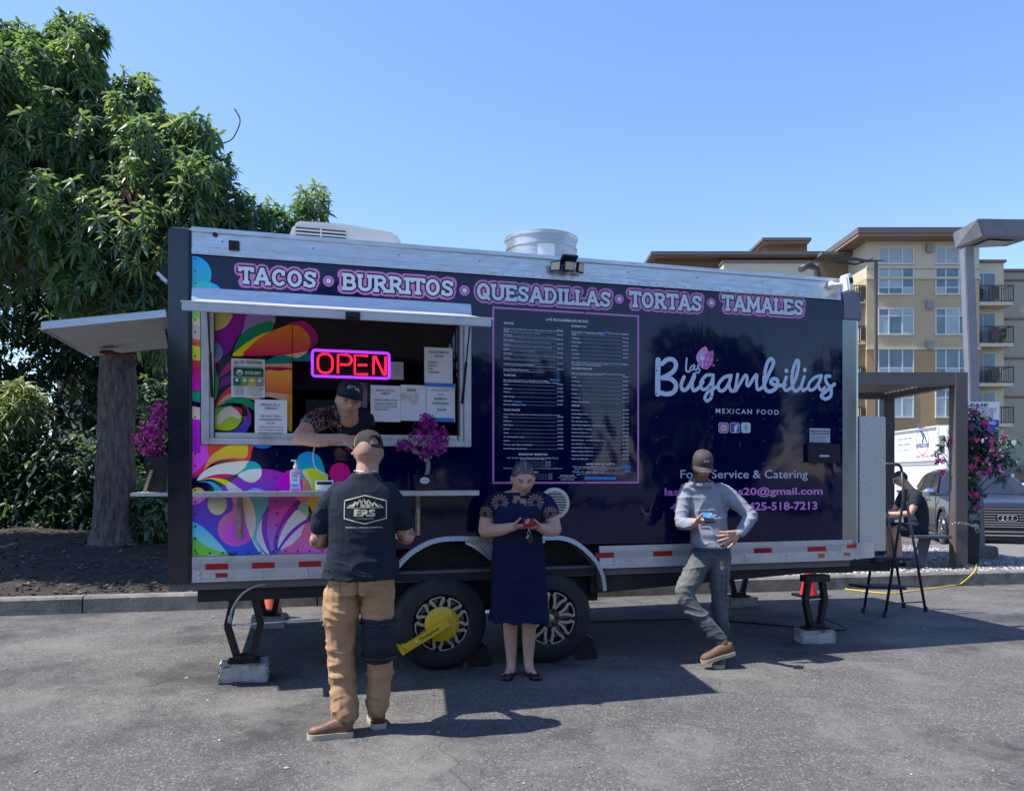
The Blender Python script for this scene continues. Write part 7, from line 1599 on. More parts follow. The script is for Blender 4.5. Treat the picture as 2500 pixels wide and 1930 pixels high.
for i, t in enumerate(('INSTALLATION  SERVICE  REPAIR', 'COMMERCIAL  RESIDENTIAL', 'security systems')): f.text(t, Lv*.12, Lv*(.46-.03*i), zm+.72-.18*i, zm+.78-.18*i, .004, 0)
f.ring(Lv*.70, zm+.62, .40, .425, .004, 1); f.stroke([(Lv*.62, zm+1.12), (Lv*.64, zm+.95), (Lv*.68, zm+.90), (Lv*.72, zm+.72), (Lv*.70, zm+.60)], .09, .005, 0); f.stroke([(Lv*.72, zm+.85), (Lv*.77, zm+.68), (Lv*.78, zm+.60)], .07, .006, 0); f.disc(Lv*.67, zm+1.02, .06, .0065, 0)
f.build('truck_lettering', [VB, VR], van)
# ------------------------------------------------------------------ people
def vnoise(P, s, seed=0):
    """smooth value noise in -1..1 for an (N,3) array"""
    Q = P*s+seed*17.3; i = np.floor(Q).astype(np.int64); f = Q-i; f = f*f*(3-2*f); out = 0
    for a in (0, 1):
        for b in (0, 1):
            for c in (0, 1):
                h = (i[:, 0]+a)*374761393+(i[:, 1]+b)*668265263+(i[:, 2]+c)*2147483647+seed*1274126177
                h = (h ^ (h >> 13))*1274126177 & 0xffffffff; h = (h ^ (h >> 16)) & 0xffff
                w = (f[:, 0] if a else 1-f[:, 0])*(f[:, 1] if b else 1-f[:, 1])*(f[:, 2] if c else 1-f[:, 2]); out = out+w*(h/32767.5-1)
    return out
def remesh(name, g, voxel, mat, parent, iters=6, colors=None, disp=None, label=None):
    o = g.build('tmp', mat if not isinstance(mat, (list, tuple)) else mat[0], None, fix=True)
    md = o.modifiers.new('r', 'REMESH'); md.mode = 'VOXEL'; md.voxel_size = voxel; md.adaptivity = 0
    ms = o.modifiers.new('s', 'SMOOTH'); ms.factor = .5; ms.iterations = iters
    dg = bpy.context.evaluated_depsgraph_get(); me = bpy.data.meshes.new_from_object(o.evaluated_get(dg)); bpy.data.objects.remove(o)
    n = len(me.vertices); co = np.empty(n*3, np.float32); me.vertices.foreach_get('co', co); P = co.reshape(-1, 3).astype(float)
    if disp is not None:
        no = np.empty(n*3, np.float32); me.vertices.foreach_get('normal', no); N = no.reshape(-1, 3); P = P+N*disp(P, N)[:, None]; me.vertices.foreach_set('co', P.astype(np.float32).ravel())
    if colors is not None:
        c = colors(P); c = np.concatenate([c, np.ones((n, 1))], 1); a = me.color_attributes.new('Col', 'FLOAT_COLOR', 'POINT'); a.data.foreach_set('color', c.astype(np.float32).ravel())
    me.materials.clear(); me.materials.append(mat if not isinstance(mat, (list, tuple)) else mat[0]); me.shade_smooth(); me.update(); me.name = name
    ob = bpy.data.objects.new(name, me); COL.objects.link(ob); ob.parent = parent
    if label: ob['label'] = label
    return ob
def torso(g, rings, n=28, p=2.3):
    """rings: (cx, cy, z, rx, ry)"""
    R_ = catmull([tuple(r) for r in rings], False, 4); rr = []
    for cx, cy, z, rx, ry in R_:
        row = []
        for j in range(n):
            a = 2*pi*j/n; c, s = cos(a), sin(a); row.append((cx+rx*abs(c)**(2/p)*(1 if c > 0 else -1), cy+ry*abs(s)**(2/p)*(1 if s > 0 else -1), z))
        rr.append(row)
    base = len(g.v)
    for r in rr: g.v += r
    for i in range(len(rr)-1):
        for j in range(n): a = base+i*n+j; b = base+i*n+(j+1) % n; g.f.append([a, b, b+n, a+n]); g.m.append(0)
    g.f += [[base+j for j in range(n)][::-1], [base+(len(rr)-1)*n+j for j in range(n)]]; g.m += [0, 0]; return g
def limbt(g, pts, rs, n=14):
    P = catmull([(*p, r) for p, r in zip(pts, rs)], False, 5); g.tube([q[:3] for q in P], [q[3] for q in P], n)
    g.sphere(pts[0], rs[0]*.98, 12, 8); g.sphere(pts[-1], rs[-1]*.98, 12, 8); return g
def hand(g, wrist, d, nrm, thumb, curl=(.5, .6, .4), size=1.0, spread=.10, tcurl=.3):
    """d finger direction, nrm direction the palm faces, thumb side (+1/-1 along d x nrm)"""
    W = Vector(wrist); d = Vector(d).normalized(); nrm = Vector(nrm); nrm = (nrm-d*nrm.dot(d)).normalized(); s = d.cross(nrm)*thumb; k = size
    tips = []
    for i, (off, ln) in enumerate(((.030, .070), (.010, .078), (-.011, .073), (-.030, .058))):
        kn = W+d*(.086-.004*abs(i-1))*k+s*off*k; g.tube([W+s*off*.55*k, kn], [.0145*k, .0122*k], 8); g.sphere(kn, .0122*k, 8, 6); p = kn; ang = 0; dd = (d+s*(off/.03)*spread).normalized()
        for j, (fr, r) in enumerate(((.45, .0098), (.31, .0088), (.24, .0076))):
            ang += curl[j]*(1+.12*i); v = dd*cos(ang)+nrm*sin(ang); q = p+v*ln*fr*k; g.tube([p, q], [r*k, r*.92*k], 8); g.sphere(q, r*.93*k, 8, 6); p = q
        tips.append(p)
    p = W+s*.022*k+d*.012*k; v = (d*.55+s*.75+nrm*.25).normalized()
    for j, (ln, r) in enumerate(((.045, .0145), (.034, .0108), (.026, .0092))):
        q = p+v*ln*k; g.tube([p, q], [r*k, r*.93*k], 8); g.sphere(q, r*.95*k, 8, 6); p = q; v = (v+d*.45+nrm*tcurl).normalized()
    return tips
def head_mesh(g, Mh, fem=0.0, wide=1.0, long=1.0, jaw=.78):
    """face looks to -y in head space, origin between the ears; Mh 4x4 to person space"""
    n, k = 48, 40; base = len(g.v); V = []
    for i in range(k+1):
        t = pi*i/k
        for j in range(n):
            a = 2*pi*j/n; x, y, z = sin(t)*cos(a), sin(t)*sin(a), cos(t); V.append((x, y, z))
    V = np.array(V); x, y, z = V.T; X = x*.077*wide; Z = z*.118*long; Y = y*.098
    low = np.clip((-Z-.02)/.09, 0, 1); X = X*(1-(1-jaw)*low**1.2); Y = np.where(y > 0, Y*(1-.35*low), Y*(1-.10*low)); Z = Z-.0*low; Y = Y+.012*np.where(y > 0, 1, 0)*(1-low)
    fr = np.clip(-y, 0, 1)**.6
    def gs(cx, cz, sx_, sz__): return np.exp(-((X-cx)/sx_)**2-((Z-cz)/sz__)**2)*fr
    D = .020*gs(0, -.020, .013, .014)+.014*gs(0, -.002, .009, .022)+.006*gs(0, .026, .045, .010)+.006*gs(-.010, -.026, .008, .008)+.006*gs(.010, -.026, .008, .008)
    D += -.012*gs(-.031, .008, .017, .010)-.012*gs(.031, .008, .017, .010)+.006*gs(-.031, .007, .012, .005)+.006*gs(.031, .007, .012, .005)
    D *= 1.25
    D += .005*gs(-.042, -.020, .018, .018)+.005*gs(.042, -.020, .018, .018)+.007*gs(0, -.056, .024, .005)+.008*gs(0, -.066, .020, .005)-.004*gs(0, -.061, .022, .003)-.004*gs(0, -.078, .03, .006)+.010*gs(0, -.096, .022, .013)-.003*gs(0, -.043, .006, .008)
    Y = Y-D; P = np.stack([X, Y, Z], 1)
    M4 = np.array(Mh); P = P@M4[:3, :3].T+M4[:3, 3]; g.v += [tuple(p) for p in P]
    for i in range(k):
        for j in range(n):
            a = base+i*n+j; b = base+i*n+(j+1) % n; g.f.append([a, a+n, b+n, b]); g.m.append(0)
    for s in (-1, 1):
        c = np.array((s*.078*wide, .008, -.004)); e = MB(); e.sphere((0, 0, 0), (.010, .019, .032), 10, 8); q = np.array(e.v)+c; q = q@M4[:3, :3].T+M4[:3, 3]; g.add([tuple(p) for p in q], e.f)
    return g
def tohead(P, Mh): I = np.array(Mh.inverted()); return P@I[:3, :3].T+I[:3, 3]
def mixc(c, col, w): w = np.clip(w, 0, 1)[:, None]; return c*(1-w)+np.array(col)*w
def skin_colors(base, Mh, beard=0, brow=(.02, .015, .012), lips=None, closed=True, hair=None, extra=None, lash=.8, bcol=(.05, .04, .035)):
    def fn(P):
        H = tohead(P, Mh); X, Y, Z = H.T; c = np.tile(np.array(base, float), (len(P), 1)); nz = vnoise(P, 30, 3); c = c*(1+.06*nz[:, None]); c = mixc(c, [min(1, base[0]*1.1), base[1]*.72, base[2]*.68], .22*(vnoise(P, 12, 5) > .1))
        inh = (np.abs(X) < .11) & (np.abs(Z) < .15) & (np.abs(Y) < .15); fr = inh & (Y < -.02)
        def gs(cx, cz, a, b): return np.exp(-((X-cx)/a)**2-((Z-cz)/b)**2)*fr
        c = mixc(c, [base[0]*.95, base[1]*.6, base[2]*.55], .5*(gs(-.04, -.025, .02, .018)+gs(.04, -.025, .02, .018)+gs(0, -.022, .014, .012)))
        c = mixc(c, lips or [base[0]*.75, base[1]*.45, base[2]*.45], 1.1*gs(0, -.060, .023, .008)); c = mixc(c, [base[0]*.25, base[1]*.15, base[2]*.15], 1.0*gs(0, -.0605, .020, .0022))
        for s in (-1, 1):
            bz_ = .027-.10*(np.abs(X)-.032)**2/.01*.3; c = mixc(c, brow, 1.3*np.exp(-((X-s*.034)/.018)**4-((Z-bz_)/.0045)**2)*fr)
            c = mixc(c, [base[0]*.55, base[1]*.45, base[2]*.45], .6*gs(s*.032, .012, .020, .010))
            if closed: c = mixc(c, (.03, .02, .018), lash*1.2*gs(s*.032, .003, .014, .0028))
            else: c = mixc(c, (.35, .32, .30), 1.0*gs(s*.032, .006, .012, .005)); c = mixc(c, (.015, .01, .008), 1.3*gs(s*.032, .006, .0052, .0052)); c = mixc(c, (.02, .012, .01), .9*gs(s*.032, .0115, .016, .0022))
            c = mixc(c, [base[0]*.3, base[1]*.2, base[2]*.2], .8*gs(s*.007, -.031, .004, .003))
        if beard:
            w = (np.clip((-Z-.035)/.02, 0, 1)*fr*(1-np.exp(-((X)/.02)**2-((Z+.060)/.008)**2))+inh*(np.abs(X) > .045)*(Z < -.02)*(Z > -.12)*(Y < .02)*.8)*beard*(.75+.25*vnoise(P, 160, 2)); c = mixc(c, bcol, w)
            c = mixc(c, bcol, beard*.9*gs(0, -.047, .024, .006))
        if hair is not None: c = mixc(c, hair[0], hair[1](X, Y, Z)*inh)
        if extra: c = extra(P, c)
        return np.clip(c, 0, 1)
    return fn
SKIN = MV('skin', .55, .35, sss=.05, bump=.3, bscale=120)
def Mhead(loc, pitch=0, yaw=0, roll=0, s=1.0): return Matrix.Translation(loc) @ Matrix.Rotation(yaw, 4, 'Z') @ Matrix.Rotation(pitch, 4, 'X') @ Matrix.Rotation(roll, 4, 'Y') @ Matrix.Scale(s, 4)
def cap(parent, Mh, mat, brim_mat=None, brim=True, back_open=False, name='baseball_cap', tall=1.0, flat=False, button=True, front_mat=None):
    """crown and brim in head space"""
    cp = empty(name, (0, 0, 0), parent=parent); g = MB(); n, k = 40, 12; rings = []
    for i in range(k+1):
        t = (pi/2)*i/k; z = .035+.098*tall*sin(t)**(.9); r = cos(t)**.75 if i < k else 0.0
        rings.append([((.0855*r)*cos(2*pi*j/n), (.104*r)*sin(2*pi*j/n)+.004, z-.012*(sin(2*pi*j/n) > 0)*0-.018*max(0, sin(2*pi*j/n))*(1-i/k)) for j in range(n)])
    for rr_ in rings: g.v += rr_
    for i in range(k):
        for j in range(n):
            a = i*n+j; b = i*n+(j+1) % n
            if back_open and i < 5 and abs((j+.5)/n-.25) < .085-.006*i and i > 0: continue
            g.f.append([a, b, b+n, a+n]); g.m.append(1 if (front_mat and (j+.5)/n > .5+.03 and (j+.5)/n < .97) else 0)
    # inner copy for thickness
    nv = len(g.v); g.v += [(x*.96, y*.96, z-.002) for x, y, z in g.v[:nv]]; g.f += [[q+nv for q in f[::-1]] for f in g.f]; g.m += list(g.m)
    g.v = [tuple(Mh @ Vector(v)) for v in g.v]; g.build('cap_crown', [mat, front_mat or mat], cp, smooth=True, fix=False)
    if brim:
        g = MB(); m_ = 16
        for layer in (0, 1):
            for q in range(m_+1):
                a = pi+pi*q/m_; bx_, by_ = .086*cos(a), .104*sin(a)+.004; fx = .086*cos(a)*(1.02); fy = by_-.072*abs(sin(a))**.8
                cz = .038-.022*abs(cos(a))**2*(0 if flat else 1)-.004*layer; cz2 = cz-.010-(0 if flat else .012*abs(cos(a))**2)
                g.v += [(bx_*.98, by_*.98+.002, cz), (fx, fy, cz2)]
        N_ = 2*(m_+1)
        for q in range(m_): a = 2*q; g.f.append([a, a+1, a+3, a+2]); g.f.append([N_+a, N_+a+2, N_+a+3, N_+a+1]); g.f.append([a+1, N_+a+1, N_+a+3, a+3]); g.m += [0, 0, 0]
        g.v = [tuple(Mh @ Vector(v)) for v in g.v]; g.build('cap_brim', brim_mat or mat, cp, auto=60)
    if button: g = MB(); g.sphere((0, 0, .133*tall+.0), .006, 8, 6); g.v = [tuple(Mh @ Vector(v)) for v in g.v]; g.build('cap_button', mat, cp, smooth=True)
    return cp
def shoe(parent, heel, toe, mat, sole, w=.052, h=.075, name='boot', sole_h=.025, ankle=None, low=False):
    """heel and toe on the sole plane"""
    H_ = Vector(heel); T_ = Vector(toe); d = (T_-H_); L_ = d.length; d.normalize(); up = Vector((0, 0, 1)); up = (up-d*up.dot(d)).normalized(); s = d.cross(up); sh_ = empty(name, (0, 0, 0), parent=parent)
    prof = [(0, .62), (.06, .82), (.2, .90), (.4, .80), (.6, .92), (.75, 1.0), (.88, .90), (.96, .62), (1.0, .25)]
    out = [(t*L_, k*w) for t, k in prof]; outl = catmull([(a, b) for a, b in out]+[(a, -b) for a, b in out[::-1]], True, 3); g = MB(); n = len(outl)
    for z, k in ((0, .98), (sole_h*.4, 1.02), (sole_h, 1.0)): g.v += [tuple(H_+d*a+s*b*k+up*z) for a, b in outl]
    for l in (0, 1):
        for j in range(n): a = l*n+j; b = l*n+(j+1) % n; g.f.append([a, b, b+n, a+n]); g.m.append(0)
    g.f += [list(range(n))[::-1], [2*n+j for j in range(n)]]; g.m += [0, 0]; g.build('sole', sole, sh_, auto=50)
    g = MB(); rs = [(.0, .55, .9), (.08, .80, 1.0), (.22, .86, 1.0), (.38, .78, .95), (.52, .82, .78), (.66, .92, .62), (.80, .96, .55), (.91, .80, .45), (.985, .45, .28)]; rr = []
    for t, k, hh2 in rs:
        row = []
        for j in range(16):
            a = 2*pi*j/16; c, s_ = cos(a), sin(a); z = (max(s_, 0)**.8)*h*hh2 if s_ > 0 else -.0; row.append(tuple(H_+d*(t*L_)+s*(c*abs(c)**-.3*k*w*.93 if abs(c) > .01 else 0)+up*(sole_h*.9+z)))
        rr.append(row)
    loft(g, rr)
    if ankle is not None and not low: A = Vector(ankle); B_ = H_+d*(.20*L_)+up*(sole_h+.03); g.tube([B_, B_.lerp(A, .6)+up*0, A], [w*.78, w*.82, w*.80], 14)
    o = g.build('upper', mat, sh_, smooth=True); return sh_
def drape(pts, bvh, direction, off=.003, start=None):
    out = []; d = Vector(direction)
    for p in pts:
        o = Vector(p)-d*.6; h = bvh.ray_cast(o, d, 2.0); out.append(tuple((h[0] if h[0] else Vector(p))-d*off))
    return out
def bvh_of(o): return BVHTree.FromPolygons([v.co.copy() for v in o.data.vertices], [tuple(p.vertices) for p in o.data.polygons])
def folds(P, N, amp, seed, zs=1.0, freq=26, axis=2):
    q = P+.03*np.stack([vnoise(P, 6, seed+5), vnoise(P, 6, seed+6), vnoise(P, 6, seed+7)], 1)
    r1 = (1-np.abs(vnoise(q*np.array([.7, .7, 1.7]), 7, seed+8)))**4; r2 = (1-np.abs(vnoise(q*np.array([.8, .8, 1.5])+.3*q[:, [2, 0, 1]], 15, seed+9)))**4
    return amp*(.5*vnoise(P, 5, seed)+1.0*(r1-.3)+.55*(r2-.3))
def folds_soft(P, N, amp, seed, zs=1.0, freq=26, axis=2):
    w = vnoise(P*np.array([1, 1, zs]), 5, seed); w2 = vnoise(P*np.array([.6, .6, 1.6]), 14, seed+1)
    rid = 1-2*np.abs(vnoise(P*np.array([.55, .55, 1.9])+.05*w[:, None], 8, seed+2)); return amp*(.45*w+.35*w2+.7*rid*.6)

# ===== customer, seen from behind
cu = empty('person', (-.869, 4.45, 0), 0, 'man seen from behind in dark T-shirt, tan trousers and knee brace ordering at the counter', 'person')
Mh = Mhead((.035, .035, 1.612), pitch=.12, yaw=pi+.16, roll=0, s=1.0); Mcap = Mhead((.035, .035, 1.616), pitch=.10, yaw=pi+.62)
g = MB(); head_mesh(g, Mh, wide=1.06, jaw=.9)
limbt(g, [(.02, -.01, 1.40), (.03, .01, 1.50), (.035, .025, 1.58)], [.075, .069, .066])
torso(g, [(0,0,.90,.16,.11),(0,0,1.1,.17,.12),(.01,0,1.3,.19,.115),(.01,0,1.38,.14,.085),(.02,0,1.46,.07,.06)])
for s, pts in ((-1, [(-.15,0,1.37),(-.222,-.0,1.25),(-.262,.01,1.105)]), (1, [(.16,0,1.37),(.232,.02,1.25),(.256,.05,1.13)])): limbt(g, pts, [.045, .052, .053])
limbt(g, [(-.272,.01,1.105),(-.25,.13,1.10),(-.17,.27,1.13)], [.052,.050,.034]); limbt(g, [(.265,.05,1.13),(.235,.16,1.12),(.13,.28,1.15)], [.052,.048,.033])
hand(g, (-.17,.27,1.13), (.6,.6,.15), (.3,-.1,-1), 1, (.5,.5,.4)); hand(g, (.13,.28,1.15), (-.7,.5,.1), (0,-.1,-1), -1, (.5,.5,.4))
limbt(g, [(-.105,0,.86),(-.130,.01,.50),(-.100,-.03,.125)], [.07,.045,.035]); limbt(g, [(.095,0,.86),(.098,.03,.52),(.087,.06,.125)], [.07,.045,.035])
def tattoo(P, c):
    m = ((np.abs(P[:, 0]) > .17) & (P[:, 2] < 1.25) & (P[:, 2] > .95) & (P[:, 1] < .25)); t = (np.abs(vnoise(P, 42, 9))+.6*np.abs(vnoise(P, 75, 4))) < .38; return mixc(c, (.06, .05, .055), (m & t)*.7)
remesh('body', g, .0055, SKIN, cu, 5, skin_colors((.44, .245, .175), Mh, beard=.7, extra=tattoo, hair=((.13, .085, .07), lambda X, Y, Z: .35*(Z > -.03)*(Y > -.02))))
g = MB(); torso(g, [(-.005,0,.885,.222,.162),(-.005,0,.96,.222,.162),(0,0,1.08,.205,.150),(.005,0,1.2,.212,.145),(.01,0,1.32,.215,.135),(.01,0,1.395,.190,.115),(.015,0,1.45,.120,.092),(.02,0,1.495,.082,.078)])
limbt(g, [(-.130,0,1.385),(-.200,-.005,1.31),(-.250,-.005,1.195)], [.066,.066,.070]); limbt(g, [(.155,0,1.385),(.212,.01,1.31),(.248,.03,1.21)], [.066,.066,.070])
def sd(P, N):
    k = np.clip((1.12-P[:, 2])/.2, 0, 1); d = folds(P, N, .009, 4); ring = np.sin((P[:, 2]+.12*P[:, 0]+.02*vnoise(P, 7, 8))*95)*.5+.5
    arm = np.clip((np.abs(P[:, 0])-.2)/.05, 0, 1); return d*(.6+.8*k+.3*arm)+.008*k*ring*(.5+.5*vnoise(P, 9, 3))-.003
TEE = M('charcoal_cotton', (.014, .021, .033), .92, spec=.2, bump=.25, bscale=220, var=.12, vscale=6)
shirt = remesh('t_shirt', g, .0062, TEE, cu, 3, disp=sd); bv = bvh_of(shirt)
g = MB(); torso(g, [(-.0,0,.80,.19,.135),(0,0,.90,.204,.146),(0,0,.955,.185,.130)])
limbt(g, [(-.105,0,.84),(-.125,0,.70),(-.130,.01,.50),(-.120,.0,.33),(-.100,-.03,.115)], [.112,.108,.090,.080,.079]); limbt(g, [(.095,0,.84),(.098,.01,.70),(.098,.03,.52),(.100,.05,.33),(.085,.06,.125)], [.110,.100,.088,.076,.070])
def pd(P, N):
    z = P[:, 2]; low_ = np.clip((.62-z)/.3, 0, 1); a = np.arctan2(P[:, 1], P[:, 0]-np.sign(P[:, 0])*.11)
    r = np.sin((z+.035*np.sin(a*1.0+P[:, 0]*8)+.02*vnoise(P, 8, 6))*78)*.5+.5; seat = np.exp(-((z-.80)/.06)**2)*np.sin((z-.25*np.abs(P[:, 0]))*60)*.5
    cleft = -.018*np.exp(-(P[:, 0]/.012)**2)*(P[:, 1] < 0)*(z > .74); return folds(P, N, .012, 11)+.010*low_*r*(.55+.45*vnoise(P, 6, 2))+.006*seat+cleft
cu.scale = (.95, 1, 1)
TAN = M('tan_canvas', (.37, .225, .12), .9, spec=.2, bump=.25, bscale=260, var=.14, vscale=5, dirt=(.22, .14, .07), dscale=6, damt=.5)
tro = remesh('work_trousers', g, .0062, TAN, cu, 3, disp=pd)
tbv = bvh_of(tro); SEAM = M('dark_tan_seam', (.16, .10, .055), .9)
for pts in ([(-.165, .862), (-.06, .868)], [(.08, .868), (.165, .862)], [(0, .885), (0, .84), (0, .79)], [(-.105, .885), (-.10, .80)]):
    P_ = [(a[0]+(b[0]-a[0])*t, 0, a[1]+(b[1]-a[1])*t) for a, b in zip(pts[:-1], pts[1:]) for t in np.linspace(0, 1, 8)]; g = MB(); g.tube(drape(P_, tbv, (0, 1, 0), .0005), .0022, 5); g.build('trouser_seam', SEAM, cu)
# knee brace
g = MB(); g.tube(catmull([(.098,.022,.665),(.100,.03,.52),(.100,.045,.415)], False, 8), [.106]*8+[.101]*9, 24)
remesh('knee_brace', g, .007, M('navy_neoprene', (.008, .011, .024), .8, bump=.4, bscale=70), cu, 3, disp=lambda P, N: .004*np.sin(P[:, 2]*70+2*vnoise(P, 5, 1))+.003*vnoise(P, 18, 2))
for z in (.63, .44): g = MB(); g.tube([(.098+.108*cos(t), .03+.108*sin(t), z+.006*sin(t)) for t in np.linspace(0, 2*pi, 25)], .008, 6, cap=False); g.build('brace_strap', BLACKM, cu, smooth=True)
BOOTL = M('brown_boot_leather', (.14, .065, .045), .5, var=.25, vscale=14, bump=.3, bscale=40); SOLEW = M('pale_boot_sole', (.42, .36, .27), .7, dirt=(.2, .16, .12), dscale=12)
shoe(cu, (-.04,-.06,0), (-.30,-.12,0), BOOTL, SOLEW, w=.056, h=.085, sole_h=.032, ankle=(-.095,-.045,.16)); shoe(cu, (.10,.04,0), (.03,.24,0), BOOTL, SOLEW, w=.054, h=.085, sole_h=.032, ankle=(.087,.06,.16))
MESHG = M('grey_cap_mesh', (.028, .028, .028), .7, bump=1.0, bscale=350, var=.2, vscale=60); ORG = M('orange_cap_front', (.38, .17, .04), .7)
cap(cu, Mcap, MESHG, M('cap_brim_grey', (.17, .14, .125), .8), back_open=True, tall=.98, front_mat=ORG)
g = MB(); g.tube([(.025+.074*cos(t), .012+.068*sin(t), 1.510+.006*sin(t)) for t in np.linspace(0, 2*pi, 30)], .0035, 6, cap=False); g.build('necklace', M('silver_chain', (.7, .68, .62), .3, .8), cu, smooth=True)
g = MB(); g.obox((.215, -.01, .955), (.012, 0, 0), (0, .03, 0), (0, 0, .055)); g.build('belt_pouch', BLACK, cu, bevel=.008)
# shirt print
PRT = M('cream_screen_print', (.50, .47, .33), .8); f = Flat(); cxx, czz, hw_, hh_2 = .045, 1.29, .122, .080
hexa = [(cxx, czz+hh_2), (cxx+hw_, czz+hh_2*.62), (cxx+hw_, czz-hh_2*.62), (cxx, czz-hh_2), (cxx-hw_, czz-hh_2*.62), (cxx-hw_, czz+hh_2*.62)]
for i in range(6):
    a, b = np.array(hexa[i]), np.array(hexa[(i+1) % 6]); f.stroke([a+(b-a)*t for t in np.linspace(-.015, 1.015, 12)], .006, 0, caps=False)
mtn = [(-.105,.0),(-.085,.018),(-.075,.014),(-.055,.035),(-.045,.026),(-.03,.048),(-.018,.034),(-.008,.052),(.008,.032),(.02,.046),(.04,.022),(.055,.032),(.075,.012),(.09,.016),(.108,.0)]
top_m = [(cxx+a, czz+b+.012) for a, b in mtn]; 
for i in range(len(top_m)-1):
    (a0, b0), (a1, b1) = top_m[i], top_m[i+1]; f.mb.add([(a0, 0, b0), (a1, 0, b1), (a1-.004, 0, max(czz+.012, b1-.016-.006*(i % 3))), (a0+.002, 0, max(czz+.012, b0-.02+.004*(i % 2)))], [(0, 1, 2, 3)])
f.stroke([(cxx-.108+i*.012, czz+.010) for i in range(19)], .003, 0, caps=False)
for dx in (-.012, .018): f.poly([(cxx+dx-.013, czz+.012), (cxx+dx+.013, czz+.012), (cxx+dx+.013, czz+.022), (cxx+dx, czz+.034), (cxx+dx-.013, czz+.022)], 0)
for body, x0_, x1_, z0_, z1_, b_ in (('ERS', -.062, .062, -.040, .002, .05), ('CONSTRUCTION', -.05, .05, -.056, -.047, .0), ('RESIDENTIAL | FINANCE | COMMERCIAL', -.112, .105, -.106, -.096, .02)):
    f.text(body, cxx+x0_, cxx+x1_, czz+z0_, czz+z1_, 0, bold=b_)
f.mb.v = drape(f.mb.v, bv, (0, 1, 0), .0035); f.build('shirt_print', PRT, cu)

# ===== woman with the red phone
wo = empty('person', (.042, 5.72, 0), 0, 'woman in a navy dress with lace yoke looking down at her red phone', 'person')
Mw = Mhead((.040, -.035, 1.455), pitch=.38, yaw=.16, s=1.0)
g = MB(); head_mesh(g, Mw, wide=1.06, jaw=.90, long=.98)
limbt(g, [(.0,.02,1.28),(.01,.01,1.36),(.03,-.01,1.42)], [.075,.060,.058])
torso(g, [(0,0,.80,.17,.13),(0,0,.95,.18,.13),(0,0,1.15,.17,.12),(0,.01,1.28,.18,.10),(0,.01,1.345,.13,.07),(0,.01,1.37,.07,.06)])
limbt(g, [(-.165,.01,1.285),(-.212,.0,1.19),(-.240,-.02,1.075)], [.050,.062,.054]); limbt(g, [(.180,.01,1.285),(.240,.0,1.19),(.272,-.02,1.085)], [.050,.062,.053])
limbt(g, [(-.240,-.02,1.075),(-.14,-.12,1.085),(-.030,-.20,1.115)], [.053,.047,.031]); limbt(g, [(.275,-.02,1.085),(.22,-.11,1.085),(.155,-.19,1.11)], [.053,.047,.031])
t1 = hand(g, (-.030,-.20,1.115), (.95,-.35,.05), (.1,.3,.9), 1, (.35,.75,.5), .95); t2 = hand(g, (.155,-.19,1.11), (-.85,-.45,.02), (.0,.3,.9), -1, (.45,.8,.5), .92)
limbt(g, [(-.075,.0,.80),(-.062,.0,.52),(-.055,.02,.36),(-.05,.03,.20),(-.048,.02,.09),(-.05,-.02,.045)], [.09,.060,.056,.046,.036,.036]); limbt(g, [(.085,.0,.80),(.085,.0,.52),(.083,.02,.36),(.082,.03,.20),(.082,.02,.09),(.09,-.02,.045)], [.09,.060,.056,.046,.036,.036])
limbt(g, [(-.05,.0,.035),(-.075,-.10,.022)], [.034,.026]); limbt(g, [(.09,.0,.035),(.125,-.10,.022)], [.034,.026])
remesh('body', g, .0052, SKIN, wo, 4, skin_colors((.52, .315, .235), Mw, closed=True, hair=((.03, .028, .028), lambda X, Y, Z: 1.0*((Y > .012) & (Z > -.05)))))
g2 = MB(); g2.sphere((0, .014, .021), (.0845, .101, .119), 40, 28); g2.v = [tuple(Mw @ Vector(v)) for v in g2.v]
HAIR = MV('greying_black_hair', .36, .6, bump=.4, bscale=200)
def haircol(P):
    H = tohead(P, Mw); a = np.arctan2(H[:, 0], H[:, 2]-.0); q = np.stack([a*.9, H[:, 1]*.35, a*0], 1); w = np.clip(.35+1.1*vnoise(q, 34, 5)+.5*vnoise(q, 70, 6), 0, 1); return mixc(np.tile(np.array((.022, .019, .019)), (len(P), 1)), (.20, .19, .19), w*.75*np.clip((.07-H[:, 1])/.1, .25, 1))
remesh('hair', g2, .0045, HAIR, wo, 4, colors=haircol, disp=lambda P, N: .0012*vnoise(P, 60, 2)-.002*np.exp(-((P[:, 0]-.03)/.004)**2))
g2 = MB(); g2.sphere(tuple(Mw @ Vector((0, .125, .0))), (.035, .03, .035), 14, 10); g2.build('hair_bun', M('bun_hair', (.03, .027, .027), .4), wo, smooth=True)
for s in (-1, 1): g2 = MB(); g2.sphere(tuple(Mw @ Vector((s*.083, -.004, -.034))), .006, 8, 6); g2.build('earring', M('gold', (.6, .4, .12), .25, 1) if s < 0 else bpy.data.materials['gold'], wo, smooth=True)
g = MB(); torso(g, [(.015,.01,.405,.232,.175),(.012,.01,.55,.215,.165),(.008,.0,.75,.205,.158),(.004,0,.92,.196,.155),(0,0,1.05,.180,.142),(0,-.01,1.18,.186,.150),(0,.0,1.27,.190,.125),(0,.01,1.325,.168,.09),(0,.01,1.358,.115,.075)])
limbt(g, [(-.140,.01,1.305),(-.182,.006,1.265),(-.210,.0,1.205)], [.066,.074,.076]); limbt(g, [(.155,.01,1.305),(.205,.006,1.265),(.235,.0,1.205)], [.066,.074,.076])
NV = (.008, .012, .045)
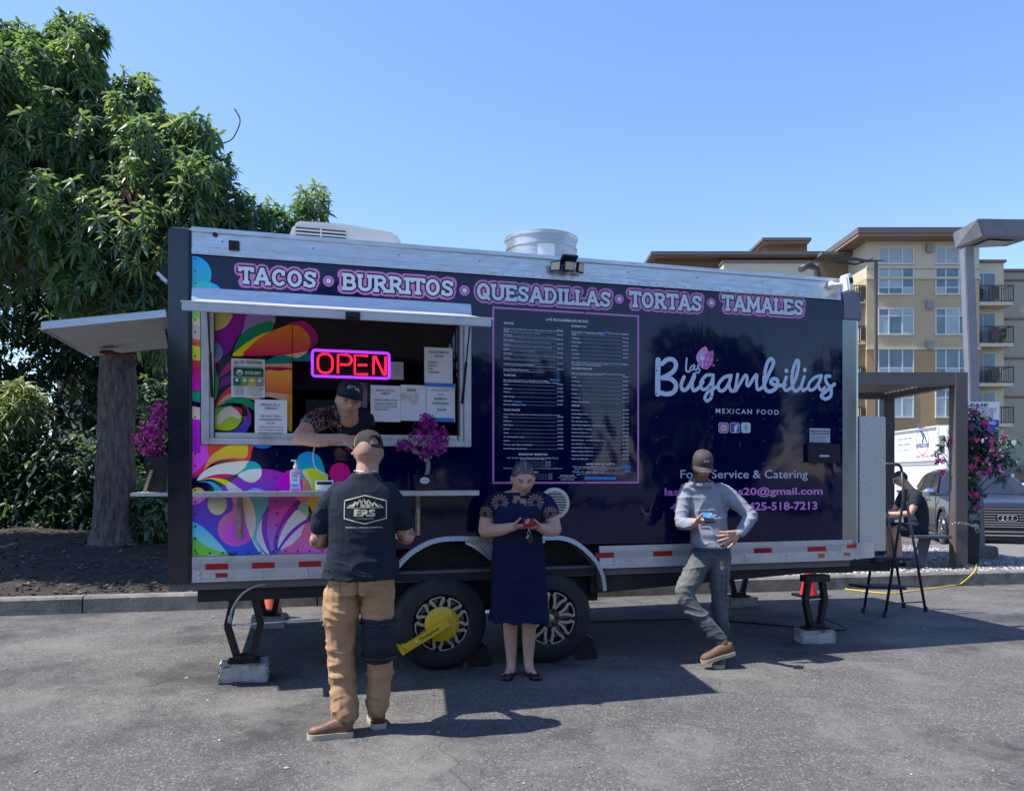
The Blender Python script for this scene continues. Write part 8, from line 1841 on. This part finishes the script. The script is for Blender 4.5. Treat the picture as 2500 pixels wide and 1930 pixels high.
def dress_col(P):
    c = np.tile(np.array(NV), (len(P), 1)); x, y, z = P.T; yoke = ((z > 1.262) & (z < 1.40) & (np.abs(x) < .17)) | ((np.abs(x) > .15) & (z > 1.13)); 
    cu_ = vnoise(P, 1, 1)*0; u = np.arctan2(z-1.285, np.abs(x)-.13); r = np.hypot(z-1.285, np.abs(x)-.13); petal = (np.cos(u*14) > .1) & (r > .018) & (r < .06)
    u2 = np.arctan2(z-1.20, np.abs(x)-.24); r2 = np.hypot(z-1.20, np.abs(x)-.24); petal |= (np.cos(u2*14) > .1) & (r2 > .015) & (r2 < .055); pat = petal | ((vnoise(P, 38, 6) > .25) & (np.abs(x) < .06))
    return mixc(c, (.30, .19, .11), (yoke & pat)*1.0)
def dd_(P, N):
    z = P[:, 2]; low_ = np.clip((.95-z)/.5, 0, 1); a = np.arctan2(P[:, 1], P[:, 0]); return .008*low_*np.sin(a*7+3*vnoise(P, 3, 4))+folds(P, N, .006, 15)
remesh('dress', g, .0062, MV('dress_fabric', .85, .2, sheen=.0, bump=.1, bscale=200), wo, 3, colors=dress_col, disp=dd_)
SHB = M('black_loafer_leather', (.012, .012, .016), .3, coat=.3)
shoe(wo, (-.045,.05,0), (-.095,-.185,0), SHB, SHB, w=.045, h=.048, name='loafer', sole_h=.012, low=True); shoe(wo, (.085,.05,0), (.145,-.18,0), SHB, SHB, w=.045, h=.048, name='loafer', sole_h=.012, low=True)
g = MB(); g.tube([(-.052+.0*t, -.178+.033*cos(t), 1.108+.035*sin(t)) for t in np.linspace(0, 2*pi, 24)], .0025, 6, cap=False); g.build('bracelet', bpy.data.materials['gold'], wo, smooth=True)
ph_ = empty('smartphone', (.042+.080, 5.72-.245, 1.132), 0, 'small red smartphone held in both hands by the woman in the navy dress', 'phone'); g = MB(); g.obox((0, 0, 0), (.045, -.01, 0), (.006, .035, .055*0+.012), (0, -.006, .012)); g.v = []; g.f = []; g.m = []
g.obox((0, -.004, .014), (.043, 0, .004), (.0, .038, .024), (0, -.0035, .0055)); g.build('phone_case', M('red_phone_case', (.35, .008, .02), .3, coat=.4), ph_, bevel=.003)
g = MB(); g.tube([(-.03, -.036, -.03), (-.028, -.038, -.06)], .002, 5); 
ky = empty('key_fob', (.042+.075, 5.72-.262, 1.04), 0, 'car key fob and keys dangling below the hands of the woman', 'keys'); g = MB(); g.sphere((.012, 0, -.01), (.021, .008, .034), 16, 10); g.build('fob', BLACK, ky, smooth=True)
g = MB(); g.tube([(.004+.012*cos(t), 0, .032+.012*sin(t)) for t in np.linspace(0, 2*pi, 14)], .002, 5, cap=False); g.bar((.0, 0, .02), (-.016, 0, -.004), .008, .002, (0, 1, 0)); g.bar((-.002, -.004, .02), (.0, -.004, -.018), .007, .002, (0, 1, 0)); g.tube([(.004, 0, .044), (-.004, .01, .075)], .0022, 5); g.build('key_ring', STEEL, ky)
bg = empty('handbag', (.042, 5.72, 0), 0, 'black shoulder bag strap and pink edged bag behind the woman in the navy dress', 'bag'); g = MB(); torso(g, [(-.19,.17,1.03,.07,.05),(-.20,.17,1.12,.085,.05),(-.19,.17,1.22,.07,.045),(-.15,.15,1.30,.04,.03)]); g.build('bag_body', M('black_bag', (.008, .008, .014), .6), bg, smooth=True)

# ===== man in the grey hoodie
ho = empty('person', (1.558, 6.08, 0), 0, 'man in grey hoodie and faded jeans leaning on the trailer, legs crossed, reading his phone', 'person')
Mm = Mhead((-.045, .045, 1.560), pitch=.50, yaw=.06, s=.97)
g = MB(); head_mesh(g, Mm, wide=.98, jaw=.80)
limbt(g, [(-.03,.14,1.36),(-.035,.10,1.45),(-.045,.075,1.52)], [.062,.058,.058])
torso(g, [(.03,.12,.90,.14,.10),(.02,.13,1.05,.14,.10),(.0,.14,1.2,.15,.10),(-.01,.14,1.36,.13,.08),(-.02,.14,1.40,.08,.06)])
limbt(g, [(-.145,.13,1.34),(-.19,.08,1.23),(-.212,.02,1.10)], [.035,.035,.035]); limbt(g, [(-.215,.02,1.09),(-.17,-.08,1.10),(-.135,-.14,1.125)], [.038,.034,.026])
limbt(g, [(.11,.14,1.34),(.245,.10,1.27),(.35,.05,1.165)], [.035,.035,.035]); limbt(g, [(.355,.05,1.16),(.28,-.01,1.08),(.215,-.05,1.025)], [.038,.034,.027])
hand(g, (-.135,-.14,1.125), (.75,-.5,.05), (.1,.3,.9), 1, (.4,.7,.5), 1.0); hand(g, (.215,-.05,1.025), (-.93,-.20,-.22), (-.1,.95,0), 1, (.18,.22,.2), 1.08, spread=.30)
limbt(g, [(-.03,.11,.84),(-.10,.04,.72),(-.195,-.02,.57),(-.13,-.05,.43),(-.01,-.10,.30),(.055,-.12,.215)], [.06,.055,.045,.04,.035,.033]); limbt(g, [(.105,.11,.84),(.10,.08,.70),(.095,.05,.52),(.105,.03,.35),(.115,.0,.15)], [.06,.05,.045,.04,.033])
remesh('body', g, .0052, SKIN, ho, 4, skin_colors((.50, .29, .205), Mm, beard=.85, closed=True, bcol=(.04, .03, .025), hair=((.04, .03, .025), lambda X, Y, Z: 1.0*((Y > .01) & (Z > -.02)))))
g = MB(); torso(g, [(.04,.115,.905,.150,.118),(.04,.12,.96,.152,.120),(.03,.13,1.08,.148,.115),(.01,.14,1.2,.158,.118),(-.005,.14,1.30,.170,.110),(-.01,.145,1.375,.140,.090),(-.02,.14,1.42,.085,.078)])
limbt(g, [(-.140,.135,1.355),(-.19,.08,1.23),(-.212,.02,1.10)], [.068,.062,.052]); limbt(g, [(-.212,.02,1.10),(-.17,-.075,1.10),(-.142,-.125,1.122)], [.052,.045,.036])
limbt(g, [(.115,.14,1.36),(.245,.10,1.27),(.352,.05,1.165)], [.070,.062,.052]); limbt(g, [(.352,.05,1.165),(.285,-.008,1.085),(.232,-.045,1.04)], [.052,.046,.038])
g.tube([(-.03+.085*cos(t), .12+.085*sin(t), 1.425+.02*sin(t)) for t in np.linspace(0, 2*pi, 25)], .018, 10, cap=False); torso(g, [(-.02,.235,1.28,.05,.02),(-.02,.245,1.36,.09,.035),(-.02,.22,1.43,.08,.04)])
HOOD = M('heather_grey_jersey', (.25, .275, .32), .92, spec=.2, bump=.2, bscale=240, var=.10, vscale=30)
def hd_(P, N):
    arm = np.clip((np.abs(P[:, 0]-.02)-.15)/.04, 0, 1); a = np.sin((P[:, 2]*1.0-.5*np.abs(P[:, 0])+.06*vnoise(P, 7, 2))*85)*.5+.5; low_ = np.clip((1.08-P[:, 2])/.15, 0, 1); return folds(P, N, .012, 25)+.003*arm*a*np.clip(.2+1.2*vnoise(P, 9, 7), 0, 1)+.007*low_*(np.sin((P[:, 2]+.4*P[:, 0]+.03*vnoise(P, 6, 5))*70)*.5+.5)
hoodie = remesh('hoodie', g, .0060, HOOD, ho, 3, disp=hd_); hbv = bvh_of(hoodie)
for pts in ([(-.11, 1.34), (-.135, 1.28), (-.14, 1.20)], [(.10, 1.35), (.13, 1.28), (.135, 1.20)]):
    P_ = [(a[0]+(b[0]-a[0])*t, 0, a[1]+(b[1]-a[1])*t) for a, b in zip(pts[:-1], pts[1:]) for t in np.linspace(0, 1, 8)]; g = MB(); g.tube(drape(P_, hbv, (0, 1, 0), .0005), .002, 5); g.build('sleeve_seam', M('grey_seam', (.12, .13, .15), .9) if 'grey_seam' not in bpy.data.materials else bpy.data.materials['grey_seam'], ho)
g = MB(); torso(g, [(.04,.12,.80,.135,.105),(.04,.115,.88,.148,.112),(.04,.115,.945,.142,.110)])
limbt(g, [(-.03,.11,.84),(-.10,.04,.72),(-.195,-.02,.57),(-.13,-.05,.43),(-.01,-.10,.30),(.055,-.12,.215)], [.098,.092,.072,.064,.056,.056]); limbt(g, [(.105,.11,.84),(.10,.08,.70),(.095,.05,.52),(.105,.03,.35),(.115,.0,.15)], [.092,.084,.068,.058,.054])
def jd(P, N):
    z = P[:, 2]; low_ = np.clip((.45-z)/.25, 0, 1); r = np.sin((z-.25*P[:, 0]+.02*vnoise(P, 9, 6))*105)*.5+.5; return folds(P, N, .012, 31)+.010*low_*r*np.clip(.3+.9*vnoise(P, 9, 2), 0, 1)
def jc(P):
    c = np.tile(np.array((.040, .052, .070)), (len(P), 1)); w = np.clip(.5+.7*vnoise(P, 5, 7), 0, 1)*np.clip((.9-P[:, 2])/.1, 0, 1)*np.clip((P[:, 2]-.2)/.2, 0, 1); c = mixc(c, (.17, .17, .16), .7*w*(P[:, 1] < .08)); return c*(1+.2*vnoise(P, 60, 3)[:, None])
jn = remesh('jeans', g, .0060, MV('faded_denim', .85, .3, sheen=.1, bump=.35, bscale=300), ho, 3, colors=jc, disp=jd)
jbv = bvh_of(jn); JS = M('dark_denim_seam', (.02, .025, .035), .9)
for pts in ([(.03, .93), (.03, .86), (.045, .80)], [(-.10, .90), (-.075, .925)], [(.13, .925), (.155, .89)], [(.145, .86), (.135, .60), (.140, .35), (.142, .20)], [(-.11, .925), (.19, .925)]):
    P_ = [(a[0]+(b[0]-a[0])*t, 0, a[1]+(b[1]-a[1])*t) for a, b in zip(pts[:-1], pts[1:]) for t in np.linspace(0, 1, 10)]; g = MB(); g.tube(drape(P_, jbv, (0, 1, 0), .0005), .002, 5); g.build('denim_seam', JS, ho)
BT2 = M('suede_brown_boot', (.12, .062, .034), .7, var=.2, vscale=12, bump=.3, bscale=60)
shoe(ho, (.155,-.15,.105), (-.105,-.19,.042), BT2, SOLEW, w=.050, h=.080, sole_h=.028, ankle=(.06,-.125,.225)); shoe(ho, (.10,.06,0), (.02,-.185,0), BT2, SOLEW, w=.050, h=.07, sole_h=.026, ankle=(.113,.03,.15))
CAPG = M('grey_brown_cap', (.055, .046, .048), .75, bump=.2, bscale=200)
cap(ho, Mm, CAPG, tall=1.02)
f = Flat()
for s in (-1, 1): f.stroke([(s*.020, .008), (s*.010, .0015), (s*.010, -.0015), (s*.020, -.008)], .006, 0, 0, True)
f.stroke([(-.010, 0), (.010, 0)], .006, 0, 0, True)
def oncap(v, up_=.088): x, z = v[0], v[2]; y = -sqrt(max(0, 1-(x/.0855)**2))*.104*(.86)-.004; return tuple(Mm @ Vector((x, y, up_+z)))
f.mb.v = [oncap(v) for v in f.mb.v]; f.build('cap_emblem', M('white_thread', (.7, .7, .7), .6), ho)
pm_ = empty('smartphone', (1.558-.062, 6.08-.225, 1.155), 0, 'blue and black smartphone in the hand of the man in the grey hoodie', 'phone'); g = MB(); g.obox((0, 0, 0), (.036, .0, .0), (.0, .052, .030), (0, -.003, .006)); g.build('phone_body', BLACK, pm_, bevel=.003); g = MB(); g.obox((0, .018, .0175), (.0365, 0, 0), (0, .032, .0185), (0, -.003, .0062)); g.build('phone_cover', M('blue_phone_cover', (.05, .22, .5), .3), pm_, bevel=.002)

# ===== server leaning out of the window
se = empty('person', (0, 0, 0), 0, 'man in navy cap and patterned shirt leaning out of the serving window on his forearm', 'person')
se.location = (-1.15, 5.9, .745); SO_ = Vector(se.location)
def S_(x, y, z): return tuple(Vector((x, y, z))-SO_)
hm_ = S_(-1.148, 5.40, 2.005); Ms = Mhead(hm_, pitch=.20, yaw=.40, roll=.16, s=1.08)
g = MB(); head_mesh(g, Ms, wide=.97, jaw=.82)
sh_l, sh_r = S_(-1.36, 5.70, 1.93), S_(-1.06, 5.80, 1.90)
limbt(g, [S_(-1.20,5.70,1.88), S_(-1.185,5.60,1.91), S_(-1.16,5.50,1.94)], [.075,.062,.060])
limbt(g, [S_(-1.20,5.74,1.86), S_(-1.20,5.95,1.70), S_(-1.2,6.15,1.45), S_(-1.2,6.2,1.3)], [.11,.14,.15,.14])
limbt(g, [sh_l, S_(-1.43,5.52,1.86), S_(-1.475,5.33,1.745)], [.065,.060,.050]); limbt(g, [S_(-1.475,5.33,1.745), S_(-1.33,5.325,1.725), S_(-1.185,5.36,1.74)], [.050,.047,.034])
limbt(g, [sh_r, S_(-1.03,5.86,1.74), S_(-1.05,5.92,1.60)], [.06,.052,.045]); limbt(g, [S_(-1.05,5.92,1.60), S_(-1.08,5.94,1.50), S_(-1.13,5.95,1.40)], [.042,.038,.030])
hand(g, S_(-1.185,5.36,1.735), (1,.18,.03), (.1,.5,-.85), -1, (.35,.5,.4), 1.05); hand(g, S_(-1.13,5.95,1.40), (-.2,.0,-1), (.3,.1,-.9), 1, (.6,.8,.5), .9)
for x in (-.09, .06): limbt(g, [(x-.05,.28,.60),(x-.05,.28,.3),(x-.05,.28,.06)], [.09,.06,.045])
remesh('body', g, .0052, SKIN, se, 4, skin_colors((.52, .31, .22), Ms, beard=.42, closed=False, bcol=(.16, .13, .12), hair=((.05, .04, .035), lambda X, Y, Z: .8*((Y > .0) & (Z > .0))),
    extra=lambda P, c: mixc(c, (.07, .055, .05), ((P[:, 0] > -.30) & (P[:, 0] < -.10) & (P[:, 1] < -.45) & (P[:, 2] < 1.05) & (vnoise(P, 60, 3) > .55))*.35)))
g = MB(); limbt(g, [S_(-1.20,5.74,1.865), S_(-1.20,5.93,1.72), S_(-1.2,6.12,1.5), S_(-1.2,6.2,1.3)], [.125,.165,.18,.18]); limbt(g, [S_(-1.335,5.72,1.92), S_(-1.20,5.74,1.90), S_(-1.07,5.80,1.895)], [.085,.115,.085])
limbt(g, [S_(-1.34,5.72,1.925), S_(-1.40,5.60,1.89), S_(-1.438,5.48,1.84)], [.086,.084,.080]); limbt(g, [sh_r, S_(-1.04,5.83,1.80)], [.075,.070])
def pat(P):
    c = np.tile(np.array((.010, .012, .030)), (len(P), 1)); a = np.abs(vnoise(P, 34, 1)); b = np.abs(vnoise(P*np.array([1.4, .6, 1]), 52, 2)); m = ((a < .13) | (b < .10)); side = (P[:, 0] < -.10) | (P[:, 2] > 1.28)
    return mixc(c, (.30, .20, .17), (m & side)*.9)
remesh('patterned_shirt', g, .0058, MV('shirt_print_fabric', .8, .3), se, 3, colors=pat, disp=lambda P, N: folds(P, N, .007, 41))
g = MB(); limbt(g, [(-.10,.28,.62),(-.12,.28,.3),(-.12,.28,.05)], [.12,.085,.07]); limbt(g, [(.02,.28,.62),(.02,.28,.3),(.02,.28,.05)], [.12,.085,.07]); g.build('trousers', BLACK, se, smooth=True)
for x in (-.12, .02): shoe(se, (x, .34, 0), (x, .10, 0), BLACK, BLACK, name='shoe')
CAPN = M('navy_cap', (.008, .011, .028), .7, bump=.2, bscale=200); cap(se, Ms, CAPN, tall=1.08, flat=True)
f = Flat(); f.poly([(-.036,.022),(-.030,.030),(.004,.030),(.028,.020),(.034,.0),(.026,.010),(.004,.014),(-.036,.010)], 0, 0); f.poly([(-.028,.026),(.0,.026),(.004,.020),(-.031,.021)], .0006, 1); f.disc(.012, .0215, .0045, .0006, 1, 10); f.poly([(-.03,.015),(.0,.0165),(.0,.0135),(-.032,.0125)], .0006, 1)
def oncap2(v): x, z = v[0]*1.15, v[2]*1.15; y = -sqrt(max(0, 1-(x/.0855)**2))*.104*.90-.004+v[1]; return tuple(Ms @ Vector((x, y, .070+z)))
f.mb.v = [oncap2(v) for v in f.mb.v]; f.build('cap_emblem', [M('silver_grey_thread', (.45, .5, .55), .6), CAPN], se)

# ===== man seated at the picnic table
si = empty('person', (5.80, 11.2, LZ), 0, 'man in dark T-shirt and shorts with glasses sitting at the picnic table', 'person'); SI = Vector(si.location)
def Q_(x, z, dy=0): return ((x-5.70), dy, z-LZ)
Mt = Mhead(Q_(5.70-.145, 1.435), pitch=.45, yaw=-pi/2, s=1.0)
g = MB(); head_mesh(g, Mt, jaw=.85); limbt(g, [Q_(5.70,1.26), Q_(5.64,1.34), Q_(5.60,1.40)], [.07,.062,.06])
torso(g, [(.07,0,.50,.13,.17),(.08,0,.7,.12,.16),(.06,0,.9,.12,.18),(.0,0,1.06,.09,.15),(-.03,0,1.13,.07,.08)])
for dy in (-.19, .19):
    limbt(g, [Q_(5.70,1.21,dy), Q_(5.64,1.06,dy*1.2), Q_(5.58,.94,dy*1.2)], [.055,.052,.044]); limbt(g, [Q_(5.58,.94,dy*1.2), Q_(5.44,.93,dy), Q_(5.32,.93,dy*.7)], [.044,.04,.03]); hand(g, Q_(5.32,.93,dy*.7), (-1,-dy*.5,0), (0,0,-1), 1 if dy < 0 else -1, (.3,.3,.3))
    limbt(g, [Q_(5.78,.68,dy*.55), Q_(5.42,.70,dy*.7)], [.09,.065]); limbt(g, [Q_(5.42,.70,dy*.7), Q_(5.45,.48,dy*.7), Q_(5.50,.24,dy*.7)], [.062,.055,.04])
remesh('body', g, .007, SKIN, si, 4, skin_colors((.52, .31, .23), Mt, hair=((.04, .03, .025), lambda X, Y, Z: 1.0*((Z > .055) | ((Y > .015) & (Z > -.03))))))
g = MB(); torso(g, [(.07,0,.48,.145,.185),(.09,0,.7,.15,.18),(.07,0,.9,.14,.20),(.005,0,1.06,.105,.185),(-.03,0,1.125,.075,.10)]); 
for dy in (-.17, .17): limbt(g, [Q_(5.70,1.21,dy), Q_(5.65,1.08,dy*1.22)], [.075,.072])
remesh('dark_t_shirt', g, .008, M('dark_navy_cotton', (.014, .018, .03), .9), si, 3, disp=lambda P, N: folds(P, N, .008, 51))
g = MB()
for dy in (-.1, .1): limbt(g, [Q_(5.80,.68,dy), Q_(5.47,.71,dy*1.3)], [.112,.088])
remesh('shorts', g, .008, M('navy_shorts', (.012, .016, .04), .9), si, 3, disp=lambda P, N: folds(P, N, .006, 52))
for dy in (-.13, .13): shoe(si, Q_(5.56,.165,dy), Q_(5.28,.165,dy), BLACK, BLACK, name='shoe', ankle=Q_(5.50,.27,dy))
g = MB()
for s in (-1, 1): g.tube([tuple(Mt @ Vector((s*.032+.020*cos(t), -.103, .006+.015*sin(t)))) for t in np.linspace(0, 2*pi, 15)], .002, 5, cap=False); g.tube([tuple(Mt @ Vector((s*.055, -.10, .008))), tuple(Mt @ Vector((s*.080, .0, .008)))], .002, 5)
g.build('glasses', BLACK, si)
bp_ = empty('white_box', (5.36, 11.15, LZ+.742), .1, 'small white box on the picnic table under the pergola', 'box'); g = MB(); g.box(-.14, .02, -.1, .1, 0, .05); g.build('carton', WHITE, bp_, bevel=.004)
